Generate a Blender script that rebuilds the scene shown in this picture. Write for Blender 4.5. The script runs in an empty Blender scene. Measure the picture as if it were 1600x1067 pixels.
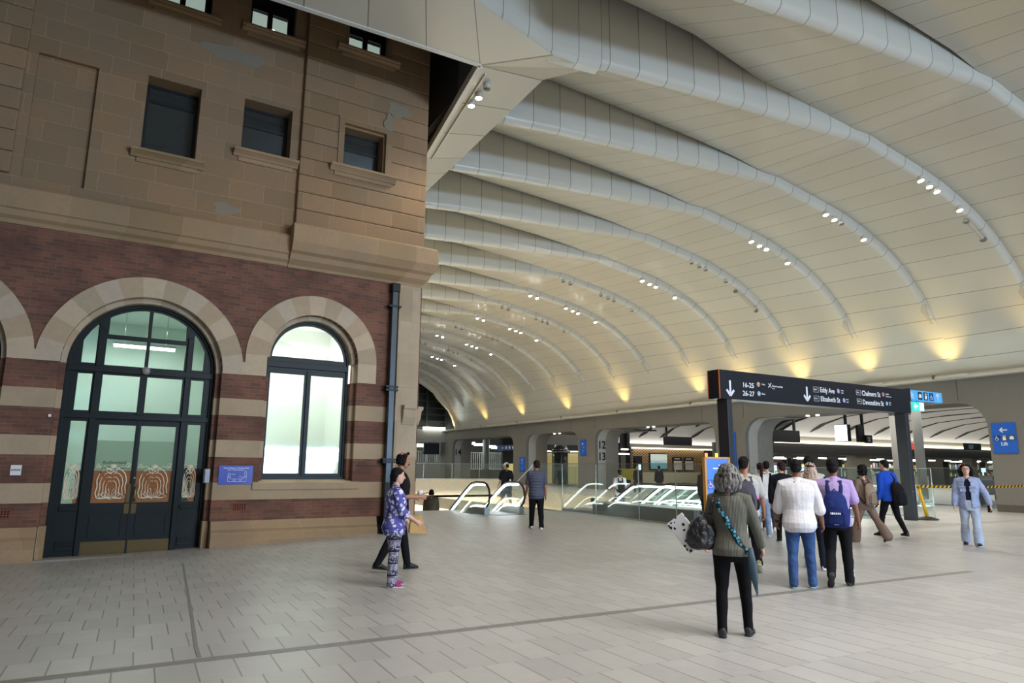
import bpy, bmesh, math, random
from mathutils import Vector, Matrix
from mathutils.geometry import tessellate_polygon
from math import pi, sin, cos, tan, radians, sqrt, floor, atan2
random.seed(7)
S = bpy.context.scene
COL = bpy.data.collections.new('concourse')     # filled first, linked to the scene at the very end

# ------------------------------------------------------------------ camera
EYE = Vector((0, 0, 1.6))
PITCH, ROLL, YAW = radians(10.45), radians(0.5), radians(28.5)
_h = Vector((sin(YAW), cos(YAW), 0)); _r = Vector((cos(YAW), -sin(YAW), 0)); _u = Vector((0, 0, 1))
_F = _h*cos(PITCH) + _u*sin(PITCH); _U = -_h*sin(PITCH) + _u*cos(PITCH)
_R = _r*cos(ROLL) + _U*sin(ROLL); _U2 = _U*cos(ROLL) - _r*sin(ROLL)
cd = bpy.data.cameras.new('camera'); cam = bpy.data.objects.new('camera', cd); COL.objects.link(cam)
cd.sensor_width = 36; cd.lens = 1060/1600*36; cd.clip_end = 400
m = Matrix((_R, _U2, -_F)).transposed().to_4x4(); m.translation = EYE
cam.matrix_world = m
S.camera = cam

# ------------------------------------------------------------------ world, exposure
S.view_settings.view_transform = 'Standard'
S.view_settings.look = 'None'
S.view_settings.gamma = 1
S.view_settings.use_curve_mapping = False
S.view_settings.exposure = 0.16
w = bpy.data.worlds.new('world'); S.world = w; w.use_nodes = True
w.node_tree.nodes['Background'].inputs[0].default_value = (0.80, 0.88, 1.0, 1)
w.node_tree.nodes['Background'].inputs[1].default_value = 0.15

def lamp(name, kind, loc, energy, color=(1, 1, 1), target=None, size=1, size_y=None, angle=90, blend=.5, radius=.05):
    d = bpy.data.lights.new(name, kind); d.energy = energy; d.color = color
    if kind == 'AREA':
        d.size = size
        if size_y: d.shape = 'RECTANGLE'; d.size_y = size_y
    elif kind == 'SPOT':
        d.spot_size = radians(angle); d.spot_blend = blend; d.shadow_soft_size = radius
    else: d.shadow_soft_size = radius
    o = bpy.data.objects.new(name, d); COL.objects.link(o); o.location = loc
    if target is not None:
        o.rotation_euler = (Vector(target)-Vector(loc)).to_track_quat('-Z', 'Y').to_euler()
    return o

# daylight coming in low through the open end of the hall behind the camera
lamp('entrance_daylight', 'AREA', (25, -34, 2.0), 11500, (0.50, 0.70, 1.0), (14, 20, 12), 18, 2.6)
# area lights in place of ceiling lighting; near one behind and above the camera
lamp('hall_lighting_near', 'AREA', (10, -3, 9.5), 2350, (1.0, 0.96, 0.90), (12, -1, 0), 16, 6)
lamp('hall_fill_mid', 'AREA', (19, 20, 10.8), 230, (1.0, 0.95, 0.86), (19, 22, 0), 8, 26)  # added fill over the middle of the hall, stands in for the rib spotlights
lamp('hall_fill_far', 'AREA', (20, 52, 10.8), 520, (1.0, 0.93, 0.80), (20, 52, 0), 8, 24)  # added fill over the far ribs, again in place of their spotlights
lamp('concourse_lighting', 'AREA', (55, 30, 5.2), 1500, (1.0, 0.97, 0.92), (55, 30, 0), 36, 16)
lamp('concourse_lighting_far', 'AREA', (44, 53, 5.0), 500, (1.0, 0.97, 0.92), (44, 53, 0), 14, 14)
lamp('platform_lighting', 'AREA', (30, 82, 5.2), 3000, (0.95, 1.0, 0.95), (30, 82, 0), 30, 14)
lamp('concourse_cove', 'AREA', (70, 39.2, 4.0), 260, (1.0, .97, .9), (70, 33, 6.2), 52, .5)
lamp('kiosk_cove', 'AREA', (50, 55.0, 3.8), 110, (1.0, .97, .9), (50, 50, 6.4), 14, .5)
lamp('lower_level_wall_fill', 'AREA', (14, 42.3, -.5), 900, (1.0, .93, .78), (14, 43.4, -4), 18, 1)  # added area light that brightens the lower end wall, no fixture there
lamp('lower_level_lighting', 'AREA', (17, 33, -1.3), 2600, (1.0, 0.97, 0.90), (17, 33, -6), 10, 12)
# ------------------------------------------------------------------ node helpers and materials
def lin(c):
    if isinstance(c, str):
        c = c.lstrip('#'); c = tuple(int(c[i:i+2], 16)/255 for i in (0, 2, 4))
    return tuple((x/12.92 if x <= .04045 else ((x+.055)/1.055)**2.4) for x in c[:3]) + (1,)

class N:
    def __init__(s, name):
        s.m = bpy.data.materials.new(name); s.m.use_nodes = True; s.t = s.m.node_tree
        s.b = s.t.nodes['Principled BSDF']; s.out = s.t.nodes['Material Output']
        s._co = None
    def n(s, typ, **kw):
        x = s.t.nodes.new(typ)
        for k, v in kw.items(): setattr(x, k, v)
        return x
    def put(s, sock, v):
        if isinstance(v, bpy.types.NodeSocket): s.t.links.new(v, sock)
        elif v is not None:
            if isinstance(v, str): v = lin(v)
            sock.default_value = v
    def math(s, op, a, b=None, c=None):
        x = s.n('ShaderNodeMath', operation=op); s.put(x.inputs[0], a)
        if b is not None: s.put(x.inputs[1], b)
        if c is not None: s.put(x.inputs[2], c)
        return x.outputs[0]
    def co(s):
        if not s._co: s._co = s.n('ShaderNodeTexCoord').outputs['Object']
        return s._co
    def xyz(s, v=None):
        x = s.n('ShaderNodeSeparateXYZ'); s.put(x.inputs[0], v or s.co()); return x.outputs
    def vec(s, x, y, z=0.0):
        c = s.n('ShaderNodeCombineXYZ')
        for i, q in enumerate((x, y, z)): s.put(c.inputs[i], q)
        return c.outputs[0]
    def noise(s, scale, detail=3, v=None, rough=.5):
        x = s.n('ShaderNodeTexNoise'); s.put(x.inputs['Vector'], v or s.co())
        x.inputs['Scale'].default_value = scale; x.inputs['Detail'].default_value = detail; x.inputs['Roughness'].default_value = rough
        return x.outputs['Fac']
    def wnoise(s, v):
        x = s.n('ShaderNodeTexWhiteNoise', noise_dimensions='3D'); s.put(x.inputs['Vector'], v); return x.outputs['Value']
    def mix(s, f, a, b, mode='MIX'):
        x = s.n('ShaderNodeMix', data_type='RGBA', blend_type=mode); s.put(x.inputs[0], f); s.put(x.inputs[6], a); s.put(x.inputs[7], b)
        return x.outputs[2]
    def ramp(s, f, a, b, ca='#000000', cb='#ffffff'):
        x = s.n('ShaderNodeValToRGB'); s.put(x.inputs[0], f); e = x.color_ramp.elements
        e[0].position = a; e[1].position = b; e[0].color = lin(ca); e[1].color = lin(cb)
        return x.outputs[0]
    def bump(s, h, strength=.3, dist=.01):
        x = s.n('ShaderNodeBump'); x.inputs['Strength'].default_value = strength; x.inputs['Distance'].default_value = dist
        s.put(x.inputs['Height'], h); s.put(s.b.inputs['Normal'], x.outputs[0])
    def base(s, c, rough=.5, metal=0, spec=None):
        s.put(s.b.inputs['Base Color'], c); s.put(s.b.inputs['Roughness'], rough); s.b.inputs['Metallic'].default_value = metal
        if spec is not None: s.b.inputs['Specular IOR Level'].default_value = spec
        return s

MATS = {}
def mat(name, col, rough=.5, metal=0, var=.12, vs=6., bump=0, bs=40., spec=None):
    """plain material with a slight noise variation of its own colour"""
    if name in MATS: return MATS[name]
    k = N(name); c = lin(col)
    lo = tuple(max(0, x*(1-var)) for x in c[:3])+(1,); hi = tuple(min(1, x*(1+var)) for x in c[:3])+(1,)
    k.base(k.mix(k.noise(vs), lo, hi), rough, metal, spec)
    if bump: k.bump(k.noise(bs, 4), bump, .01)
    MATS[name] = k.m
    return k.m
def glow(name, col, strength, col2=None):
    if name in MATS: return MATS[name]
    k = N(name); k.base(col, .4); k.put(k.b.inputs['Emission Color'], col); k.b.inputs['Emission Strength'].default_value = strength
    MATS[name] = k.m
    return k.m
def glass(name, tint='#e8f4f0', refl=1.0, rough=0.02, haze=0.0, trans=False):
    if name in MATS: return MATS[name]
    k = N(name); t = k.t
    tr = k.n('ShaderNodeBsdfTransparent'); tr.inputs[0].default_value = lin(tint)
    gl = k.n('ShaderNodeBsdfGlossy'); gl.inputs['Roughness'].default_value = rough; gl.inputs[0].default_value = (1, 1, 1, 1)
    fr = k.n('ShaderNodeLayerWeight'); fr.inputs['Blend'].default_value = .5
    mx = k.n('ShaderNodeMixShader')
    f = k.math('MULTIPLY', k.math('ADD', .035, k.math('MULTIPLY', k.math('POWER', fr.outputs['Facing'], 4.), .75)), refl)
    t.links.new(f, mx.inputs[0]); t.links.new(tr.outputs[0], mx.inputs[1]); t.links.new(gl.outputs[0], mx.inputs[2])
    res = mx.outputs[0]
    if haze:
        df = k.n('ShaderNodeBsdfTranslucent' if trans else 'ShaderNodeBsdfDiffuse'); df.inputs[0].default_value = lin('#cfd6cf')
        m2 = k.n('ShaderNodeMixShader'); m2.inputs[0].default_value = haze
        t.links.new(res, m2.inputs[1]); t.links.new(df.outputs[0], m2.inputs[2]); res = m2.outputs[0]
    t.links.new(res, k.out.inputs[0])
    MATS[name] = k.m
    return k.m

# --- big surfaces
def m_floor():
    k = N('floor_granite_pavers'); x, y, z = k.xyz()
    x = k.math('ADD', x, 300.04); y = k.math('ADD', y, 300.02)
    ry = k.math('DIVIDE', y, .575); row = k.math('FLOOR', ry); fy = k.math('FRACT', ry)
    rx = k.math('ADD', k.math('DIVIDE', x, .295), k.math('MULTIPLY', k.math('MODULO', row, 2), .5)); fx = k.math('FRACT', rx); cx = k.math('FLOOR', rx)
    ly = k.math('LESS_THAN', fx, .045); lx = k.math('LESS_THAN', fy, .012)
    var = k.wnoise(k.vec(cx, row, 0.))
    c = k.mix(var, '#a6a5a5', '#b5b4b3')
    c = k.mix(k.math('MULTIPLY', k.noise(9., 8), .35), c, '#94918e')
    c = k.mix(k.math('MULTIPLY', k.ramp(k.noise(.35, 3), .42, .62), .35), c, '#b9b8b6')
    c = k.mix(k.math('MULTIPLY', ly, .75), c, '#6b625b')
    c = k.mix(k.math('MULTIPLY', lx, .35), c, '#77716b')
    r = k.math('ADD', .30, k.math('MULTIPLY', k.noise(3., 4), .16))
    k.base(c, r, 0, .5)
    k.bump(k.math('SUBTRACT', k.noise(140., 3), k.math('MULTIPLY', ly, 2.)), .10, .004)
    return k.m
def m_brick():
    k = N('red_brick'); x, y, z = k.xyz()
    b = k.n('ShaderNodeTexBrick'); k.put(b.inputs['Vector'], k.vec(k.math('ADD', x, y), k.math('ADD', z, .002), 0.))
    b.inputs['Scale'].default_value = 1; b.inputs['Brick Width'].default_value = .235; b.inputs['Row Height'].default_value = .0775
    b.inputs['Mortar Size'].default_value = .0045; b.inputs['Mortar Smooth'].default_value = .3; b.inputs['Bias'].default_value = -.2
    b.inputs['Color1'].default_value = lin('#7c5442'); b.inputs['Color2'].default_value = lin('#5a4238'); b.inputs['Mortar'].default_value = lin('#7d685a')
    c = k.mix(k.math('MULTIPLY', k.ramp(k.noise(1.3, 4), .40, .66), .6), b.outputs['Color'], '#4c352d')
    c = k.mix(k.math('MULTIPLY', k.ramp(k.noise(5.0, 3), .55, .70), .45), c, '#7d4c3a')
    k.base(c, .8, 0, .3); k.bump(k.math('SUBTRACT', k.math('MULTIPLY', k.noise(60., 4), .4), b.outputs['Fac']), .5, .008)
    return k.m
def m_stone(name='sandstone', bw=.95, rh=.445, off=0.0, mortar=.004, light='#a58e6c', dark='#8a7454', line='#b29a77', lines=True, flip=False):
    k = N(name); x, y, z = k.xyz()
    b = k.n('ShaderNodeTexBrick'); k.put(b.inputs['Vector'], k.vec(k.math('ADD', x, y) if not flip else y, k.math('SUBTRACT', z, off), 0.))
    b.inputs['Scale'].default_value = 1; b.inputs['Brick Width'].default_value = bw; b.inputs['Row Height'].default_value = rh
    b.inputs['Mortar Size'].default_value = mortar; b.inputs['Mortar Smooth'].default_value = .4
    b.inputs['Color1'].default_value = lin(light); b.inputs['Color2'].default_value = lin(dark); b.inputs['Mortar'].default_value = lin(line)
    b.squash = .8; b.squash_frequency = 3
    c = b.outputs['Color'] if lines else k.mix(k.noise(1.1, 3), dark, light)
    c = k.mix(k.math('MULTIPLY', k.ramp(k.noise(.9, 6, rough=.6), .42, .68), .4), c, '#7c7160')
    c = k.mix(k.math('MULTIPLY', k.ramp(k.noise(14., 5), .45, .75), .35), c, dark)
    k.base(c, .82, 0, .25)
    k.bump(k.noise(38., 6), .35, .008)
    return k.m
def m_concrete(name='concrete', a='#75716a', b='#827e76'):
    k = N(name)
    c = k.mix(k.noise(.55, 5), a, b)
    c = k.mix(k.math('MULTIPLY', k.ramp(k.noise(12., 6), .4, .8), .3), c, '#6c6860')
    k.base(c, .62, 0, .35); k.bump(k.noise(30., 5), .12, .01)
    return k.m
def m_panel():
    k = N('cream_metal_panels')
    a = k.n('ShaderNodeAttribute', attribute_name='panel').outputs['Fac']
    f = k.math('FRACT', a); l = k.math('LESS_THAN', f, .026)
    tone = k.wnoise(k.vec(k.math('FLOOR', a), 3., 0.))
    c = k.mix(tone, '#c0bcae', '#c6c2b4')
    c = k.mix(k.math('MULTIPLY', l, .85), c, '#6a665c')
    k.base(c, .30, 0, .5)
    k.bump(k.noise(.8, 2), .05, .1)
    return k.m
FLOOR = m_floor(); BRICK = m_brick()
ASHLAR = m_stone('sandstone_ashlar', .95, .445, 7.2-.445*20, .0055, light='#98795a', dark='#866d4f', line='#aa9270')
BAND = m_stone('sandstone_band', 1.1, 2., 0, light='#b6a288', dark='#a08a6c', lines=False)
BLOCK = m_stone('sandstone_block', 1.3, 9., 0, mortar=.003, light='#a88c6c', dark='#8d7453', line='#b09a78')
CONC = m_concrete(); CONC2 = m_concrete('concrete_smooth', '#8f8c84', '#9d9a92'); PANEL = m_panel()
GREEN = mat('dark_green_paint', '#0b1613', .42, var=.2, spec=.25)
BLACKM = mat('black_metal', '#15161a', .4); DARKM = mat('charcoal_metal', '#33343a', .45, .2); WHITE = mat('white_paint', '#dcdad4', .5, var=.04)
STEEL = mat('brushed_steel', '#b4b4b0', .28, .9, var=.08, vs=30.); BRASS = mat('aged_brass', '#5a4a2c', .45, .7, var=.35, vs=30.)
RUBBER = mat('black_rubber', '#101012', .5)
CLEAR = glass('clear_glass', '#f6faf8', 1.0, .02, .03); WINGLASS = glass('window_glass', '#eef7f3', .8, .03, .02); DARKGLASS = glass('dark_window_glass', '#8a9488', 1.2, .03, .05)

# ------------------------------------------------------------------ mesh builder
class MB:
    def __init__(s): s.v = []; s.f = []; s.mi = []; s.k = 0; s.smooth = []; s.attr = {}
    def add(s, vs, fs, sm=False):
        o = len(s.v); s.v += [Vector(v) for v in vs]
        for f in fs: s.f.append([i+o for i in f]); s.mi.append(s.k); s.smooth.append(sm)
        return s
    def box(s, a, b, R=None, c=None):
        x0, y0, z0 = a; x1, y1, z1 = b
        vs = [Vector(p) for p in ((x0, y0, z0), (x1, y0, z0), (x1, y1, z0), (x0, y1, z0), (x0, y0, z1), (x1, y0, z1), (x1, y1, z1), (x0, y1, z1))]
        if R is not None:
            c = Vector(c) if c is not None else (Vector(a)+Vector(b))/2
            vs = [c + R @ (v-c) for v in vs]
        return s.add(vs, [(0, 3, 2, 1), (4, 5, 6, 7), (0, 1, 5, 4), (1, 2, 6, 5), (2, 3, 7, 6), (3, 0, 4, 7)])
    def cbox(s, c, d, R=None):
        c = Vector(c); d = Vector(d)/2
        return s.box(c-d, c+d, R, c)
    def bar(s, p0, p1, w, h, up=(0, 0, 1)):
        """rectangular bar from p0 to p1, w sideways, h along up"""
        p0 = Vector(p0); p1 = Vector(p1); t = (p1-p0).normalized(); up = Vector(up)
        sd = t.cross(up).normalized()*w/2; u = sd.cross(t).normalized()*h/2
        vs = [p0-sd-u, p0+sd-u, p0+sd+u, p0-sd+u, p1-sd-u, p1+sd-u, p1+sd+u, p1-sd+u]
        return s.add(vs, [(0, 1, 2, 3), (7, 6, 5, 4), (0, 4, 5, 1), (1, 5, 6, 2), (2, 6, 7, 3), (3, 7, 4, 0)])
    def loft(s, rings, n=14, cap=True, sm=True):
        """rings: (centre, radius vector u, radius vector v)"""
        vs = []; fs = []
        for c, u, v in rings:
            for i in range(n):
                a = 2*pi*i/n; vs.append(Vector(c)+Vector(u)*cos(a)+Vector(v)*sin(a))
        m = len(rings)
        for j in range(m-1):
            for i in range(n):
                i2 = (i+1) % n; fs.append((j*n+i, j*n+i2, (j+1)*n+i2, (j+1)*n+i))
        if cap: fs.append(tuple(range(n-1, -1, -1))); fs.append(tuple((m-1)*n+i for i in range(n)))
        return s.add(vs, fs, sm)
    def tube(s, pts, r, n=10, flat=1.0, side=None, rounded=False):
        """tube along points; r number or list; flat scales the second axis"""
        P = [Vector(p) for p in pts]; m = len(P); rr = r if isinstance(r, (list, tuple)) else [r]*m
        ref = Vector(side) if side is not None else None
        rings = []
        for i in range(m):
            t = (P[min(i+1, m-1)]-P[max(i-1, 0)]).normalized()
            q = ref if ref is not None else (Vector((0, 0, 1)) if abs(t.z) < .9 else Vector((1, 0, 0)))
            u = (q - t*q.dot(t))
            if u.length < 1e-4: u = Vector((0, 1, 0)) - t*t.y
            u.normalize(); v = t.cross(u).normalized()
            rings.append((P[i], u*rr[i], v*rr[i]*flat))
            if not rounded: continue
        if rounded:
            for end in (0, -1):
                c, u, v = rings[end]; t = (P[1]-P[0]).normalized()*-1 if end == 0 else (P[-1]-P[-2]).normalized()
                ex = [(c+t*u.length*a, u*b, v*b) for a, b in ((.5, .85), (.85, .5))]
                if end == 0: rings = ex[::-1]+rings
                else: rings = rings+ex
        return s.loft(rings, n)
    def cyl(s, c, r, z0, z1, n=20, r2=None):
        c = Vector((c[0], c[1], 0)); r2 = r if r2 is None else r2
        return s.loft([(c+Vector((0, 0, z0)), (r, 0, 0), (0, r, 0)), (c+Vector((0, 0, z1)), (r2, 0, 0), (0, r2, 0))], n)
    def ell(s, c, r, n=14, m=9, R=None):
        c = Vector(c); R = R or Matrix.Identity(3); rings = []
        for j in range(m):
            a = -pi/2 + pi*(j+.35)/(m-.3) if False else -pi/2+pi*(j+.5)/m
            q = cos(a)
            rings.append((c+R @ Vector((0, 0, r[2]*sin(a)*1.02)), R @ Vector((r[0]*q, 0, 0)), R @ Vector((0, r[1]*q, 0))))
        return s.loft(rings, n)
    def prism(s, outer, d0, d1, holes=(), plane='XZ', back=True):
        """extrude a 2D polygon (with holes). XZ: depth along y; XY: along z; YZ: along x"""
        def P(p, d):
            if plane == 'XZ': return Vector((p[0], d, p[1]))
            if plane == 'XY': return Vector((p[0], p[1], d))
            return Vector((d, p[0], p[1]))
        loops = [list(outer)]+[list(h) for h in holes]
        tris = tessellate_polygon([[Vector((p[0], p[1], 0)) for p in l] for l in loops])
        flat = [p for l in loops for p in l]; n = len(flat)
        vs = [P(p, d0) for p in flat]+[P(p, d1) for p in flat]
        fs = [tuple(t) for t in tris]
        if back: fs += [tuple(i+n for i in reversed(t)) for t in tris]
        o = 0
        for l in loops:
            m = len(l)
            for i in range(m): j = (i+1) % m; fs.append((o+i, o+j, o+j+n, o+i+n))
            o += m
        return s.add(vs, fs)
    def sweep(s, prof, path, closed=False):
        """prof: list of (a,b) offsets mapped by path frames (origin, A, B)"""
        n = len(prof); vs = []; fs = []
        for o, A, B in path:
            for a, b in prof: vs.append(Vector(o)+Vector(A)*a+Vector(B)*b)
        for j in range(len(path)-1):
            for i in range(n-1 if not closed else n):
                i2 = (i+1) % n; fs.append((j*n+i, j*n+i2, (j+1)*n+i2, (j+1)*n+i))
        if closed: fs.append(tuple(range(n))); fs.append(tuple((len(path)-1)*n+i for i in reversed(range(n))))
        return s.add(vs, fs)

FRAME = Matrix.Identity(4)                      # the hall
FAC = Matrix.Rotation(radians(3.4), 4, 'Z')     # the old station building stands a few degrees off the hall

def build(name, mb, mats, parent=None, bevel=0, label=None, cat=None, group=None, kind=None, frame=None, at=None, smooth=None, recalc=True, attr=None):
    me = bpy.data.meshes.new(name)
    org = Vector((0, 0, 0))
    if parent is not None: org = Vector(parent.get('_o', (0, 0, 0)))
    if at is not None: org = Vector(at)
    me.from_pydata([tuple(v-org) for v in mb.v], [], mb.f)
    mats = mats if isinstance(mats, (list, tuple)) else [mats]
    for x in mats: me.materials.append(x)
    me.polygons.foreach_set('material_index', mb.mi)
    sm = mb.smooth if smooth is None else [smooth]*len(mb.f)
    me.polygons.foreach_set('use_smooth', sm)
    if attr:
        at_ = me.attributes.new(attr[0], 'FLOAT', 'POINT'); at_.data.foreach_set('value', attr[1])
    if recalc:
        bm = bmesh.new(); bm.from_mesh(me); bmesh.ops.recalc_face_normals(bm, faces=bm.faces); bm.to_mesh(me); bm.free()
    me.update()
    o = bpy.data.objects.new(name, me); COL.objects.link(o)
    if bevel:
        b = o.modifiers.new('bevel', 'BEVEL'); b.width = bevel; b.segments = 2; b.limit_method = 'ANGLE'; b.angle_limit = radians(40)
    if parent is not None:
        o.parent = parent
        if at is not None: o.location = org-Vector(parent.get('_o', (0, 0, 0)))
    else:
        o.matrix_world = (frame or FRAME) @ Matrix.Translation(org)
    tag(o, label, cat, group, kind)
    return o
def tag(o, label=None, cat=None, group=None, kind=None):
    if label: o['label'] = label
    if cat: o['category'] = cat
    if group: o['group'] = group
    if kind: o['kind'] = kind
    return o
def thing(name, loc, label, cat, group=None, frame=None, kind=None):
    o = bpy.data.objects.new(name, None); COL.objects.link(o); o.empty_display_size = .1
    o.matrix_world = (frame or FRAME) @ Matrix.Translation(Vector(loc)); o['_o'] = tuple(loc)
    return tag(o, label, cat, group, kind)
def sub(parent): parent['_o'] = tuple(parent.parent['_o']) if parent.parent and '_o' in parent.parent else (0, 0, 0); return parent
def copy_tree(o, M=None, parent=None):
    c = o.copy(); COL.objects.link(c)
    if parent: c.parent = parent
    for ch in list(o.children): copy_tree(ch, None, c)
    if M is not None: c.matrix_world = M @ o.matrix_world
    return c
def evaluated(o):
    S.collection.objects.link(o); dg = bpy.context.evaluated_depsgraph_get()
    me = bpy.data.meshes.new_from_object(o.evaluated_get(dg)); S.collection.objects.unlink(o)
    return me
def text_mesh(body, size, thick=.004, align='LEFT', bold=0.0, squeeze=1.0):
    cu = bpy.data.curves.new('lettering', 'FONT'); cu.body = body; cu.size = size; cu.align_x = align; cu.extrude = thick; cu.offset = bold*size; cu.resolution_u = 3
    cu.space_line = .85
    o = bpy.data.objects.new('t', cu)
    me = evaluated(o); bpy.data.objects.remove(o); bpy.data.curves.remove(cu)
    for v in me.vertices: v.co.x *= squeeze
    return me
def text(name, body, size, material, parent, loc, xdir=(1, 0, 0), up=(0, 0, 1), align='LEFT', bold=.012, squeeze=.85, frame=None, thick=.003):
    me = text_mesh(body, size, thick, align, bold, squeeze); me.materials.clear(); me.materials.append(material)
    o = bpy.data.objects.new(name, me); COL.objects.link(o)
    X = Vector(xdir).normalized(); Y = Vector(up).normalized(); Z = X.cross(Y)
    R = Matrix((X, Y, Z)).transposed().to_4x4()
    if parent is not None:
        o.parent = parent; R.translation = Vector(loc)-Vector(parent.get('_o', (0, 0, 0))); o.matrix_local = R
    else: R.translation = Vector(loc); o.matrix_world = (frame or FRAME) @ R
    return o
def arc(cx, cz, r, a0, a1, n=24): return [(cx+r*cos(a0+(a1-a0)*i/n), cz+r*sin(a0+(a1-a0)*i/n)) for i in range(n+1)]
def lerp(a, b, t): return a+(b-a)*t
def interp(T, x):
    if x <= T[0][0]: return T[0][1]
    for (a, b), (c, d) in zip(T, T[1:]):
        if x <= c: return lerp(b, d, (x-a)/(c-a))
    return T[-1][1]
# ================================================================== SETTING: floor
def sstep(t): t = max(0, min(1, t)); return t*t*(3-2*t)
def floor_z(x, y): return -.24*sstep((6.2-x)/8)*sstep((y-7)/9)
fl = MB()
fl.prism([(-16, -25), (33.5, -25), (33.5, 72), (6.2, 72), (6.2, 7), (-16, 7)][:0] or
         [(-16, -25), (110, -25), (110, 110), (6.2, 110), (6.2, 7), (-16, 7)], 0, -.5,
         holes=[[(8.6, 23.7), (10.2, 23.7), (10.2, 21.6), (12.4, 21.6), (12.4, 23.7), (13.9, 23.7), (13.9, 19.2), (23.3, 19.2), (23.3, 44), (8.6, 44)]], plane='XY')
nx, ny = 30, 30; vs = []; fs = []
for j in range(ny+1):
    for i in range(nx+1):
        x = -16+(22.2)*i/nx; y = 7+(35)*j/ny; vs.append((x, y, floor_z(x, y)))
for j in range(ny):
    for i in range(nx): a = j*(nx+1)+i; fs.append((a, a+1, a+nx+2, a+nx+1))
fl.add(vs, fs)
build('floor', fl, FLOOR, kind='structure')
dr = MB(); dr.box((-3, 6.44, .0005), (12, 6.56, .004)); dr.box((.60, 6.6, .0005), (.635, 6.99, .003))
n = 14
for i in range(n):
    y0 = 7+7.0*i/n; y1 = 7+7.0*(i+1)/n; x0 = .62+.02*i; x1 = .62+.02*(i+1)
    dr.add([(x0-.017, y0, floor_z(x0, y0)+.003), (x0+.017, y0, floor_z(x0, y0)+.003), (x1+.017, y1, floor_z(x1, y1)+.003), (x1-.017, y1, floor_z(x1, y1)+.003)], [(0, 1, 2, 3)])
drain = build('floor_drain', dr, mat('drain_steel', '#85827d', .5, .2, var=.3, vs=20.), label='narrow grey steel drain strip let into the paving across the foreground', cat='drain')

# ================================================================== SETTING: vaulted ceiling (ribs every 3.72 m)
Y0, DY = 8.81, 3.72
NP = [(6.9, 12.3), (8.0, 12.0), (8.25, 11.6), (8.6, 11.55), (9, 11.58), (10, 11.66), (12, 11.76), (14, 11.85), (16, 11.92), (18, 12.0), (19.7, 12.08), (20.5, 11.92), (21.4, 11.76), (22.8, 11.5), (23.9, 11.25), (25.1, 10.85), (26, 10.48), (26.75, 10.05), (27.5, 9.55), (28.2, 8.93), (28.9, 8.3), (29.5, 7.75), (29.95, 7.0), (30.25, 6.2), (30.4, 5.75), (30.42, 5.55)]
FZ = [(6.9, 13.3), (10, 13.25), (12, 13.1), (14, 12.95), (16, 12.78), (18, 12.55), (19.5, 12.35)]
# resample: panels of ~0.95 m
def arcpts(P, step):
    out = []; L = [0]
    for a, b in zip(P, P[1:]): L.append(L[-1]+sqrt((a[0]-b[0])**2+(a[1]-b[1])**2))
    n = int(L[-1]/step*4)+1
    for i in range(n+1):
        s = L[-1]*i/n
        for j in range(len(P)-1):
            if s <= L[j+1]+1e-9:
                t = (s-L[j])/(L[j+1]-L[j]); out.append((lerp(P[j][0], P[j+1][0], t), lerp(P[j][1], P[j+1][1], t), s)); break
    return out
def bay(k, P, x_from=8.3, first=False):
    """one bay of the vault: upright rounded face at y_k, underside rising to the next rib"""
    yk = Y0+DY*k; mb = MB(); att = []
    drop = {-2: -.7, -1: -.7, 0: -.42, 1: -.12}.get(k, 0)
    A = arcpts([p for p in P if p[0] >= x_from-.01] if x_from > 7 else P, .95)
    rows = []
    for i, (x, z, s) in enumerate(A):
        a = A[max(i-1, 0)]; b = A[min(i+1, len(A)-1)]
        t = Vector((b[0]-a[0], 0, b[1]-a[1])).normalized(); nrm = Vector((-t.z, 0, t.x))   # outward
        z2 = z+drop*max(0, (20-x)/12)
        base = Vector((x, 0, z2))
        if x < 19.3: H = Vector((0, 0, 1))*(interp(FZ, x)-z); gap = (.45*max(0, min(1, (15-x)/3)) if k == 0 else .10)*min(1, (19.3-x)/1.5); face = H.length+drop*0+.9
        elif x < 20.6:
            q = (x-19.3)/1.3; H = (Vector((0, 0, 1))*(interp(FZ, x)-z)).lerp(nrm*.36, q); gap = 0; face = H.length
        else:
            h = .36 if z > 8.7 else .36*max(0, (z-7.75)/.95); H = nrm*h; gap = 0; face = h
        hd = H.normalized() if H.length > 1e-4 else nrm
        r = min(.17, max(.0, H.length*.9)) if x > 19.3 else .22
        row = []
        if x < 19.3: row.append(base+hd*face+Vector((0, yk+.02, 0)))
        else: row.append(base+hd*face+Vector((0, yk+.0, 0)))
        for q in range(7):
            an = pi/2*q/6; row.append(base+hd*(r*(1-sin(an)))+Vector((0, yk+r*(1-cos(an)), 0)))
        far_drop = {-2: -.7, -1: -.42, 0: -.12}.get(k, 0)*max(0, (20-x)/12)
        zf = Vector((x, 0, z+far_drop))
        for q in (.25, .5, .75, 1.0):
            e = Vector((0, yk+r+(DY-gap-r)*q, 0)); row.append(base.lerp(zf, q)+H*q+e)
        rows.append(row); att += [s/.95]*len(row)
    m_ = len(rows[0]); vs = [v for r_ in rows for v in r_]
    fs = [(j*m_+i, j*m_+i+1, (j+1)*m_+i+1, (j+1)*m_+i) for j in range(len(rows)-1) for i in range(m_-1)]
    mb.add(vs, fs, True)
    return mb, att
parts = MB(); ATT = []
K0, K1 = -3, 16
for k in range(K0, K1):
    b, a = bay(k, NP, 8.6 if k == 1 else 6.9)
    o = len(parts.v); parts.v += b.v
    for f in b.f: parts.f.append([i+o for i in f]); parts.mi.append(0); parts.smooth.append(True)
    ATT += a
ceil_ = build('ceiling', parts, PANEL, kind='structure', recalc=False, attr=('panel', ATT))
es = ceil_.modifiers.new('edge', 'EDGE_SPLIT'); es.split_angle = radians(35)
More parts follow.
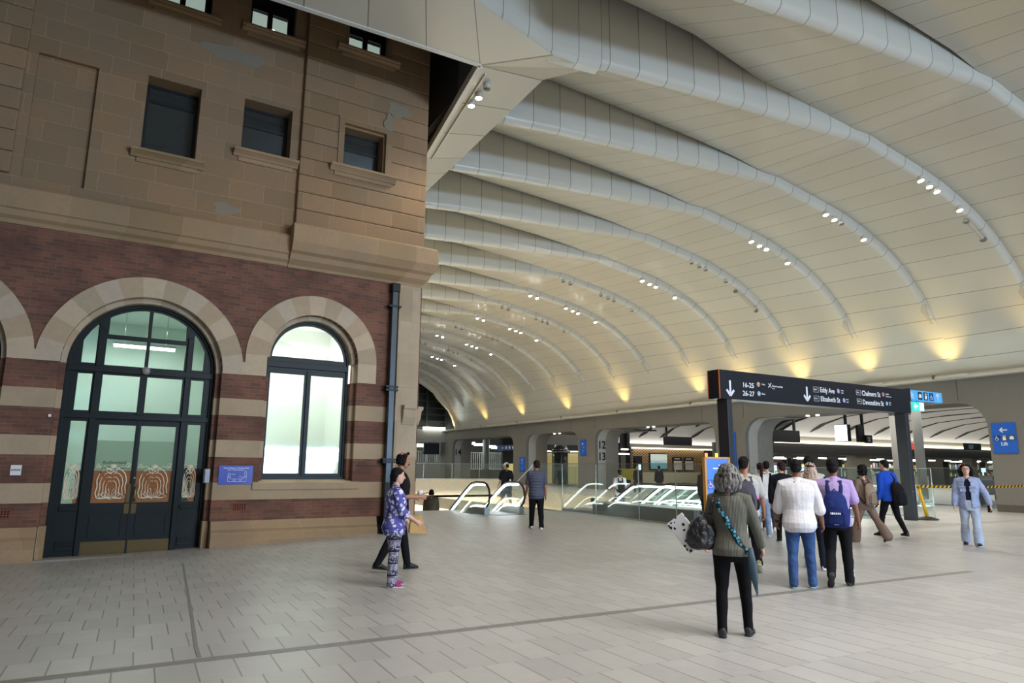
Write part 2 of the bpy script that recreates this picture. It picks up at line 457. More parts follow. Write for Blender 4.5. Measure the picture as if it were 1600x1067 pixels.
# closed space above the slots
rf = MB(); rf.box((6.9, -6, 14.9), (30.6, 72, 15.1)); rf.box((30.45, -6, 5.55), (30.6, 72, 15.1)); rf.box((6.7, 13.7, 11.5), (6.9, 72, 15.1)) ; rf.box((-16, -6, 14.9), (6.9, 13.6, 15.1))
build('ceiling', rf, mat('roof_void', '#2b2c2e', .8), kind='structure')
tr_ = MB()
for k in range(K0+1, K1):
    y = Y0+DY*k; A_ = Vector((28.68, y-.01, 8.50)); B_ = Vector((28.76, y+.36, 8.50)); C_ = Vector((29.42, y+.18, 7.76)); D_ = Vector((.06, 0, .02))
    vs = [A_-D_*.4, B_-D_*.4, C_-D_*.2, A_+D_*3, B_+D_*3, C_+D_*2]
    tr_.add(vs, [(0, 1, 2), (0, 3, 4, 1), (1, 4, 5, 2), (2, 5, 3, 0)])
build('trim_28', tr_, mat('rib_end_shadow_gap', '#b5b1a4', .5), kind='structure')
# flat eave beside and in front of the old building
ev = MB(); att = []
def strip(q, n, m=1, dirn=0):
    """quad strip split in n panels"""
    a, b, c, d = [Vector(p) for p in q]
    for i in range(n):
        t0, t1 = i/n, (i+1)/n
        vs = [a.lerp(b, t0), a.lerp(b, t1), d.lerp(c, t1), d.lerp(c, t0)]
        ev.add(vs, [(0, 1, 2, 3)]); att.extend([i+.0, i+.999, i+.999, i+.0])
LX, LY, LZ = 6.45, 13.6, 11.2
strip(((LX, LY, LZ), (7.15, 19.0, LZ), (8.4, 19.0, 11.5), (8.4, 13.9, 11.56)), 3)
strip(((7.15, 19.0, LZ), (7.15, 72, LZ), (8.4, 72, 11.5), (8.4, 19.0, 11.5)), 40)
strip(((LX, LY, LZ), (8.4, 13.9, 11.56), (9.0, 12.75, 11.42), (7.84, 12.51, 11.3)), 1)
strip(((LX, LY, LZ), (-16, LY-.2, LZ), (-14, 6.8, 11.3), (5.36, 11.66, 11.3)), 16)
strip(((LX, LY, LZ), (5.36, 11.66, 11.3), (6.21, 11.95, 11.3), (7.84, 12.51, 11.3)), 1)
# upright face behind the fold
P_ = [Vector((9.3, 12.52, 11.40)), Vector((8.6, 12.50, 11.34)), Vector((7.84, 12.51, 11.3)), Vector((7.02, 12.2, 11.3)), Vector((6.21, 11.95, 11.3)), Vector((5.36, 11.66, 11.3)), Vector((-14, 5.4, 11.3))]
for i, (a, b) in enumerate(zip(P_, P_[1:])):
    n = max(1, int((b-a).length/.95))
    for j in range(n):
        p, q = a.lerp(b, j/n), a.lerp(b, (j+1)/n)
        sec = [Vector((0, .3, 0)), Vector((0, .1, .05)), Vector((0, .02, .16)), Vector((0, 0, .34)), Vector((0, 0, 3.4))]
        for s0, s1 in zip(sec, sec[1:]):
            ev.add([p+s0, q+s0, q+s1, p+s1], [(0, 1, 2, 3)], True); att.extend([j+.0, j+.999, j+.999, j+.0])
strip(((6.9, 12.4, 12.9), (-16, 5.0, 12.9), (-16, -6, 11.6), (6.9, -6, 11.6)), 22)
build('ceiling', ev, PANEL, kind='structure', recalc=False, attr=('panel', att))
lipm = MB()
lipm.bar((-16, LY-.2, LZ+.10), (LX, LY, LZ+.10), .12, .24); lipm.bar((LX, LY, LZ+.10), (7.15, 19.0, LZ+.10), .12, .24)
lipm.bar((7.15, 19, LZ+.10), (7.15, 72, LZ+.10), .12, .24)
lipm.bar((LX+.28, LY+.3, LZ+.02), (7.35, 19.0, LZ+.02), .03, .05)
build('trim_1', lipm, mat('eave_edge_white', '#d6d4cb', .4, var=.04), kind='structure')
sf = MB(); sf.add([(LX, LY, LZ+.2), (7.15, 19, LZ+.2), (7.15, 26, LZ+.2), (7.15, 26, 15), (LX, LY, 15)], [(0, 1, 2, 3, 4)]); sf.add([(LX, LY, LZ+.2), (-16, LY-.2, LZ+.2), (-16, LY-.2, 15), (LX, LY, 15)], [(0, 1, 2, 3)])
build('trim_2', sf, mat('eave_side_grey', '#55575a', .5), kind='structure')
ds = MB(); ds.box((-16, 13.7, 15.0), (7.2, 27, 15.2)); ds.bar((5.9, 13.6, 13.3), (5.9, 22, 13.3), .2, .3); ds.bar((3, 15.2, 14.2), (7, 15.2, 14.2), .25, .3)
build('ceiling', ds, mat('dark_soffit', '#26282c', .7), kind='structure')

# ================================================================== SETTING: concrete arcade wall on the right
W = 30.42; WT = 2.0
def opening(y0, y1, z1, r=.95):
    return [(y0, -.3), (y0, z1-r)]+arc(y0+r, z1-r, r, pi, pi/2, 8)[1:]+arc(y1-r, z1-r, r, pi/2, 0, 8)+[(y1, -.3)]
OPEN = [(2.5, 13.9, 4.5, 1.1), (15.2, 28.0, 4.42, 1.1), (30.3, 42.7, 4.42, .9), (45.0, 53.2, 4.42, .9), (55.6, 69.5, 4.42, .9)]
wl = MB()
poly = [(-14, -.3)]
for y0, y1, z1, r in OPEN: poly += opening(y0, y1, z1, r)
poly += [(74, -.3), (74, 5.6), (-14, 5.6)]
wl.prism(poly, W, W+WT, plane='YZ')
build('wall_right', wl, CONC, kind='structure', bevel=.0)
jn = MB()
for y in (16.24, 28.04, 31.33, 42.7, 45.9, 53.7, 56.9):
    jn.box((W-.006, y-.02, 4.5 if y in (16.24,) else 4.5), (W+.01, y+.02, 5.55))
jn.box((W-.012, 13.9, .0), (W+.01, 15.2, .28))
build('trim_3', jn, mat('wall_joint', '#57534b', .8), kind='structure')
lg = MB(); lg.sweep([(0, 0), (-.45, 0), (-.5, .08), (-.42, .16), (-.1, .18), (0, .18)], [((W, -14, 5.42), (1, 0, 0), (0, 0, 1)), ((W, 72, 5.42), (1, 0, 0), (0, 0, 1))], closed=True)
build('trim_4', lg, mat('ledge_white', '#c9c5b8', .45, var=.05), kind='structure')
# rounded inner frames and number bands in the reveals facing the camera
ri = MB(); rb = MB()
for (y0, y1, z1, r) in OPEN[1:]:
    R_ = r*1.0
    path = [(y1, 0.0), (y1, z1-R_)]+arc(y1-R_, z1-R_, R_, 0, pi/2, 8)[1:]+[(y1-R_-1.2, z1)]
    for (xa, xb, tgt, e) in ((W+.25, W+1.0, rb, .012), (W+1.0, W+WT+.2, ri, .03)):
        for (a, b) in zip(path, path[1:]):
            pass
        prof = path
        vs = []
        for (y, z) in prof: vs += [(xa, y-e, z-(e if z > z1-.3 else 0)), (xb, y-e, z-(e if z > z1-.3 else 0))]
        tgt.add(vs, [(2*i, 2*i+1, 2*i+3, 2*i+2) for i in range(len(prof)-1)], True)
build('trim_5', rb, mat('reveal_steel_band', '#c4c2ba', .35, .25, var=.06), kind='structure')
build('trim_6', ri, CONC2, kind='structure')

# ================================================================== SETTING: far end of the hall
eb = MB(); eb.box((18, 71.5, 4.2), (31, 73, 5.6)); eb.box((18, 71.5, -.3), (31, 72, 2.0)); 
build('wall_back', eb, CONC2, kind='structure')
gz = MB(); gz.k = 0
for i in range(11): gz.box((18, 72.0, 5.75+i*.75), (31, 72.5, 5.80+i*.75+.1))
for x in (22, 25.2, 28.2, 30.8): gz.box((x-.12, 71.8, 5.6), (x+.12, 72.0, 14))
build('window_1', gz, mat('louvre_dark', '#34362f', .5), kind='structure')
gp = MB(); gp.box((18, 72.6, 5.6), (31, 72.65, 14)); build('window_2', gp, mat('end_glazing_night', '#43463e', .25, var=.5, vs=.8), kind='structure')
ar = MB()
Pn = [p for p in NP if p[0] > 8]
ar.prism([(p[0]-.25 if p[1] < 9 else p[0], p[1]-.2) for p in Pn]+[(p[0]+.6, p[1]+.9) for p in reversed(Pn)], 68.1, 68.5, plane='XZ')
build('trim_7', ar, mat('end_rib_cream', '#cfc8b4', .4, var=.04), kind='structure')
# ================================================================== SETTING: the old station building (brick and sandstone)
YF = 16.0
fw = MB()      # 0 brick, 1 band stone, 2 block stone
DC, DZ, DRO, DRI = .93, 3.57, 1.93, 1.5
WC, WZ, WRO, WRI = 4.43, 4.05, 1.545, 1.075
LC = DC-2*DRO-.0
def span(x0, x1, z0, z1, k, pr=0.0, d=.55): fw.k = k; fw.box((x0, YF-pr, z0), (x1, YF+d, z1))
BANDS = [(.40, .84, 0), (.84, 1.21, 1), (1.21, 1.75, 0), (1.75, 2.12, 1), (2.12, 2.66, 0), (2.66, 3.03, 1), (3.03, 3.58, 0)]
XR = 7.15
for (x0, x1) in ((-9, LC-DRI), (LC+DRI, DC-DRI), (DC+DRI, XR)):
    for z0, z1, k in BANDS:
        if x0 > 2 and z1 > 1.22:
            span(x0, WC-WRI, z0, z1, k, .004*k); span(WC+WRI, XR, z0, z1, k, .004*k)
        else: span(x0, x1, z0, z1, k, .004*k)
# return wall of the corner
fw.k = 0; fw.box((XR-.02, YF+.5, -.4), (XR, YF+14, 6.3))
# brickwork with the arches cut out
out = [(-9, 3.58)]
out += [(LC-DRI-.0, 3.58)]+arc(LC, 3.58, DRI, pi, 0, 24)[1:-1]+[(LC+DRI, 3.58)]
out += [(DC-DRI, 3.58)]+arc(DC, 3.58, DRI, pi, 0, 24)[1:-1]+[(DC+DRI, 3.58)]
out += [(WC-WRI, 3.58)]+arc(WC, WZ, WRI, pi, 0, 24)+[(WC+WRI, 3.58), (XR, 3.58), (XR, 6.3), (-9, 6.3)]
fw.k = 0; fw.prism(out, YF, YF+.55)
for x_, d_ in ((DC-DRI, 1), (DC+DRI, -1), (LC+DRI, -1)): fw.k = 2; fw.box((min(x_, x_+d_*.12), YF+.12, -.4), (max(x_, x_+d_*.12), YF+.55, .40))
wall = build('wall_left', fw, [BRICK, BAND, BLOCK], kind='structure', frame=FAC)
# sandstone arch rings and impost blocks
vo = MB(); VC = ['#b8a489', '#ab9579', '#b1a08a', '#a59379']
def ring(cx, cz, ri, ro, n, skip=()):
    for i in range(n):
        a0, a1 = pi-pi*i/n, pi-pi*(i+1)/n
        vo.k = (i*7+int(abs(cx)*3)) % 4
        o = arc(cx, cz, ro, a0, a1, 4); q = arc(cx, cz, ri, a1, a0, 4)
        vo.prism(o+q, YF-.03, YF+.40)
        # inner rounded step
        q2 = arc(cx, cz, ri, a0, a1, 4); o2 = arc(cx, cz, ri-.10, a1, a0, 4)
        vo.prism(q2+o2, YF+.16, YF+.42)
for cx, n in ((LC, 13), (DC, 13)): ring(cx, DZ, DRI, DRO, n)
ring(WC, WZ, WRI, WRO, 11)
vo.k = 0
for x0, x1, z0, z1 in ((LC-DRO, LC-DRI, 3.3, DZ+.0), (WC+WRI, WC+WRO, 3.58, WZ), (WC-WRO, WC-WRI, 3.58, WZ)):
    vo.box((x0, YF-.029, max(z0, 3.58)), (x1, YF+.4, max(z1, 3.59)))
vo.box((LC+DRI, YF-.028, 3.575), (DC-DRI, YF+.4, 3.78)); vo.box((DC+DRI, YF-.028, 3.575), (WC-WRI, YF+.4, 3.86))
# chamfered jamb quoins in banded stone inside reveals
for x, d in ((DC-DRI, 1), (DC+DRI, -1), (WC-WRI, 1), (WC+WRI, -1), (LC+DRI, -1)):
    for z0, z1, k in BANDS:
        if abs(x-WC) < 1.5 and z1 < 1.3: continue
        if k == 0: continue
        vo.k = 1; vo.box((min(x, x+d*.10), YF+.16, z0), (max(x, x+d*.10), YF+.42, z1))
rings = build('trim_8', vo, [mat('voussoir_%d' % i, c, .8, var=.10, vs=9., bump=.3) for i, c in enumerate(VC)], kind='structure', frame=FAC, bevel=.006)
jb = MB()
for x, d in ((DC-DRI, 1), (DC+DRI, -1), (WC-WRI, 1), (WC+WRI, -1), (LC+DRI, -1)):
    for z0, z1, k in BANDS:
        if (abs(x-WC) < 1.5 and z1 < 1.3) or k: continue
        jb.box((min(x, x+d*.10), YF+.16, z0), (max(x, x+d*.10), YF+.42, z1))
build('trim_9', jb, BRICK, kind='structure', frame=FAC)
# plinth with moulding
pl = MB()
prof = [(0, -.5), (-.13, -.5), (-.13, .13), (-.11, .16), (-.07, .18), (-.09, .22), (-.05, .30), (-.02, .40), (0, .40)]
for x0, x1 in ((-9, LC-DRI-.02), (LC+DRI+.02, DC-DRI-.02), (DC+DRI+.02, 6.15)):
    pl.sweep([(a, b) for a, b in prof], [((x, YF, 0), (0, 1, 0), (0, 0, 1)) for x in (x0, x1)], closed=True)
    pl.box((x0-.0, YF-.0, -.5), (x1+.0, YF+.4, .40))
build('baseboard_left', pl, BLOCK, kind='structure', frame=FAC, bevel=.012)
sl = MB(); sl.sweep([(0, 1.05), (-.04, 1.05), (-.05, 1.20), (0, 1.22), (.36, 1.275), (.5, 1.275), (.5, 1.05)], [((x, YF, 0), (0, 1, 0), (0, 0, 1)) for x in (WC-WRI-.12, WC+WRI+.18)], closed=True)
build('trim_10', sl, BAND, kind='structure', frame=FAC, bevel=.006)
# corner pilaster with corbel and foot
cp = MB(); cp.box((6.50, YF-.06, .4), (7.10, YF, 6.2)); cp.box((6.5, YF-.09, -.3), (7.2, YF+.4, .40)); cp.box((6.44, YF-.16, -.3), (7.24, YF+.3, .13))
cp.sweep([(0, 2.55), (-.08, 2.62), (-.16, 2.8), (-.18, 2.98), (-.22, 3.02), (-.22, 3.1), (0, 3.1)], [((x, YF, 0), (0, 1, 0), (0, 0, 1)) for x in (6.68, 7.02)], closed=True)
cp.sweep([(0, 2.55), (.06, 2.62), (.13, 2.8), (.15, 2.98), (.2, 3.02), (.2, 3.1), (0, 3.1)], [((XR, y, 0), (1, 0, 0), (0, 0, 1)) for y in (YF+.1, YF+.45)], closed=True)
cp.box((7.1, YF-.2, .0), (7.42, YF+.5, .16)); cp.box((7.1, YF-.1, .16), (7.34, YF+.4, .30))
build('trim_11', cp, m_stone('pilaster_stone', 3., .86, .1, .004, '#b5a38b', '#a7947a', '#9c896e'), kind='structure', frame=FAC, bevel=.01)

# string course, main part and projecting bay
sc = MB()
sc.sweep([(0.3, 6.22), (-.02, 6.22), (-.05, 6.30), (-.13, 6.36), (-.15, 6.48), (-.19, 6.50), (-.19, 6.92), (-.14, 6.98), (0.3, 6.98)], [((x, YF, 0), (0, 1, 0), (0, 0, 1)) for x in (-9, 3.68)], closed=True)
prof = [(.3, 6.2), (-.04, 6.2), (-.06, 6.27), (-.20, 6.38), (-.24, 6.5), (-.34, 6.56), (-.42, 6.76), (-.42, 7.16), (-.36, 7.22), (.3, 7.22)]
# mitred round the corner
pa = [((3.66, YF, 0), (0, 1, 0), (0, 0, 1)), ((XR-.05, YF, 0), (-.72, 1, 0), (0, 0, 1)), ((XR-.05, YF+10, 0), (-.72, 0, 0), (0, 0, 1))]
sc.sweep(prof, pa, closed=True)
build('trim_12', sc, BLOCK, kind='structure', frame=FAC, bevel=.008)

# upper storeys: smooth ashlar with openings
TOP = 15.2
U = MB()
holes = [[(.38, 8.32), (1.47, 8.32), (1.47, 10.1), (.38, 10.1)], [(2.41, 8.86), (3.53, 8.86), (3.53, 10.18), (2.41, 10.18)],
         [(-1.62, 7.2), (-.55, 7.2), (-.55, 9.95), (-1.62, 9.95)], [(.42, 11.98), (1.52, 11.98), (1.52, 13.5), (.42, 13.5)], [(2.38, 12.1), (3.46, 12.1), (3.46, 13.6), (2.38, 13.6)]]
U.prism([(-9, 6.9), (3.75, 6.9), (3.75, TOP), (-9, TOP)], YF, YF+.6, holes=holes)
U.box((-1.62, YF+.11, 7.2), (-.55, YF+.2, 9.95))
build('wall_left', U, ASHLAR, kind='structure', frame=FAC)
# rusticated courses of the projecting bay and of the pilaster at the far left
rc = MB(); k = 0; z = 7.22
while z < TOP-.1:
    z1 = z+.445; segs = [(3.75, 7.12)]
    if z1 > 9.05 and z < 10.3: segs = [(3.75, 4.72), (6.02 if z < 10.2 else 6.02, 7.12)]
    elif 12.2 < z1 and z < 13.8: segs = [(3.75, 4.72), (5.98, 7.12)]
    for a, b in segs: rc.box((a, YF-.13, z+.004), (b, YF+.5, z1-.004))
    rc.box((-9, YF-.10, z+.004), (-1.80, YF+.1, z1-.004)) if z < 11.5 else rc.box((-9, YF-.10, z+.004), (-1.86, YF+.1, z1-.004))
    z = z1
rc.box((3.8, YF, 7.2), (4.7, YF+.4, TOP)); rc.box((6.05, YF, 7.2), (7.08, YF+.4, TOP)); rc.box((4.7, YF, 7.2), (6.05, YF+.4, 9.0)); rc.box((4.7, YF, 10.33), (6.05, YF+.4, 12.3)); rc.box((7.0, YF, 7.2), (7.08, YF+12, TOP))
build('wall_left', rc, ASHLAR, kind='structure', frame=FAC, bevel=.03)
# architrave round the window of the bay
av = MB(); av.prism([(4.72, 9.0), (6.02, 9.0), (6.02, 10.32), (4.72, 10.32)][:0] or [(4.66, 9.0), (6.08, 9.0), (6.08, 10.36), (4.66, 10.36)], YF-.16, YF-.02, holes=[[(4.80, 9.0001), (5.92, 9.0001), (5.92, 10.18), (4.80, 10.18)]])
av.prism([(4.78, 9.0), (5.96, 9.0), (5.96, 10.22), (4.78, 10.22)], YF-.05, YF+.35, holes=[[(4.84, 9.0001), (5.88, 9.0001), (5.88, 10.12), (4.84, 10.12)]])
av.prism([(4.70, 12.3), (6.02, 12.3), (6.02, 13.9), (4.70, 13.9)], YF-.10, YF+.35, holes=[[(4.80, 12.31), (5.92, 12.31), (5.92, 13.8), (4.80, 13.8)]])
build('trim_13', av, ASHLAR, kind='structure', frame=FAC, bevel=.012)
def sill(n, x0, x1, z, pr=.20, y=YF):
    s_ = MB(); s_.sweep([(.3, z-.17), (-.05, z-.17), (-.09, z-.12), (-pr+.03, z-.07), (-pr, z-.06), (-pr, z), (.3, z+.03)], [((x, y, 0), (0, 1, 0), (0, 0, 1)) for x in (x0, x1)], closed=True)
    s_.box((x0+.12, y-.035, z-.27), (x1-.12, y+.2, z-.17))
    build(n, s_, BLOCK, kind='structure', frame=FAC, bevel=.008)
sill('trim_14', .20, 1.66, 8.30); sill('trim_15', 2.25, 3.73, 8.85); sill('trim_16', 4.48, 6.22, 9.0, .18, YF-.13); sill('trim_17', .2, 1.75, 11.98, .12); sill('trim_18', 2.2, 3.72, 12.1, .12); sill('trim_19', 4.5, 6.2, 12.32, .12, YF-.13)
pt = MB()
def blob(cx, cz, rx, rz, seed, y=YF-.004, lobes=3):
    rnd = random.Random(seed); P = []
    ph = [rnd.uniform(0, 6) for _ in range(3)]
    for i in range(28):
        a = 2*pi*i/28; q = 1+.18*sin(lobes*a+ph[0])+.10*sin(5*a+ph[1]); P.append((cx+rx*q*cos(a), cz+rz*q*sin(a)))
    pt.prism(P, y, y+.01)
blob(6.25, 10.95, .33, .19, 3, YF-.136); blob(5.97, 10.5, .12, .25, 5, YF-.165); blob(2.1, 11.2, .62, .22, 8, lobes=2); blob(2.2, 7.35, .28, .14, 4)
build('trim_20', pt, mat('stone_repair_patches', '#857965', .8, var=.05), kind='structure', frame=FAC)

# --- upper windows
def win(n, x0, x1, z0, z1, y, split, paneM, topM, bars=(), label=None):
    f = MB(); hs = []; xs = [x0+.07]+[b for b in bars]+[x1-.07]
    for i in range(len(xs)-1):
        a = xs[i]+(.025 if i else 0); b = xs[i+1]-(.025 if i < len(xs)-2 else 0)
        hs.append([(a, z0+.06), (b, z0+.06), (b, split-.04), (a, split-.04)])
    hs.append([(x0+.07, split+.04), (x1-.07, split+.04), (x1-.07, z1-.06), (x0+.07, z1-.06)])
    f.prism([(x0, z0), (x1, z0), (x1, z1), (x0, z1)], y, y+.07, holes=hs)
    o = build(n, f, mat('window_frame_black', '#16191a', .4), kind='structure', frame=FAC)
    p = MB(); p.box((x0+.05, y+.03, z0+.05), (x1-.05, y+.04, split)); build('pane', p, DARKGLASS, parent=o)
    p = MB(); p.box((x0+.05, y+.03, split), (x1-.05, y+.04, z1-.05)); build('pane', p, DARKGLASS, parent=o)
    p = MB(); p.box((x0+.05, y+.09, z0+.05), (x1-.05, y+.11, split)); build('roller_blind', p, paneM, parent=o)
    p = MB(); p.box((x0-.1, y+.6, z0-.1), (x1+.1, y+.62, z1+.1)); build('room_wall', p, topM, parent=o)
    return o
blind = mat('dark_blind', '#57574c', .8); dk = mat('unlit_room', '#14181c', .9)
win('window_3', .38, 1.47, 8.30, 10.1, YF+.42, 9.72, blind, dk)
win('window_4', 2.41, 3.53, 8.84, 10.18, YF+.42, 9.72, mat('grey_blind', '#4b4f50', .8), dk)
win('window_5', 4.84, 5.9, 9.0, 10.14, YF+.30, 9.70, mat('grey_blind', '#4b4f50', .8), dk)
litw = glow('glowing_office_wall', '#cfd6d2', .55)  # wall glows by itself, in place of lighting the office
for n, x0, x1, z0, z1, bars in (('window_6', .42, 1.52, 11.98, 13.5, (.86, .95, 1.40)), ('window_7', 2.38, 3.46, 12.1, 13.6, (2.83, 2.92, 3.32)), ('window_8', 4.80, 5.92, 12.32, 13.8, (5.30, 5.40, 5.80))):
    f = MB(); xs = [x0+.06]+list(bars)+[x1-.06]; hs = []
    for a, b in zip(xs, xs[1:]):
        if b-a > .12: hs.append([(a+.015, z0+.05), (b-.015, z0+.05), (b-.015, z0+.66), (a+.015, z0+.66)])
    f.prism([(x0, z0), (x1, z0), (x1, z1), (x0, z1)], YF+.25, YF+.32, holes=hs)
    o = build(n, f, mat('window_frame_black', '#16191a', .4), kind='structure', frame=FAC)
    p = MB(); p.box((x0, YF+.285, z0), (x1, YF+.29, z1)); build('pane', p, WINGLASS, parent=o)
    p = MB(); p.box((x0-.6, YF+1.9, z0-.6), (x1+.6, YF+1.95, z1+.2)); build('room_wall', p, litw, parent=o)
for n, x, z in (('ceiling_lamp', 3.12, 12.75), ('ceiling_lamp', 5.75, 13.0)):
    p = MB(); p.ell((x, YF+1.1, z), (.10, .06, .16)); build(n, p, glow('office_lamp', '#ffffff', 6.), frame=FAC, label='bright oval lamp glowing inside the upper office window %s' % ('left of the stone bay' if x < 4 else 'of the stone bay'), cat='lamp')

# --- rooms behind the ground floor openings
room = MB()
def roombox(b, x0, x1, y0, y1, z0, z1):
    b.add([(x0, y1, z0), (x1, y1, z0), (x1, y1, z1), (x0, y1, z1)], [(0, 1, 2, 3)])
    b.add([(x0, y0, z0), (x0, y1, z0), (x0, y1, z1), (x0, y0, z1)], [(0, 1, 2, 3)])
    b.add([(x1, y0, z0), (x1, y1, z0), (x1, y1, z1), (x1, y0, z1)], [(0, 1, 2, 3)])
    b.add([(x0, y0, z1), (x1, y0, z1), (x1, y1, z1), (x0, y1, z1)], [(0, 1, 2, 3)])
    b.add([(x0, y0, z0), (x1, y0, z0), (x1, y1, z0), (x0, y1, z0)], [(0, 1, 2, 3)])
roombox(room, -.9, 2.75, YF+.6, YF+4.2, -.25, 5.2)
build('wall_1', room, mat('green_white_plaster', '#dae6dd', .7, var=.03), kind='structure', frame=FAC)
room = MB(); roombox(room, 3.1, 5.8, YF+.6, YF+3.4, .2, 5.4)
build('wall_2', room, mat('white_plaster', '#eef0ea', .7, var=.02), kind='structure', frame=FAC)
room = MB(); roombox(room, -6, -1.2, YF+.6, YF+4.2, -.25, 5.2)
build('wall_3', room, mat('green_white_plaster', '#d3e2d6', .7), kind='structure', frame=FAC)
hd = MB(); hd.box((-1.0, YF+.56, 4.9), (2.8, YF+.6, 6)); 
o = lamp('door_room_light', 'AREA', FAC @ Vector((.93, YF+2.6, 4.7)), 58, (.95, 1, .97), FAC @ Vector((.93, YF+2.6, 0)), 2.2, 1.6)
o = lamp('window_room_light', 'AREA', FAC @ Vector((4.45, YF+2.0, 5.0)), 90, (1, 1, .97), FAC @ Vector((4.45, YF+2.2, 0)), 2.0, 1.6)
def fluor(x0, x1, y, z, label, r=.03):
    t = thing('tube_light', ((x0+x1)/2, y, z), label, 'lamp', frame=FAC)
    p = MB(); p.tube([(x0, y, z), (x1, y, z)], r, 10); build('tube', p, glow('fluorescent', '#f4fff8', 9.), parent=t)
    p = MB(); p.box((x0-.03, y-.05, z+.035), (x1+.03, y+.05, z+.09)); build('housing', p, WHITE, parent=t)
    for x in (x0+.2, x1-.2): p = MB(); p.cyl((x, y), .008, z+.09, 5.15, 6); build('hanger', p, WHITE, parent=t)
fluor(.35, 1.62, YF+1.9, 4.27, 'white fluorescent tube hanging in the room behind the arched door', .035)
pn = MB(); pn.box((3.0, YF+3.3, 1.6), (3.4, YF+3.36, 2.5))
build('wall_poster', pn, mat('poster_grey', '#9aa09a', .7), frame=FAC, label='grey poster on the wall of the bright room behind the tall arched window', cat='poster', at=(3.2, YF+3.3, 1.6))
sh = MB(); sh.box((2.0, YF+2.9, -.2), (2.5, YF+3.3, 1.55)); 
build('storage_cabinet', sh, mat('cabinet_dark', '#23342f', .5), frame=FAC, label='dark cabinet standing inside behind the right side light of the arched door', cat='cabinet', at=(2.25, YF+3.0, -.2))

# --- arched doorway
YD = YF+.40; FR = 1.40
def archpoly(cx, cz, r, z0): return [(cx-r, z0)]+arc(cx, cz, r, pi, 0, 28)+[(cx+r, z0)]
dfr = MB()
c0, z0 = DC, 3.60; Rg = 1.255
def clip_arc(xa, xb, zb, zt=None):
    """pane under the arch between xa and xb from zb up to the arc (or zt)"""
    P = [(xa, zb)]
    n = 8
    if zt is not None: return [(xa, zb), (xb, zb), (xb, zt), (xa, zt)]
    up = [(lerp(xa, xb, i/n), z0+sqrt(max(.0, Rg**2-(lerp(xa, xb, i/n)-c0)**2))) for i in range(n+1)]
    return P+up+[(xb, zb)]
panes = []
X = [(-.25, .005), (.19, .915), (1.00, 1.70), (1.87, 2.13)]
for i, (a, b) in enumerate(X):
    panes.append([(a, 2.66), (b, 2.66), (b, 3.42), (a, 3.42)])
panes += [clip_arc(-.22, .02, 3.64), clip_arc(1.86, 2.09, 3.64), [(.19, 3.62), (.93, 3.62), (.93, 4.18), (.19, 4.18)], [(1.00, 3.62), (1.70, 3.62), (1.70, 4.18), (1.00, 4.18)], clip_arc(.21, .93, 4.27), clip_arc(1.00, 1.68, 4.27)]
panes += [[(-.27, .80), (.0, .80), (.0, 2.44), (-.27, 2.44)], [(1.89, .80), (2.15, .80), (2.15, 2.44), (1.89, 2.44)], [(.13, -.26), (1.76, -.26), (1.76, 2.50), (.13, 2.50)]]
dfr.prism(archpoly(DC, DZ, FR, -.4), YD, YD+.09, holes=panes)
door = build('door_1', dfr, GREEN, kind='structure', frame=FAC, bevel=.008, at=(DC, YD, -.22))
sub_o = (DC, YD, -.22); door['_o'] = sub_o
mo = MB()
mo.box((DC-FR+.04, YD-.05, 2.50), (DC+FR-.04, YD, 2.60)); mo.box((DC-FR+.02, YD-.06, 3.46), (DC+FR-.02, YD, 3.58)); mo.box((DC-.06, YD-.04, 2.6), (DC+.08, YD, 3.46))
for x in (.09, 1.79): mo.box((x-.05, YD-.045, -.24), (x+.05, YD, 4.35 if x < 1 else 4.35))
P_ = archpoly(DC, DZ, FR, -.3); 
mo.prism(archpoly(DC, DZ, FR+.0, -.3), YD-.05, YD, holes=[[(DC-FR+.07, -.29)]+arc(DC, DZ, FR-.07, pi, 0, 28)+[(DC+FR-.07, -.29)]])
for a, b in ((-.29, .02), (1.87, 2.17)):
    mo.box((a, YD-.03, .66), (b, YD, .74)); mo.box((a, YD-.02, -.1), (b, YD, .08)); mo.box((a+.01, YD-.035, .03), (b-.01, YD, .05)); mo.box((a+.01, YD-.035, -.02), (b-.01, YD, .0))
build('moulding', mo, GREEN, parent=door, bevel=.006)
gp_ = MB()
for a, b in ((-.3, .03), (1.86, 2.18)): gp_.box((a, YD+.04, .75), (b, YD+.048, 2.48))
gp_.prism(archpoly(DC, DZ, FR-.05, 2.6), YD+.04, YD+.048)
build('pane', gp_, WINGLASS, parent=door)
FROST = glass('frosted_film', '#dfe6dc', .4, .3, .75, True)
def m_art():
    k = N('etched_amber_panel'); x, y, z = k.xyz()
    n1 = k.noise(2.2, 2); c = k.mix(k.math('ADD', k.math('MULTIPLY', z, .9), k.math('MULTIPLY', n1, .3)), '#e6b868', '#e08c3a')
    k.base(c, .5); t_ = k.n('ShaderNodeBsdfTranslucent'); k.put(t_.inputs[0], c); mx = k.n('ShaderNodeMixShader'); mx.inputs[0].default_value = .6
    k.t.links.new(k.b.outputs[0], mx.inputs[1]); k.t.links.new(t_.outputs[0], mx.inputs[2]); k.t.links.new(mx.outputs[0], k.out.inputs[0])
    return k.m
AMBER = m_art(); ETCH = mat('etched_lines', '#e6dcc0', .6, var=.05)
def scroll(b, cx, cz, r, turns, a0, y, w=.011, sgn=1):
    pts = []; n = int(14*turns)
    for i in range(n+1):
        t = i/n; a = a0+sgn*turns*2*pi*t; q = r*(1-.8*t); pts.append((cx+q*cos(a), y, cz+q*sin(a)))
    b.tube(pts, w, 5)
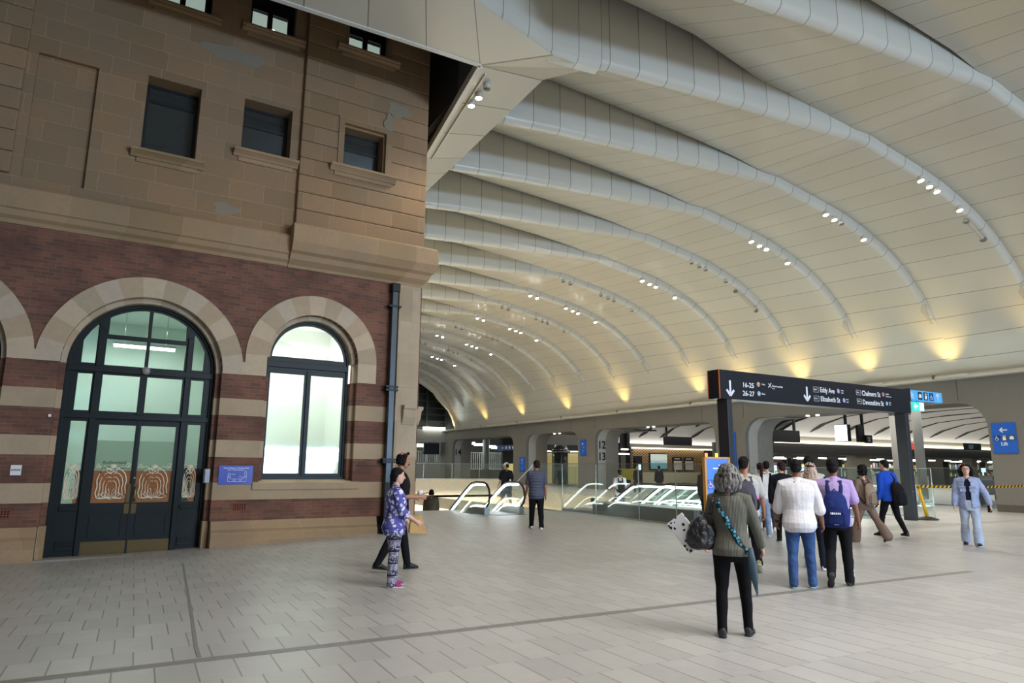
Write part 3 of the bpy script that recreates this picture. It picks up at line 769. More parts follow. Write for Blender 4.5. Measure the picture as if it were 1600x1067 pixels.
def crest(b, cx, z0, wd, y):
    """symmetrical scrollwork etched in the lower door glass"""
    h = .80
    for s in (-1, 1):
        for q, w_ in ((1, .013), (.78, .010), (.56, .009), (.36, .008)):
            b.tube([(cx+s*x*wd*q, y, z0+(.10+(z-.10)*(.35+.65*q))*h) for x, z in ((.05, .80), (.22, .84), (.40, .80), (.56, .70), (.64, .54), (.60, .38), (.66, .22), (.58, .10), (.38, .08), (.18, .12), (.04, .10))], w_, 5)
        scroll(b, cx+s*.12*wd, z0+.80*h, .07, 1.3, 0, y, .010, s); scroll(b, cx+s*.66*wd, z0+.92*h, .05, 1.3, 0, y, .008, s)
        b.tube([(cx+s*x*wd, y, z0+z*h) for x, z in ((.2, .84), (.4, .90), (.6, .86), (.76, .88))], .008, 5)
        for i in range(4): b.tube([(cx, y, z0+.06*h), (cx+s*(.10+.12*i)*wd, y, z0+(.34-.05*i)*h), (cx+s*(.16+.16*i)*wd, y, z0+(.30-.06*i)*h)], .007, 5)
    for i in range(5):
        a = pi/2+(i-2)*.4; b.tube([(cx, y, z0+.84*h), (cx+.08*cos(a), y, z0+.84*h+.09*sin(a))], .012, 5)
def leaf(a, b, hand):
    t = MB(); gx0, gx1 = (a+.11, b-.05) if hand < 0 else (a+.05, b-.11)
    t.prism([(a, -.24), (b, -.24), (b, 2.49), (a, 2.49)], YD+.015, YD+.065, holes=[[(gx0, .80), (gx1, .80), (gx1, 2.38), (gx0, 2.38)]])
    o = build('door_leaf', t, GREEN, parent=door, bevel=.005); sub(o)
    g = MB(); g.box((gx0-.02, YD+.035, .78), (gx1+.02, YD+.041, 2.4)); build('pane', g, WINGLASS, parent=o)
    g = MB(); g.box((gx0, YD+.045, 1.45), (gx1, YD+.047, 2.06)); build('frosted_band', g, FROST, parent=o)
    g = MB(); g.box((gx0, YD+.045, .80), (gx1, YD+.049, 1.45)); build('amber_panel', g, AMBER, parent=o)
    g = MB(); crest(g, (gx0+gx1)/2, .82, (gx1-gx0)*.62, YD+.030); build('etched_scrollwork', g, ETCH, parent=o)
    g = MB(); g.prism([(a+.12, .12), (b-.12, .12), (b-.12, .60), (a+.12, .60)], YD-.002, YD+.02, holes=[[(a+.15, .15), (b-.15, .15), (b-.15, .57), (a+.15, .57)]]); build('panel_moulding', g, GREEN, parent=o)
    g = MB(); g.box((a+.02, YD+.005, -.21), (b-.02, YD+.016, .05))
    for i in range(5):
        for z in (-.18, .02): g.cbox((a+.07+i*(b-a-.14)/4, YD+.004, z), (.018, .006, .018))
    build('kick_plate', g, BRASS, parent=o)
    x = (b-.06) if hand < 0 else (a+.06)
    g = MB(); g.box((x-.05, YD+.004, .58), (x+.05, YD+.015, .78)); g.box((x-.035, YD, .8), (x+.035, YD+.015, 1.18)); build('push_plate', g, BRASS, parent=o)
    if hand > 0:
        g = MB(); g.tube([(x-.0, YD-.02, 1.12), (x, YD-.07, 1.1), (x, YD-.075, .95), (x, YD-.07, .86), (x, YD-.02, .84)], .012, 8); build('door_handle', g, mat('brass_bright', '#a8863f', .3, .8), parent=o)
        g = MB(); g.ell((x-.04, YD, 1.30), (.025, .02, .025)); build('lock', g, STEEL, parent=o)
    return o
l1 = leaf(.12, .945, -1); leaf(.945, 1.77, 1)
g = MB(); g.box((.925, YD+.0, -.22), (.965, YD+.07, 2.5)); g.box((.1, YD+.02, 2.46), (1.8, YD+.08, 2.56)); build('astragal', g, GREEN, parent=door)
for i, (s_, z_) in enumerate((('Authorised', 1.585), ('Persons Only', 1.485))):
    text('lettering', s_, .095, mat('lettering_dark', '#2c3029', .6), l1, (.36, YD+.03, z_), squeeze=1.0)
g = MB()
for x in (-.13, 2.02): crest(g, x, .82, .19, YD+.03)
build('etched_scrollwork', g, ETCH, parent=door)
g = MB(); g.box((-.08, YD+.05, .8), (.01, YD+.054, 1.45)); g.box((2.03, YD+.05, .8), (2.15, YD+.054, 1.45)); build('amber_panel', g, AMBER, parent=door)
g = MB(); g.ell((.965, YD-.10, 3.54), (.085, .07, .085)); g.cyl((.965, YD-.05), .03, 3.5, 3.58, 8)
build('security_camera', g, mat('camera_grey', '#8a8680', .35), frame=FAC, label='grey dome security camera on the transom of the arched door', cat='camera', at=(.965, YD-.05, 3.5))
th = MB(); th.box((-.9, YF-.10, -.235), (2.5, YF-.07, -.205)); th.box((DC-FR, YF+.1, -.24), (DC+FR, YD+.4, -.21))
build('trim_21', th, mat('threshold_stone', '#8d8982', .5), kind='structure', frame=FAC)

# --- window, third arch at the far left
def arched_window(n, cx, cz, r, z0, tr, mull, y=YF+.36):
    f = MB(); ri = r-.10
    hs = []
    a0 = math.asin((tr+.10-cz)/ri) if tr+.10 > cz else 0
    zb = tr+.10
    P = [(cx-sqrt(ri**2-(zb-cz)**2), zb)]+arc(cx, cz, ri, pi-a0, a0, 20)[1:-1]+[(cx+sqrt(ri**2-(zb-cz)**2), zb)]
    hs.append(P)
    xs = [cx-ri]+[m_ for m_ in mull]+[cx+ri]
    for a, b in zip(xs, xs[1:]):
        aa = a if a == xs[0] else a+.075; bb = b if b == xs[-1] else b-.075
        hs.append([(aa, z0+.13), (bb, z0+.13), (bb, tr-.30), (aa, tr-.30)])
    f.prism(archpoly(cx, cz, r, z0), y, y+.08, holes=hs)
    o = build(n, f, GREEN, kind='structure', frame=FAC, bevel=.006, at=(cx, y, z0)); o['_o'] = (cx, y, z0)
    g = MB(); g.box((cx-r, y-.05, tr-.16), (cx+r, y, tr-.02)); g.box((cx-.03, y-.03, z0+.08), (cx+.03, y, tr-.2)); g.box((cx-r, y-.05, z0), (cx+r, y, z0+.07))
    g.prism(archpoly(cx, cz, r, z0), y-.04, y, holes=[[(cx-r+.05, z0+.01)]+arc(cx, cz, r-.05, pi, 0, 24)+[(cx+r-.05, z0+.01)]])
    build('moulding', g, GREEN, parent=o, bevel=.005)
    g = MB(); g.prism(archpoly(cx, cz, r-.04, z0+.05), y+.035, y+.042); build('pane', g, WINGLASS, parent=o)
    return o
arched_window('window_9', WC-.02, WZ, .975, 1.27, 4.02, [WC-.02])
arched_window('window_10', LC, DZ, FR, -.3, 3.6, [LC-.85, LC, LC+.85])

# --- things on the facade
PIPEM = mat('pipe_blue_green', '#10262e', .35, var=.15)
t = thing('drainpipe', (6.33, YF-.12, 0), 'dark blue green square drainpipe running down beside the corner pilaster', 'drainpipe', frame=FAC)
g = MB(); g.box((6.26, YF-.20, -.02), (6.42, YF-.04, 6.1)); build('pipe', g, PIPEM, parent=t, bevel=.015)
g = MB(); g.box((6.24, YF-.22, 5.95), (6.46, YF-.0, 6.18)); build('pipe_head', g, GREEN, parent=t, bevel=.02)
for z in (5.55, 3.5, 3.42, 1.72, 1.66):
    g = MB(); g.box((6.18, YF-.215, z), (6.50, YF-.03, z+.05)); g.ell((6.17, YF-.12, z+.025), (.03, .03, .03), 8, 6); build('bracket', g, GREEN, parent=t)
g = MB(); g.box((6.25, YF-.21, -.02), (6.43, YF-.03, 1.2)); build('pipe_shoe', g, GREEN, parent=t, bevel=.01)
t = thing('plan_sign', (2.88, YF-.02, 1.17), 'blue sign with a white line plan beside the arched door', 'sign', frame=FAC)
g = MB(); g.box((2.53, YF-.025, 1.17), (3.23, YF-.008, 1.57)); build('panel', g, mat('sign_blue_deep', '#2a3fae', .35, var=.03), parent=t)
LW = mat('lettering_white', '#e9ecf2', .5, var=.02)
g = MB()
def ln(p, q, w=.006): g.bar((p[0], YF-.028, p[1]), (q[0], YF-.028, q[1]), w, .004, (0, 1, 0))
for a, b in zip([(2.72, 1.23), (2.72, 1.38), (2.74, 1.41), (2.765, 1.38), (2.765, 1.285), (3.04, 1.285), (3.06, 1.31), (3.06, 1.42), (3.08, 1.46), (3.10, 1.42), (3.10, 1.25), (3.085, 1.23)], [(2.72, 1.38), (2.74, 1.41), (2.765, 1.38), (2.765, 1.285), (3.04, 1.285), (3.06, 1.31), (3.06, 1.42), (3.08, 1.46), (3.10, 1.42), (3.10, 1.25), (3.085, 1.23), (2.72, 1.23)]): ln(a, b)
for x in (2.84, 2.87, 2.97, 3.0): ln((x, 1.23), (x, 1.285))
for z in (1.32, 1.345): ln((2.72, z), (2.765, z)); ln((3.06, z), (3.10, z))
ln((2.77, 1.385), (2.80, 1.385)); ln((3.0, 1.33), (3.05, 1.30))
build('plan_lines', g, LW, parent=t)
text('lettering', 'Central Station to Terminus Place', .042, LW, t, (2.88, YF-.027, 1.505), align='CENTER', squeeze=.9, thick=.001); text('lettering', 'Level 1, Grand Concourse', .036, LW, t, (2.88, YF-.027, 1.468), align='CENTER', squeeze=.9, thick=.001)
text('lettering', 'Stairs', .03, LW, t, (2.81, YF-.027, 1.375), thick=.001); text('lettering', 'Here', .03, LW, t, (2.95, YF-.027, 1.325), thick=.001)
t = thing('notice_plate', (-1.04, YF-.01, 1.36), 'small white notice with a row of dark marks on the brick pier', 'sign', frame=FAC)
g = MB(); g.box((-1.12, YF-.02, 1.36), (-.95, YF-.004, 1.55)); build('panel', g, WHITE, parent=t)
g = MB()
for i in range(5): g.bar((-1.105+i*.03, YF-.023, 1.445), (-1.085+i*.03, YF-.023, 1.475), .008, .003, (0, 1, 0)); g.bar((-1.105+i*.03, YF-.023, 1.475), (-1.085+i*.03, YF-.023, 1.445), .008, .003, (0, 1, 0))
build('marks', g, mat('lettering_dark', '#2c3029', .6), parent=t)
g = MB(); g.box((2.245, YF-.06, 1.20), (2.355, YF+.14, 1.50))
build('card_reader', g, mat('reader_grey', '#8e9294', .35, .3), frame=FAC, bevel=.012, at=(2.3, YF, 1.2), label='small grey card reader box on the jamb right of the arched door', cat='card reader')
def vent(x, z, lab):
    t = thing('wall_vent', (x, YF-.005, z), lab, 'vent', frame=FAC)
    g = MB(); g.box((x-.13, YF-.008, z-.075), (x+.13, YF-.002, z+.075)); build('backing', g, mat('vent_hole', '#1c1210', .9), parent=t)
    g = MB()
    for i in range(6): g.box((x-.13+i*.049, YF-.014, z-.075), (x-.115+i*.049, YF-.004, z+.075))
    for i in range(4): g.box((x-.13, YF-.014, z-.075+i*.045), (x+.13, YF-.004, z-.062+i*.045))
    build('grille', g, mat('terracotta', '#8a4a30', .8), parent=t)
vent(3.02, .69, 'terracotta air vent low in the brick band below the tall arched window'); vent(-1.16, .65, 'terracotta air vent low in the brick band left of the arched door')
g = MB(); g.cbox((.0-.62, YF-.02, 2.50), (.05, .04, .05))
build('wall_sensor', g, WHITE, frame=FAC, at=(-.62, YF, 2.5), label='tiny white sensor on the brick left of the arched door', cat='sensor')
cb = MB(); cb.tube([(5.6, YF-.02, 1.60), (6.3, YF-.03, 1.60), (6.9, YF-.08, 1.60)], .012, 6)
build('cable_conduit', cb, mat('conduit', '#5b5048', .5), frame=FAC, label='thin horizontal conduit crossing behind the drainpipe', cat='conduit', at=(6.3, YF, 1.6))
# ================================================================== ceiling lights on the ribs
SPOTON = glow('downlight_lens', '#fffdf4', 60.); SPOTOFF = mat('downlight_unlit', '#6d685c', .4); HOUSE = mat('lamp_housing', '#b9b3a3', .4)
def rib_point(k, x):
    z = interp(NP, x); return Vector((x, Y0+DY*k+.10, z+.02))
def downlight(k, x, on, label, group):
    p = rib_point(k, x); a = rib_point(k, x+.1)-rib_point(k, x-.1); a.normalize()
    aim = Vector((-.30*0, -.25, -1)).normalized()
    t = thing('ceiling_spotlight', tuple(p), label, 'spotlight', group)
    R = aim.to_track_quat('Z', 'Y').to_matrix()
    g = MB(); u = R @ Vector((.085, 0, 0)); v = R @ Vector((0, .085, 0))
    u = u*1.3; v = v*1.3; g.loft([(p-aim*.12, u*.8, v*.8), (p+aim*.13, u, v)], 16); hs_ = build('housing', g, HOUSE, parent=t); hs_['_o'] = tuple(t['_o'])
    g = MB(); g.loft([(p+aim*.128, u*.88, v*.88), (p+aim*.137, u*.88, v*.88)], 16); build('lens', g, SPOTON if on else SPOTOFF, parent=hs_)
    return p+aim*.25, aim
ORD = {1: 'nearest', 2: 'second', 3: 'third', 4: 'fourth', 5: 'fifth', 6: 'sixth', 7: 'seventh', 8: 'eighth', 9: 'ninth', 10: 'tenth', 11: 'eleventh', 12: 'twelfth', 13: 'thirteenth', 14: 'fourteenth'}
for k in range(1, 15):
    lit = k in (1, 2, 3) or (k % 2 == 1)
    xs = [22.8, 23.3, 23.72, 25.05]
    if k >= 6: xs = [20.2, 20.68]+xs
    if k == 13: pass
    for i, x in enumerate(xs):
        on = lit and not (k == 2 and abs(x-23.72) < .05)
        grp = ('lit spotlights on the %s rib from the camera' if lit else 'unlit spotlights on the %s rib from the camera') % ORD[k]
        wh = (['first of the upper pair', 'second of the upper pair'] if len(xs) == 6 else [])+['highest of the three together', 'middle of the three together', 'lowest of the three together', 'single one farthest right']
        lab = '%s spotlight on the %s lamp rib, %s' % ('glowing' if on else 'unlit', ORD[k], wh[i])
        p, aim = downlight(k, x, on, lab, grp)
    if lit:
        lamp('rib_lamp', 'SPOT', (23.3, Y0+DY*k+.1, 11.05), 1350 if k < 8 else 1500, (1, .92, .77), (22.8, Y0+DY*k-2, 0), angle=105, blend=.8, radius=.12)
        if k > 1: lamp('rib_lamp', 'SPOT', (25.0, Y0+DY*k+.1, 10.55), 420, (1, .92, .77), (24.0, Y0+DY*k-1.5, 0), angle=100, blend=.8, radius=.10)
# linear fixtures on the lower ribs
def batten(k, x0, x1):
    a = rib_point(k, x0)+Vector((-.12, .06, -.14)); b = rib_point(k, x1)+Vector((-.12, .06, -.14))
    t = thing('linear_fixture', tuple(a), 'long grey linear fixture lying along the %s rib at the right' % ORD[k], 'light fixture')
    g = MB(); g.bar(a, b, .10, .08, (-.5, 0, 1)); build('housing', g, HOUSE, parent=t)
    for e_ in (a, b): g = MB(); g.ell(e_, (.09, .12, .09)); build('end_cap', g, SPOTOFF, parent=t)
batten(1, 25.7, 26.7); batten(4, 25.9, 27.3)
# lamps on the eave beside the old building
for i, (y, on, lab) in enumerate(((14.55, False, 'unlit round spotlight on the white eave, highest of the three'), (15.05, True, 'glowing spotlight on the white eave, middle of the three'), (15.50, True, 'glowing spotlight on the white eave, lowest of the three'))):
    c = Vector((7.0, y-.2, 11.22)); t = thing('eave_spotlight', tuple(c), lab, 'spotlight')
    g = MB(); g.cyl((c.x, c.y), .10, c.z-.10, c.z+.1, 18); build('housing', g, HOUSE, parent=t)
    g = MB(); g.cyl((c.x, c.y), .085, c.z-.108, c.z-.10, 18); build('lens', g, SPOTON if on else SPOTOFF, parent=t)
lamp('eave_lamp', 'SPOT', (6.95, 14.9, 11.0), 500, (1, .95, .86), (4.5, 12.5, 0), angle=120, blend=.9, radius=.12)
# uplights on the ledge
UPL = [2, 3, 4, 5, 6, 8, 10, 12, 14, 16, 0]
for k in UPL:
    y = Y0+DY*k if k else Y0+DY*1
    if k == 0: y = Y0+DY*.95
    t = thing('ledge_uplight', (W-.55, y, 5.56), 'white uplight trough', 'uplight', 'uplights on the ledge')
    t['label'] = 'white uplight trough on the concrete ledge, number %d from the right' % (UPL.index(k)+1)
    g = MB(); g.tube([(W-.50, y-.7, 5.52), (W-.50, y+.55, 5.52)], .075, 10, rounded=True); build('body', g, mat('uplight_body', '#c2beb2', .4), parent=t)
    g = MB(); g.cbox((W-.5, y+.6, 5.55), (.16, .10, .16)); build('end_cap', g, mat('bracket_grey', '#57534b', .5), parent=t)
    lamp('ledge_lamp', 'SPOT', (W-.62, y, 5.66), 190, (1, .70, .22), (W-.75, y, 10), angle=84, blend=1., radius=.12)
for t in [o for o in COL.objects if o.name.startswith('ledge_uplight')]:
    del t['group']
names = ['rightmost lit uplight trough on the ledge, beyond the rightmost concrete pier', 'uplight trough on the ledge right above the hanging lift sign', 'uplight trough on the ledge just above the right half of the black sign beam', 'uplight trough on the ledge hidden behind the middle of the black sign beam', 'uplight trough on the ledge just left of the black sign beam', 'uplight trough on the ledge between the two steel number bands', 'uplight trough on the ledge above the steel band with 12 and 13', 'uplight trough on the ledge above the round lift shaft', 'uplight trough on the ledge above the platform opening', 'uplight trough on the ledge near the far end, last glow but one', 'uplight trough on the ledge at the near right, outside the sign beam']
for t, n_ in zip([o for o in COL.objects if o.name.startswith('ledge_uplight')], names): t['label'] = n_

# ================================================================== lower level seen through the openings in the floor
pit = MB()
WARM = mat('warm_lower_wall', '#cdbfa4', .7, var=.06)
pit.box((8.3, 23.4, -6.2), (23.6, 44.3, -6.0)); pit.box((8.3, 44.0, -6), (23.6, 44.3, -.3)); pit.box((8.3, 23.2, -6), (8.6, 44.3, -.5)); pit.box((23.3, 19, -6), (23.6, 44.3, -.5)); pit.box((13.9, 19.0, -6), (23.5, 19.2, -.5)); pit.box((8.4, 20, -6.2), (24, 24, -6))
build('wall_4', pit, WARM, kind='structure')
rm = MB(); rm.box((8.4, 23.66, -.9), (13.9, 23.72, .004)); rm.box((8.4, 43.96, -.35), (23.4, 44.2, .66)); rm.box((8.4, 43.9, .58), (23.4, 44.3, .72)); rm.box((8.4, 23.5, -.9), (8.62, 44.2, .3)); rm.box((13.75, 19.2, -.5), (13.9, 44, .0)); rm.box((23.28, 19.2, -.9), (23.4, 44, .0)); rm.box((13.9, 19.16, -.8), (23.3, 19.24, 0))
build('trim_22', rm, mat('slab_edge', '#aaa79c', .55), kind='structure')

def gpanels(name, pts, h, label, base_z=0.0, post=False, rail=True, M=CLEAR, cat='balustrade', th=.02):
    """glass balustrade: one pane per pair of points, with a thin steel top rail and a foot rail"""
    c = Vector((pts[0][0], pts[0][1], base_z)); t = thing(name, tuple(c), label, cat)
    for a, b in zip(pts, pts[1:]):
        A = Vector((a[0], a[1], base_z)); B = Vector((b[0], b[1], base_z)); d = (B-A).normalized()*.012
        g = MB(); g.bar(A+d+Vector((0, 0, h/2)), B-d+Vector((0, 0, h/2)), th, h); build('glass_panel', g, M, parent=t)
    g = MB()
    for a, b in zip(pts, pts[1:]): g.bar((a[0], a[1], base_z+h+.0), (b[0], b[1], base_z+h+.0), .03, .02)
    build('top_rail', g, STEEL, parent=t)
    g = MB()
    for a, b in zip(pts, pts[1:]): g.bar((a[0], a[1], base_z+.02), (b[0], b[1], base_z+.02), .05, .05)
    build('foot_rail', g, STEEL, parent=t)
    g = MB()
    for p in pts: g.box((p[0]-.012, p[1]-.012, base_z), (p[0]+.012, p[1]+.012, base_z+h))
    build('joint', g, mat('joint_steel', '#cdd0cb', .25, .6), parent=t)
    return t
gpanels('glass_balustrade', [(13.72, 13.2), (13.72, 15.3), (13.70, 16.95), (13.70, 19.2), (13.70, 21.3), (13.72, 23.5)], 1.72, 'tall clear glass balustrade along the left side of the escalators')
gpanels('glass_balustrade', [(8.7, 43.9), (10.8, 43.9), (12.9, 43.9), (15, 43.9), (17.1, 43.9), (19.2, 43.9), (21.3, 43.9), (23.3, 43.9)], 1.05, 'far glass balustrade across the end of the floor opening', .72)
gpanels('glass_balustrade', [(23.9, 13.9), (23.9, 15.4), (23.9, 17.3), (23.9, 19.2), (23.9, 21.5), (23.9, 24)], 1.66, 'clear glass balustrade behind the walking group, left of the right sign post')
gpanels('glass_balustrade', [(33.3, 15.2), (33.3, 17.6), (33.3, 20), (33.3, 22.4), (33.3, 24.8), (33.3, 27.9)], 1.72, 'glass balustrade inside the rightmost arch opening behind the denim jacket person')
gpanels('glass_balustrade', [(33.5, 45.2), (33.5, 47.5), (33.5, 50), (33.5, 53)], 1.6, 'glass screen in front of the round lift shaft')
gr = MB(); gr.tube([(9.05, 24.2, .75), (9.25, 24.2, .75)], .02, 6)
g = MB(); g.bar((12.1, 23.8, .0), (13.66, 23.4, 1.64), .025, .03)
build('raked_rail', g, STEEL, label='thin raked rail rising to the corner of the tall glass balustrade', cat='handrail', at=(12.1, 23.8, 0))
st = MB()
for i in range(24): st.box((8.65, 23.75+i*.31, -.17*(i+1)-.1), (10.15, 23.75+(i+1)*.31, -.17*(i+1)))
build('trim_23', st, mat('stair_stone', '#b6b1a6', .5), kind='structure')
g = MB(); g.tube([(8.75, 23.5, 0), (8.75, 23.5, .92)], .022, 8); g.tube([(8.75, 23.5, .92), (8.75, 26, .92), (8.75, 29, -.75)], .022, 8); g.tube([(8.75, 26, .9), (8.75, 26, -1.2)], .018, 8)
build('stair_handrail', g, mat('handrail_dark_red', '#4a2c28', .35, .4), label='dark stair handrail beside the corner of the old building', cat='handrail', at=(8.75, 23.5, 0))

# ---------------------------------------------------------------- escalators (they go down, away from the camera)
STRIP = glow('escalator_strip_light', '#f2fbff', 11.)
def esc_path(y_new, y_crest, zt, ylen=12, slope=.577):
    return [(y_new, zt), (y_crest-.6, zt), (y_crest-.25, zt-.05), (y_crest, zt-.16), (y_crest+.35, zt-.34), (y_crest+.35+ylen, zt-.34-ylen*slope)]
def escalator(x0, x1, y_new, y_crest, label, group=None, skirt_left=True):
    t = thing('escalator', ((x0+x1)/2, y_new, 0), label, 'escalator', group)
    for sx, x in ((-1, x0), (1, x1)):
        top = esc_path(y_new+.45, y_crest, 1.06)
        # handrail with rounded newel
        nw = [(y_new+.45+.45*sin(a)*-1, .61+.45*cos(a)) for a in [radians(q) for q in (180, 150, 120, 90, 60, 30)]]
        P = [(x, y, z) for y, z in nw]+[(x, y, z) for y, z in top]
        P[0] = (x, y_new+.9, .17); P[1] = (x, y_new+.28, .22)
        g = MB(); g.tube(P, .040, 8, flat=.8, side=(1, 0, 0)); build('handrail', g, RUBBER, parent=t)
        # glass side
        poly = [(y_new+.35, .20), (y_new+.12, .35), (y_new+.04, .61), (y_new+.12, .86), (y_new+.35, 1.0), (y_new+.45, 1.02)]+[(y, z-.04) for y, z in top[1:]]
        bot = [(y, z-.86) for y, z in top]
        poly = poly+[(y, z) for y, z in reversed(bot)]
        g = MB(); g.prism(poly, x-.006, x+.006, plane='YZ'); build('side_glass', g, glass('escalator_glass', '#f4faf8', 1.1, .03, .05), parent=t)
        # lit strips at handrail and skirt; thin one added as reflection in the glass
        g = MB()
        for dz, w_ in ((-.085, .05), (-.80, .05), (-.58, .015)):
            pp = [(x-sx*.03, y, z+dz) for y, z in top[:]]
            for a, b in zip(pp, pp[1:]): g.bar(a, b, .03, w_)
        build('light_strip', g, STRIP, parent=t)
        # skirt / cladding
        g = MB(); poly = [(y_new+.2, -.02), (y_new+.2, .24)]+[(y, z-.84) for y, z in top[1:]]+[(y, z-1.35) for y, z in reversed(top[2:])]+[(y_crest-.6, -.02)]
        g.prism(poly, x-.09, x+.09, plane='YZ'); build('skirt', g, mat('escalator_steel', '#8b8f8c', .3, .7), parent=t)
    g = MB(); y, z = y_new+1.0, .0
    g.box((x0+.1, y_new-.3, .0), (x1-.1, y_crest-.9, .012))
    n = int((y_crest+12-y_crest+.9)/.4)
    yy = y_crest-.9; zz = .01
    for i in range(30):
        drop = 0 if i < 2 else (.08 if i == 2 else .23)
        zz -= drop; g.box((x0+.1, yy, zz-.25), (x1-.1, yy+.4, zz)); yy += .4
    build('steps', g, mat('step_dark', '#4a4d4d', .4, .5), parent=t)
    return t
escalator(10.55, 11.9, 20.9, 22.6, 'narrow lit escalator at the left, just behind the man in a white cap')
for i, (a, b, lab) in enumerate(((15.3, 16.7, 'lit escalator nearest the tall glass balustrade'), (17.3, 18.7, 'lit escalator second from the tall glass balustrade'), (19.3, 20.7, 'lit escalator third from the tall glass balustrade'), (21.3, 22.7, 'lit escalator farthest right in the bank under the black sign'))):
    escalator(a, b, 15.1, 19.5, lab)
g = MB(); g.box((14.1, 15.0, 0), (15.1, 20.0, .42)); g.box((14.1, 20.0, -.6), (15.1, 22.0, .1))
build('escalator_cladding', g, mat('cladding_grey', '#6f7371', .4, .3), label='low grey metal cladding box between the tall glass and the first escalator', cat='cladding', at=(14.6, 17, 0), bevel=.02)
# bright screens in the lower level
for i, (x, y) in enumerate(((12.5, 43.8), (20, 43.8))):
    g = MB(); g.box((x-1.2, y-.1, -3.2), (x+1.2, y, -1.6)); build('lit_panel', g, glow('lit_poster', '#7fa6d8', 1.2), label='blue lit advertising panel on the lower level wall, %s' % ('left one' if i == 0 else 'right one'), cat='screen', at=(x, y, -3.2))
for y in (27, 31, 35, 39):
    for x in (11.5, 18):
        g = MB(); g.box((x-.8, y-.06, -5.95), (x+.8, y+.06, -5.9))
# ================================================================== the black overhead sign
P0 = Vector((14.02, 13.55, 0)); P1 = Vector((22.40, 13.74, 0)); sx = (P1-P0).normalized(); SZ0, SZ1 = 3.46, 4.25
SA = P0-sx*.40; SB = P1+sx*.12
t = thing('overhead_sign', tuple(SA), 'long black overhead direction sign on two dark posts', 'sign')
SIGNF = mat('sign_face_black', '#1d2028', .32, var=.05)
nn = Vector((-sx.y, sx.x, 0))
def sp(u, v, off=0.0):  # point on the face: u metres from the left edge of the face, z = v
    return SA+sx*u-nn*(.20+off)+Vector((0, 0, v))
g = MB(); g.bar(SA+Vector((0, 0, (SZ0+SZ1)/2)), SB+Vector((0, 0, (SZ0+SZ1)/2)), .40, SZ1-SZ0); build('sign_box', g, SIGNF, parent=t, bevel=.01)
g = MB()
for off in (-.205, .195):
    c = SA+nn*off; g.box((c.x-.012, c.y-.006, SZ0), (c.x+.012, c.y+.016, SZ1))
build('orange_edge', g, mat('sign_orange', '#c9661f', .4), parent=t)
for p, lab in ((P0+Vector((-.02, 0, 0)), 0), (P1-Vector((.12, 0, 0)), 1)):
    g = MB(); g.box((p.x-.09, p.y-.19, 0), (p.x+.09, p.y+.19, SZ0)); build('post', g, DARKM, parent=t, bevel=.012)
def arrow(b, c, X, Z, size, w_=.16, d=.004):
    """arrow glyph centred at c pointing along Z"""
    c = Vector(c); X = Vector(X); Z = Vector(Z); Nn = X.cross(Z)
    b.bar(c-Z*size*.5, c+Z*size*.42, size*w_, d, Nn)
    for s in (-1, 1): b.bar(c+Z*size*.5, c+Z*size*.12+X*s*size*.34, size*w_, d, Nn)
# lettering layout, measured in metres along the sign face
def st_(body, u, v, h, sq=.85): return text('lettering', body, h/.70, LW, t, sp(u, v, .002), xdir=sx, squeeze=sq)
LAYOUT = {(1141, 606): (0.412, 3.764), (1261, 615): (3.618, 3.800), (1160, 604.5): (0.890, 3.821), (1160, 597.0): (0.900, 3.956), (1178, 604.5): (1.352, 3.852), (1160.5, 617.7): (0.885, 3.587), (1160.5, 610.2): (0.895, 3.721), (1179, 617.7): (1.359, 3.615), (1281.5, 612.6): (4.229, 3.883), (1281.5, 604.8000000000001): (4.247, 4.035), (1304, 612.6): (4.916, 3.925), (1282.5, 626.5): (4.228, 3.615), (1282.5, 618.9): (4.245, 3.762), (1313, 626.5): (5.163, 3.666), (1347, 617.6): (6.282, 3.907), (1347, 610.0): (6.304, 4.063), (1375.5, 617.6): (7.247, 3.964), (1348.5, 631.6): (6.292, 3.625), (1348.5, 624.0): (6.314, 3.780), (1381, 631.6): (7.394, 3.683), (1185, 600.5): (1.541, 3.936), (1186, 615): (1.545, 3.675), (1310, 611): (5.108, 3.968), (1319, 625.5): (5.355, 3.696), (1380.3, 616.3): (7.418, 4.002), (1386, 630.5): (7.572, 3.715), (1190, 601.5): (1.671, 3.927), (1206.5, 604.5): (2.107, 3.901), (1206.5, 607.8): (2.102, 3.840), (1190.5, 616.5): (1.661, 3.654), (1314.5, 611): (5.249, 3.977), (1314.5, 614.5): (5.240, 3.907), (1322.5, 625): (5.467, 3.713), (1322.5, 628.8): (5.457, 3.637), (1384, 616.5): (7.547, 4.005), (1384, 620): (7.536, 3.931), (1389.5, 629.8): (7.697, 3.736), (1389.5, 633): (7.687, 3.669), (1203, 602): (2.017, 3.941), (1275, 608.5): (4.044, 3.950), (1276, 622.5): (4.043, 3.681), (1341.5, 613.2): (6.113, 3.986), (1343, 627): (6.124, 3.709)}   # slot: (metres along the face, height)
U = lambda a, b: LAYOUT[(a, b)]
ICON = {'o': mat('icon_orange', '#d8744a', .4), 'b': mat('icon_blue', '#4f9fd0', .4), 'v': mat('icon_violet', '#6f7fd0', .4), 'r': mat('icon_red', '#c8304a', .4)}
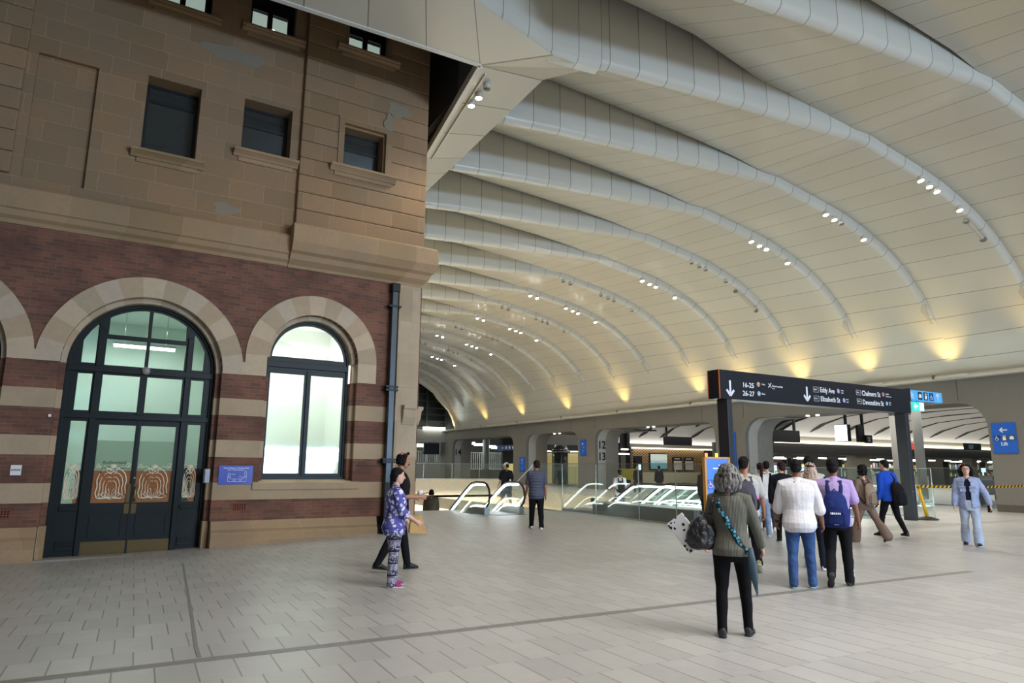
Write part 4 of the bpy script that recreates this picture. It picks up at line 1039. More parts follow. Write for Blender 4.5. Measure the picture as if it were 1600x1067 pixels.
def icon(u, v, r, key, letter):
    g = MB(); c = sp(u, v, .001); q = []
    for i in range(20): a = 2*pi*i/20; q.append(c+sx*r*cos(a)+Vector((0, 0, r*sin(a))))
    q2 = [p-nn*.004 for p in q]; g.add(q+q2, [tuple(range(20)), tuple(range(39, 19, -1))]+[(i, (i+1) % 20, 20+(i+1) % 20, 20+i) for i in range(20)])
    build('icon', g, LW, parent=t)
    g = MB(); q = [c-nn*.004+sx*r*.86*cos(2*pi*i/20)+Vector((0, 0, r*.86*sin(2*pi*i/20))) for i in range(20)]; q2 = [p-nn*.003 for p in q]
    g.add(q+q2, [tuple(range(20)), tuple(range(39, 19, -1))]+[(i, (i+1) % 20, 20+(i+1) % 20, 20+i) for i in range(20)])
    build('icon', g, ICON[key], parent=t)
    text('lettering', letter, r*1.5, LW, t, c-nn*.009+Vector((0, 0, -r*.55)), xdir=sx, align='CENTER')
g = MB()
u, v = U(1141, 606); arrow(g, sp(u, v, .003), sx, Vector((0, 0, -1)), .42)
build('arrow', g, LW, parent=t); g = MB()
u, v = U(1261, 615); arrow(g, sp(u, v, .003), sx, Vector((0, 0, -1)), .42)
build('arrow', g, LW, parent=t)
L = SB-SA
for body, px_, py_, hpx, pe in (('16-25', 1160, 604.5, 7.5, 1178), ('26-27', 1160.5, 617.7, 7.5, 1179), ('Eddy Ave', 1281.5, 612.6, 7.8, 1304), ('Elizabeth St', 1282.5, 626.5, 7.6, 1313), ('Chalmers St', 1347, 617.6, 7.6, 1375.5), ('Devonshire St', 1348.5, 631.6, 7.6, 1381)):
    u, v = U(px_, py_); u2, v2 = U(px_, py_-hpx); ue, _ = U(pe, py_)
    o = st_(body, u, v, v2-v, 1.0)
    wd = max(vv.co.x for vv in o.data.vertices); f_ = (ue-u)/wd
    for vv in o.data.vertices: vv.co.x *= f_
for px_, py_, r, key, letter in ((1185, 600.5, .065, 'o', 'T'), (1186, 615, .065, 'b', 'M'), (1310, 611, .065, 'v', 'B'), (1319, 625.5, .065, 'v', 'B'), (1380.3, 616.3, .062, 'r', 'L'), (1386, 630.5, .062, 'b', 'B')):
    u, v = U(px_, py_); icon(u, v, r, key, letter)
for body, px_, py_, h in (('Trains', 1190, 601.5, .07), ('Airport services', 1206.5, 604.5, .085), ('T8 Line', 1206.5, 607.8, .045), ('Metro', 1190.5, 616.5, .07), ('Buses', 1314.5, 611, .06), ('Stand A', 1314.5, 614.5, .045), ('Buses', 1322.5, 625, .06), ('Stand D', 1322.5, 628.8, .045), ('Light Rail', 1384, 616.5, .055), ('L2 Randwick L3 Kingsford', 1384, 620, .035), ('Buses', 1389.5, 629.8, .055), ('Stand F', 1389.5, 633, .04)):
    u, v = U(px_, py_); st_(body, u, v, h*.7, .8)
u, v = U(1203, 602)
g = MB(); c = sp(u, v, .003)
for a, b, w_ in (((-.06, -.07), (.06, .07), .022), ((-.06, .05), (.0, .0), .02), ((.06, -.06), (.0, .0), .02), ((-.07, -.03), (-.04, -.05), .012)): g.bar(c+sx*a[0]+Vector((0, 0, a[1])), c+sx*b[0]+Vector((0, 0, b[1])), w_, .004, nn)
build('aeroplane_symbol', g, LW, parent=t)
for px_, py_, n_ in ((1275, 608.5, 'Exit 2'), (1276, 622.5, 'Exit 3'), (1341.5, 613.2, 'Exit 5'), (1343, 627, 'Exit 6')):
    u, v = U(px_, py_); c = sp(u, v, .003); w_, h_ = .115, .075
    g = MB()
    for (a, b) in (((-w_, -h_), (w_, -h_)), ((w_, -h_), (w_, h_)), ((w_, h_), (-w_, h_)), ((-w_, h_), (-w_, -h_))): g.bar(c+sx*a[0]+Vector((0, 0, a[1])), c+sx*b[0]+Vector((0, 0, b[1])), .008, .003, nn)
    build('exit_box', g, LW, parent=t); text('lettering', n_, .07, LW, t, c-sx*.09-Vector((0, 0, .02)), xdir=sx)
# projecting lift sign with pictograms
def accessibility(b, c, X, Z, s, d=.003):
    c = Vector(c); X = Vector(X); Z = Vector(Z); Nn = X.cross(Z)
    def P(a, q): return c+X*a*s+Z*q*s
    b.bar(P(-.1, .42), P(-.08, .30), .12*s, d, Nn); b.bar(P(-.08, .25), P(-.05, -.05), .10*s, d, Nn); b.bar(P(-.05, -.05), P(.22, -.05), .09*s, d, Nn); b.bar(P(.20, -.05), P(.32, -.32), .09*s, d, Nn); b.bar(P(-.06, .12), P(.14, .12), .07*s, d, Nn)
    for i in range(10):
        a0 = radians(120+i*24); a1 = radians(120+(i+1)*24); b.bar(P(-.03+.27*cos(a0), -.15+.27*sin(a0)), P(-.03+.27*cos(a1), -.15+.27*sin(a1)), .06*s, d, Nn)
def liftcar(b, c, X, Z, s, d=.003):
    c = Vector(c); X = Vector(X); Z = Vector(Z); Nn = X.cross(Z)
    b.bar(c+Z*(-.42*s), c+Z*(.12*s), .5*s, d, Nn)
    for a in (-.16, 0, .16): b.bar(c+X*a*s+Z*.2*s, c+X*a*s+Z*.42*s, .10*s, d, Nn)
def luggage(b, c, X, Z, s, d=.003):
    c = Vector(c); X = Vector(X); Z = Vector(Z); Nn = X.cross(Z)
    b.bar(c+Z*(-.30*s), c+Z*(.18*s), .66*s, d, Nn); b.bar(c+Z*(.18*s), c+Z*(.30*s), .24*s, d, Nn)
LA = SB+Vector((.01, 0, 0)); lx = sx
LBLUE = glow('lift_sign_blue', '#4aa0dc', .35); NAVY = mat('pictogram_navy', '#14337a', .4); DKB = mat('pictogram_dark', '#27313c', .4)
LL = 2.2; lz0, lz1 = 3.93, 4.28
t = thing('lift_sign', (SB.x, SB.y, lz0), 'light blue lit lift sign projecting from the right end of the black sign', 'sign')
g = MB(); g.bar(SB+Vector((.02, 0, (lz0+lz1)/2)), SB+sx*LL+Vector((0, 0, (lz0+lz1)/2)), .14, lz1-lz0); build('panel', g, LBLUE, parent=t, bevel=.006)
g = MB(); g.bar(SB+Vector((0, 0, lz0+.16)), SB+sx*.06+Vector((0, 0, lz0+.16)), .40, .42); build('bracket', g, mat('bracket_maroon', '#3a141c', .4), parent=t)
fz = (lz0+lz1)/2
def lp(u, v, off=0.0): return SB+sx*u-nn*(.072+off)+Vector((0, 0, v))
text('lettering', 'Lift', .31, LW, t, lp(.12, fz-.11, .001), xdir=sx, bold=0)
for i, (u, f_, M_) in enumerate(((.84, luggage, DKB), (1.18, liftcar, DKB), (1.52, accessibility, NAVY))):
    g = MB(); g.bar(lp(u-.125, fz, .002), lp(u+.125, fz, .002), .004, .27); build('pictogram_tile', g, M_, parent=t)
    g = MB(); f_(g, lp(u, fz, .006), sx, (0, 0, 1), .24); build('pictogram', g, LW, parent=t)
g = MB(); arrow(g, lp(1.92, fz, .003), sx, Vector((0, 0, 1)), .26, .14); build('arrow', g, LW, parent=t)
EG = glow('exit_sign_green', '#3fc0b4', .8); EW = glow('exit_sign_white', '#eafff8', 2.2)
t = thing('exit_sign', (SB.x+.5, SB.y, 3.6), 'green lit exit sign with a white arrow hanging below the light blue lift sign', 'sign')
g = MB(); g.bar(lp(.42, 3.74)+nn*.07, lp(1.08, 3.74)+nn*.07, .08, .30); build('panel', g, EG, parent=t, bevel=.008)
g = MB(); g.bar(lp(.82, 3.74)+nn*.027, lp(1.04, 3.74)+nn*.027, .004, .26); arrow(g, lp(.60, 3.74)+nn*.025, (0, 0, 1), -sx, .20, .2); build('arrow', g, EW, parent=t)
g = MB(); c = lp(.94, 3.74)+nn*.022
g.bar(c+Vector((0, 0, .06)), c+Vector((0, 0, -.02)), .04, .003, nn); g.bar(c+Vector((0, 0, -.02)), c+Vector((0, 0, -.10))-sx*.04, .022, .003, nn); g.bar(c+Vector((0, 0, -.02)), c+Vector((0, 0, -.10))+sx*.04, .022, .003, nn); build('running_figure', g, EG, parent=t)
g = MB(); g.tube([lp(.74, 3.87)+nn*.07, lp(.74, 3.95)+nn*.07], .02, 6); build('hanger', g, DARKM, parent=t)

# blue wall signs
SBLUE = mat('sign_blue', '#1d5fc4', .4, var=.03)
def wall_sign(y0, y1, z0, z1, label, kind_, x=W-.04):
    """flat sign on the arcade wall; y1 (far) is its left edge"""
    t = thing('wall_sign', (x, (y0+y1)/2, z0), label, 'sign')
    g = MB(); g.box((x-.02, y0, z0), (x+.04, y1, z1)); build('panel', g, SBLUE, parent=t)
    X = Vector((0, -1, 0)); Z = Vector((0, 0, 1)); cy = (y0+y1)/2; wd = y1-y0; h = z1-z0
    def q(u, v, o=0): return Vector((x-.024-o, cy-u*wd, z0+v*h))
    g = MB()
    if kind_ == 'lift':
        arrow(g, q(.02, .76), Z, -X, .27, .15); build('arrow', g, LW, parent=t)
        for u, f_, M_ in ((-.29, accessibility, NAVY), (.02, liftcar, mat('pictogram_slate', '#41506a', .4)), (.33, luggage, mat('pictogram_green', '#3b5a45', .4))):
            g = MB(); c = q(u, .50); g.box((c.x-.003, c.y-.11, c.z-.11), (c.x, c.y+.11, c.z+.11)); build('pictogram_tile', g, M_, parent=t)
            g = MB(); f_(g, c+Vector((-.006, 0, 0)), X, Z, .22); build('pictogram', g, LW, parent=t)
        text('lettering', 'Lift', .19, LW, t, q(.0, .25), xdir=X, align='CENTER', squeeze=1)
    elif kind_ == 'up':
        arrow(g, q(0, .74), Z, -X, .26, .15); build('arrow', g, LW, parent=t); g = MB(); arrow(g, q(0, .26), X, Z, .24, .15); build('arrow', g, mat('lettering_pale_blue', '#7fb4ea', .5), parent=t)
        text('lettering', '14', .26, mat('lettering_amber', '#c9a24a', .5), t, q(.1, .44), xdir=X, align='CENTER')
    else:
        arrow(g, q(0, .8), Z, X, .24, .15); build('arrow', g, LW, parent=t)
        text('lettering', '14', .26, mat('lettering_amber', '#c9a24a', .5), t, q(.0, .50), xdir=X, align='CENTER'); g = MB(); arrow(g, q(0, .25), X, -Z, .24, .15); build('arrow', g, mat('lettering_pale_blue', '#7fb4ea', .5), parent=t)
wall_sign(14.20, 15.06, 2.30, 3.50, 'large blue lift sign with a white left arrow on the rightmost concrete pier', 'lift')
wall_sign(43.82, 44.62, 2.50, 3.70, 'tall blue wall sign on the pier left of the number 12', 'up')
wall_sign(53.35, 54.35, 1.20, 2.45, 'blue wall sign half behind glass, left of the round lift shaft', 'r')
t = thing('wall_sign', (30.9, 28.6, 1.5), 'narrow blue sign just right of the left post of the black sign', 'sign')
g = MB(); g.box((30.36, 28.7, 1.6), (30.40, 29.5, 3.7)); build('panel', g, SBLUE, parent=t)
g = MB(); g.box((30.35, 29.0, 2.7), (30.36, 29.2, 2.9)); build('arrow', g, LW, parent=t)
# platform numbers on the steel bands
NUMD = mat('numeral_black', '#17181a', .5)
def num(s_, x, y, z, h, label):
    me_o = text('platform_number', s_, h, NUMD, None, (x, y, z), xdir=(1, 0, 0), align='CENTER', bold=.02, squeeze=.9); tag(me_o, label, 'number')
num('12', W+.62, 42.66, 3.02, .82, 'black platform number 12, upper one on the steel band'); num('13', W+.62, 42.66, 2.15, .82, 'black platform number 13, below the 12 on the steel band')
num('14', W+.62, 69.46, 2.8, .95, 'black platform number 14 on the steel band at the far end')
# hanging blue sign in the far platform opening
t = thing('hanging_sign', (31.5, 57, 3.2), 'dark blue hanging platform sign in the far opening', 'sign')
g = MB(); g.box((31.0, 54.9+.75, 3.12), (31.2, 60.0, 3.62)); build('panel', g, mat('sign_blue_dim', '#1a4a8c', .4), parent=t)
g = MB(); arrow(g, (30.98, 58.8, 3.37), (0, 0, 1), (0, -1, 0), .3)
for i in range(3): g.box((30.97, 57.9-i*.7, 3.25), (30.98, 58.2-i*.7, 3.5))
build('arrow', g, LW, parent=t)
for y_ in (57, 59.5): g = MB(); g.tube([(31.1, y_, 3.6), (31.1, y_, 4.45)], .03, 6); build('hanger', g, DARKM, parent=t)

# freestanding blue sign with orange edge
c = Vector((13.02, 12.98, 0)); fx = Vector((cos(-radians(12)), sin(-radians(12)), 0)); fn = Vector((fx.y, -fx.x, 0))
t = thing('floor_sign', tuple(c), 'freestanding blue lift sign with orange frame and a white right arrow', 'sign')
g = MB(); g.bar(c-fx*.32+Vector((0, 0, 1.10)), c+fx*.32+Vector((0, 0, 1.10)), .10, 1.50); build('panel', g, mat('floor_sign_blue', '#2f7fe6', .4, var=.02), parent=t)
g = MB()
for s in (-1, 1): g.bar(c+fx*s*.345+Vector((0, 0, 0.05)), c+fx*s*.345+Vector((0, 0, 1.88)), .05, .12, fn)
g.bar(c-fx*.36+Vector((0, 0, 1.865)), c+fx*.36+Vector((0, 0, 1.865)), .12, .04); g.bar(c-fx*.36+Vector((0, 0, .34)), c+fx*.36+Vector((0, 0, .34)), .12, .04)
build('frame', g, mat('sign_frame_orange', '#d99a2b', .45), parent=t)
g = MB(); g.bar(c-fx*.4+Vector((0, 0, .03)), c+fx*.4+Vector((0, 0, .03)), .5, .06); build('base', g, DARKM, parent=t)
g = MB(); arrow(g, c+fn*.056+Vector((0, 0, 1.60))+fx*.0, (0, 0, 1), fx, .27, .15); build('arrow', g, LW, parent=t)
for u, f_, M_ in ((-.22, accessibility, mat('pictogram_blue', '#1546b8', .4)), (.02, liftcar, mat('pictogram_slate', '#41506a', .4)), (.25, luggage, NAVY)):
    q = c+fn*.053+fx*u+Vector((0, 0, 1.20)); g = MB(); g.bar(q-fx*.10, q+fx*.10, .005, .24); build('pictogram_tile', g, M_, parent=t)
    g = MB(); f_(g, q+fn*.005, fx, (0, 0, 1), .20); build('pictogram', g, LW, parent=t)
for i, (dx, col, nm) in enumerate(((-.28, '#ff7a3a', 'orange red'), (.02, '#ffc22a', 'amber'))):
    q = c+fx*dx; g = MB(); g.cyl((q.x, q.y), .035, 1.885, 1.98, 10); build('warning_lamp', g, glow('lamp_'+nm.replace(' ', '_'), col, 2.5), label='small %s warning lamp on top of the freestanding blue sign' % nm, cat='lamp', at=tuple(q+Vector((0, 0, 1.885))))

# yellow barrier post with hazard tape
YEL = mat('barrier_yellow', '#e8b21c', .45, var=.04)
b0 = Vector((22.97, 13.62, 0)); b1 = Vector((22.72, 13.66, 1.02))
t = thing('barrier_post', tuple(b0), 'yellow retractable barrier post leaning beside the right sign post', 'barrier')
g = MB(); g.tube([b0+Vector((0, 0, .06)), b1], .05, 14); build('post', g, YEL, parent=t)
g = MB(); g.loft([(b0, (.34, 0, 0), (0, .34, 0)), (b0+Vector((0, 0, .03)), (.34, 0, 0), (0, .34, 0)), (b0+Vector((0, 0, .10)), (.12, 0, 0), (0, .12, 0))], 8, sm=False); build('base', g, RUBBER, parent=t)
g = MB(); g.tube([b1, b1+Vector((-.015, 0, .10))], .06, 12); build('tape_head', g, mat('barrier_dark_yellow', '#a87f14', .4), parent=t)
def m_tape():
    k = N('hazard_tape'); x, y, z = k.xyz(); q = k.math('FRACT', k.math('DIVIDE', k.math('ADD', k.math('SUBTRACT', x, y), k.math('MULTIPLY', z, -1.2)), .26))
    k.base(k.mix(k.math('LESS_THAN', q, .5), '#e8b21c', '#1c1a18'), .5); return k.m
g = MB(); e0 = b1+Vector((0, -.05, .06)); e1 = Vector((30.38, 14.0, 1.05))
pts = [e0.lerp(e1, i/24)-Vector((0, 0, .10*4*(i/24)*(1-i/24)*.4)) for i in range(25)]
for a, b in zip(pts, pts[1:]): g.bar(a, b, .004, .075)
g2 = build('barrier_tape', g, m_tape(), label='black and yellow hazard tape stretched from the yellow post to the pier', cat='tape', at=tuple(e0))
g = MB(); g.ell((30.36, 14.0, 1.05), (.06, .08, .08)); build('tape_anchor', g, STEEL, label='small tape anchor on the rightmost concrete pier', cat='bracket', at=(30.36, 14.0, 1.05))
g = MB(); q = Vector((22.1, 13.45, .93)); g.tube([q, q+Vector((-.15, -.1, .01)), q+Vector((-.35, -.18, -.01))], .006, 5); build('wire', g, STEEL, label='thin wire sticking out from the right sign post', cat='wire', at=tuple(q))
# ================================================================== concourse beyond the arches
def inter_ceiling():
    # white soffit with slots that run away from the camera and curl down at the shop front
    b = MB(); z1 = 6.1; yb = 40.0
    prof = [(16, 5.6), (20, 6.0), (26, 6.2), (32, 6.1), (35.5, 5.8), (37.5, 5.3), (38.8, 4.7), (39.6, 4.1), (39.9, 3.86)]
    for i in range(12):
        pass
    b.sweep([(y, z) for y, z in prof], [((x, 0, 0), (0, 1, 0), (0, 0, 1)) for x in (46.5, 60, 80, 108)])
    return b
build('ceiling', inter_ceiling(), mat('concourse_ceiling_white', '#d8d6d0', .5, var=.03), kind='structure', smooth=True)
sl_ = MB(); IC = [(16, 5.6), (20, 6.0), (26, 6.2), (32, 6.1), (35.5, 5.8), (37.5, 5.3), (38.8, 4.7)]
for i in range(16):
    x = 37+i*4.3
    ys = [22, 26, 30, 33, 35.5, 36.6, 37.5, 38.2, 38.8]; ws = [.05, .06, .08, .10, .14, .22, .32, .30, .05]
    for (ya, wa), (yb_, wb) in zip(zip(ys, ws), list(zip(ys, ws))[1:]):
        za = interp(IC, ya)-.03; zb = interp(IC, yb_)-.03
        vs = [(x-wa, ya, za), (x+wa, ya, za), (x+wb, yb_, zb), (x-wb, yb_, zb)]
        sl_.add(vs+[(p[0], p[1], p[2]+.05) for p in vs], [(0, 1, 2, 3), (7, 6, 5, 4), (0, 4, 5, 1), (2, 6, 7, 3), (1, 5, 6, 2), (3, 7, 4, 0)])
build('trim_24', sl_, mat('slot_black', '#141518', .7), kind='structure')
cove = MB(); cove.box((46.8, 39.7, 3.78), (108, 39.95, 3.90)); build('cove_light', cove, glow('cove_strip', '#fff3d2', 3.0), label='long warm cove light strip above the black shop fascia', cat='light', at=(44, 39.8, 3.78))
fa = MB(); fa.box((46.5, 40.0, 3.0), (108, 40.4, 3.72)); fa.box((45.5, 39.9, 2.86), (108, 40.5, 3.0)); fa.box((47, 40.6, 3.7), (108, 41, 7))
build('trim_25', fa, BLACKM, kind='structure')
fh = MB()
for i in range(14):
    x = 46.8+i*3.2; fh.add([(x, 39.95, 3.72), (x+.35, 39.95, 3.72), (x+.75, 39.75, 4.0), (x+.45, 39.75, 4.0)], [(0, 1, 2, 3)])
build('trim_26', fh, BLACKM, kind='structure')
bw = MB(); bw.box((33, 62, -.2), (110, 62.4, 9)); bw.box((47, 47, -.2), (108, 47.3, 4)); bw.box((58, 40.4, -.2), (60.0, 41.4, 3.0)); bw.box((77, 40.4, -.2), (78.0, 41.4, 3.0)); bw.box((44, 12.5, -.3), (110, 13, 7))
build('wall_5', bw, mat('shop_back_wall', '#6f6c60', .7), kind='structure')
sh = MB(); sh.box((47, 40.4, 3.0), (108, 47, 3.2)); build('ceiling', sh, mat('shop_ceiling', '#55544c', .7), kind='structure')
for i, x in enumerate((50, 56, 64, 71, 83, 92)): lamp('shop_light', 'AREA', (x, 43, 2.95), 130, (1, .97, .88), (x, 43, 0), 5, 2)
rnd = random.Random(11)
SHC = [mat('shop_item_%d' % i, c, .5) for i, c in enumerate(('#c9cf5a', '#e6e6de', '#8e3a3a', '#31573c', '#c98a3a', '#2b4f7c', '#dcdccf', '#20211f', '#9fb0a2'))]
ORD2 = ['first', 'second', 'third', 'fourth', 'fifth', 'sixth', 'seventh', 'eighth', 'ninth', 'tenth', 'eleventh']
shelf_x = [47.5, 50.7, 53.9, 61.2, 64.6, 68, 71.6, 79.5, 83, 87, 91.5]
for i, x in enumerate(shelf_x):
    t = thing('display_shelf', (x+1.3, 44.5, 0), 'shop display shelf of small goods, %s from the left in the shop row' % ORD2[i], 'shelf')
    g = MB()
    for z in (.1, .9, 1.7, 2.45): g.box((x, 44.2, z), (x+2.7, 44.8, z+.04))
    for xx in (x, x+2.66): g.box((xx, 44.2, 0), (xx+.04, 44.8, 2.6))
    build('rack', g, mat('shelf_dark', '#2c2d2c', .5), parent=t)
    g = MB()
    for z in (.94, 1.74, ):
        xx = x+.05
        while xx < x+2.5:
            w_ = rnd.uniform(.08, .3); h_ = rnd.uniform(.2, .62); g.k = rnd.randrange(len(SHC)); g.box((xx, 44.25, z), (xx+w_, 44.6, z+h_)); xx += w_+rnd.uniform(.0, .08)
    o = build('goods', g, SHC, parent=t); o['kind'] = 'stuff'
    g = MB(); g.box((x+.2, 44.05, 2.52), (x+2.4, 44.1, 2.62)); build('shelf_light', g, glow('shelf_light', '#f6fff0', 5.), parent=t)
for i, x in enumerate((49, 52.4, 62, 66.5, 70, 82, 86.5)):
    t = thing('shop_counter', (x, 42, 0), 'pale shop counter, %s from the left under the black fascia' % ORD2[i], 'counter')
    g = MB(); g.box((x-1.4, 41.8, 0), (x+1.4, 42.5, 1.05)); build('body', g, WHITE, parent=t, bevel=.02)
    g = MB(); g.box((x-1.45, 41.75, 1.05), (x+1.45, 42.55, 1.10)); build('top', g, mat('counter_top', '#5a584f', .4), parent=t)
    g = MB(); g.box((x-.5, 41.85, 1.45), (x+.3, 41.9, 1.9)); g.box((x-.15, 41.9, 1.1), (x-.05, 42, 1.5)); build('till_screen', g, glow('till_screen', '#bfe4ea', 1.6), parent=t)
# pendant lamps in the shops
for i in range(16):
    x = 47+i*2.9; g = MB(); g.tube([(x, 42.6, 2.62), (x+1.1, 42.6, 2.62)], .05, 8)
    build('shop_lamp', g, glow('shop_lamp', '#fbfff2', 7.), label='short white lamp under the shop ceiling behind the black fascia', cat='lamp', group='lamps under the shop ceiling', at=(x, 42.6, 2.62))
# timber clad kiosk wall with picture screen seen through the second arch
def m_lattice():
    k = N('timber_lattice'); x, y, z = k.xyz()
    a = k.math('SINE', k.math('MULTIPLY', x, 16.)); b = k.math('SINE', k.math('MULTIPLY', z, 22.))
    k.base(k.mix(k.math('GREATER_THAN', k.math('MULTIPLY', a, b), .15), '#b79a74', '#5f4c38'), .6); return k.m
tw = MB(); tw.box((44.7, 56, -.2), (54.4, 56.3, 3.55)); build('wall_6', tw, m_lattice(), kind='structure')
cv = MB(); cv.box((44.4, 55.7, 3.55), (60, 55.95, 3.66)); build('cove_light', cv, glow('cove_strip', '#fff3d2', 3.0), label='short cove light strip above the patterned timber wall', cat='light', at=(41, 55.7, 3.55))
cs = MB(); cs.sweep([(44.5, 6.6), (48, 6.3), (52, 5.4), (54.5, 4.4), (55.6, 3.7)], [((x, 0, 0), (0, 1, 0), (0, 0, 1)) for x in (33, 45, 66)]); build('ceiling', cs, mat('concourse_ceiling_white', '#d8d6d0', .5), kind='structure', smooth=True)
ss = MB()
for x in (43.5, 46.2, 50.2, 54.2):
    for (ya, za, wa), (yb_, zb, wb) in zip(((45, 6.5, .06), (49, 6.0, .08), (51.5, 5.5, .16), (52.8, 4.95, .34)), ((49, 6.0, .08), (51.5, 5.5, .16), (52.8, 4.95, .34), (53.6, 4.6, .08))):
        ss.add([(x-wa, ya, za-.04), (x+wa, ya, za-.04), (x+wb, yb_, zb-.04), (x-wb, yb_, zb-.04)], [(0, 1, 2, 3)])
build('trim_27', ss, mat('slot_black', '#141518', .7), kind='structure')
t = thing('picture_screen', (46.4, 55.8, 1.7), 'wide landscape screen on the patterned timber wall', 'screen')
g = MB(); g.box((46.7, 55.85, 1.40), (49.1, 55.98, 3.1)); build('frame', g, BLACKM, parent=t)
def m_land():
    k = N('landscape_picture'); x, y, z = k.xyz(); n = k.noise(3., 4, v=k.vec(k.math('MULTIPLY', x, .3), z, 0.))
    c = k.ramp(k.math('ADD', z, k.math('MULTIPLY', n, .4)), .35, 1.2, '#5c8f9a', '#c7d3cc'); k.base(c, .3); k.put(k.b.inputs['Emission Color'], c); k.b.inputs['Emission Strength'].default_value = .5; return k.m
g = MB(); g.box((46.8, 55.80, 1.5), (49.0, 55.86, 3.02)); build('screen', g, m_land(), parent=t)
for i, x in enumerate((49.9, 51.5)):
    t = thing('menu_board', (x+1, 55.8, 1.5), 'white menu board with a dark header, %s of the two on the timber wall' % ('left' if i == 0 else 'right'), 'board')
    g = MB(); g.box((x-.05, 55.88, 1.3), (x+1.25, 55.99, 2.75)); build('frame', g, mat('frame_brown', '#2f2019', .5), parent=t)
    g = MB(); g.box((x+.05, 55.83, 1.4), (x+1.15, 55.89, 2.35)); build('panel', g, mat('board_white', '#efeee8', .5), parent=t)
    g = MB(); g.box((x+.15, 55.84, 2.52), (x+.9, 55.88, 2.62)); build('lettering', g, LW, parent=t)
# counter row in front of the timber wall
g = MB(); g.box((41.5, 53, 0), (56, 53.6, 1.15)); 
build('service_counter', g, mat('pale_counter', '#c9c09f', .5), label='long pale counter in front of the patterned timber wall, seen through the glass', cat='counter', at=(48, 53.3, 0), bevel=.02)
# dark hanging signboards
def hang(x0, x1, y, z0, z1, label, zt=6.0, hx=None):
    t = thing('hanging_signboard', ((x0+x1)/2, y, z0), label, 'signboard')
    g = MB(); g.box((x0, y-.12, z0), (x1, y+.12, z1)); build('board', g, BLACKM, parent=t, bevel=.01)
    g = MB()
    for x in (hx or (x0+.3, x1-.5)): g.box((x-.08, y-.06, z1), (x+.08, y+.06, zt))
    build('hanger', g, BLACKM, parent=t)
hang(35.6, 39.3, 31.5, 3.36, 4.16, 'black hanging signboard in the rightmost arch opening, left of the lit screen', 6.1, (38.9,))
hang(43.6, 47.0, 50.0, 3.75, 4.55, 'black hanging signboard under the slotted ceiling in the second arch opening', 6.1, (43.9,))
t = thing('platform_display', (36, 25.6, 3.1), 'bright white portrait display screen hanging under the concourse ceiling', 'screen')
g = MB(); g.box((35.6, 25.2, 3.2), (35.9, 26.0, 4.15)); build('housing', g, BLACKM, parent=t)
g = MB(); g.box((35.57, 25.22, 3.22), (35.60, 25.98, 4.12)); build('screen', g, glow('display_white', '#dbe9ff', 3.2), parent=t)
g = MB(); g.box((35.65, 25.3, 4.15), (35.77, 25.42, 6.1)); build('hanger', g, BLACKM, parent=t)
t = thing('platform_number_sign', (36.9, 24.7, 3.2), 'small dark sign with the number 12 beside the bright hanging screen', 'sign')
g = MB(); g.box((36.5, 24.85, 4.0), (36.62, 24.97, 6.1)); build('hanger', g, BLACKM, parent=t)
g = MB(); g.box((35.98, 24.8, 3.15), (36.55, 24.95, 4.1)); g.box((36.5, 24.68, 3.1), (37.05, 24.8, 3.55)); build('panel', g, BLACKM, parent=t)
text('lettering', '12', .34, LW, t, (36.58, 24.67, 3.2), squeeze=.8)
for i, (x, y, r, lab) in enumerate(((44.6, 28.0, .33, 'round white column between the group and the right sign post'), (39.0, 23.2, .25, 'round white column just right of the right sign post'), (37.6, 34.5, .5, 'white column beside the metal lined arch reveal'))):
    g = MB(); g.cyl((x, y), r, 0, 6.1, 28); build('round_column', g, mat('column_white', '#ded9cc', .45, var=.03), label=lab, cat='column', at=(x, y, 0))
g = MB(); g.box((44.9, 27.2, 2.95), (45.5, 27.3, 3.35)); build('red_sign', g, glow('red_sign', '#e04a3a', .5), label='small red lit sign beside the white column left of the right sign post', cat='sign', at=(45, 27.2, 2.95))
t = thing('shop_sign', (40, 21.3, 2.7), 'small dark green sign with pale letters right of the right sign post', 'sign')
g = MB(); g.box((40.1, 21.3, 2.72), (41.7, 21.4, 3.1)); build('panel', g, mat('shop_sign_green', '#20352b', .4), parent=t); text('lettering', 'GO!', .3, LW, t, (40.4, 21.28, 2.80))
# seats and bins behind the right glass
for i, (x, y) in enumerate(((38.0, 19.2), (41.5, 21.0))):
    t = thing('bench_seat', (x, y, 0), 'grey bench behind the right glass balustrade, %s' % ('nearer one' if i == 0 else 'farther one'), 'bench')
    g = MB(); g.box((x-1.2, y-.3, .42), (x+1.2, y+.3, .5)); build('seat', g, mat('bench_grey', '#8f9190', .5), parent=t, bevel=.02)
    g = MB(); g.box((x-1.2, y+.25, .5), (x+1.2, y+.32, 1.1)); build('backrest', g, mat('bench_grey', '#8f9190', .5), parent=t, bevel=.02)
    for sx_ in (-1, 1): g = MB(); g.box((x+sx_*1.0-.04, y-.28, 0), (x+sx_*1.0+.04, y+.28, .42)); build('leg', g, DARKM, parent=t)
g = MB(); g.box((35.4, 18.6, 0), (36.2, 19.2, .75)); build('litter_bin', g, DARKM, label='dark low box behind the right glass balustrade under the hazard tape', cat='bin', at=(35.8, 18.9, 0), bevel=.02)

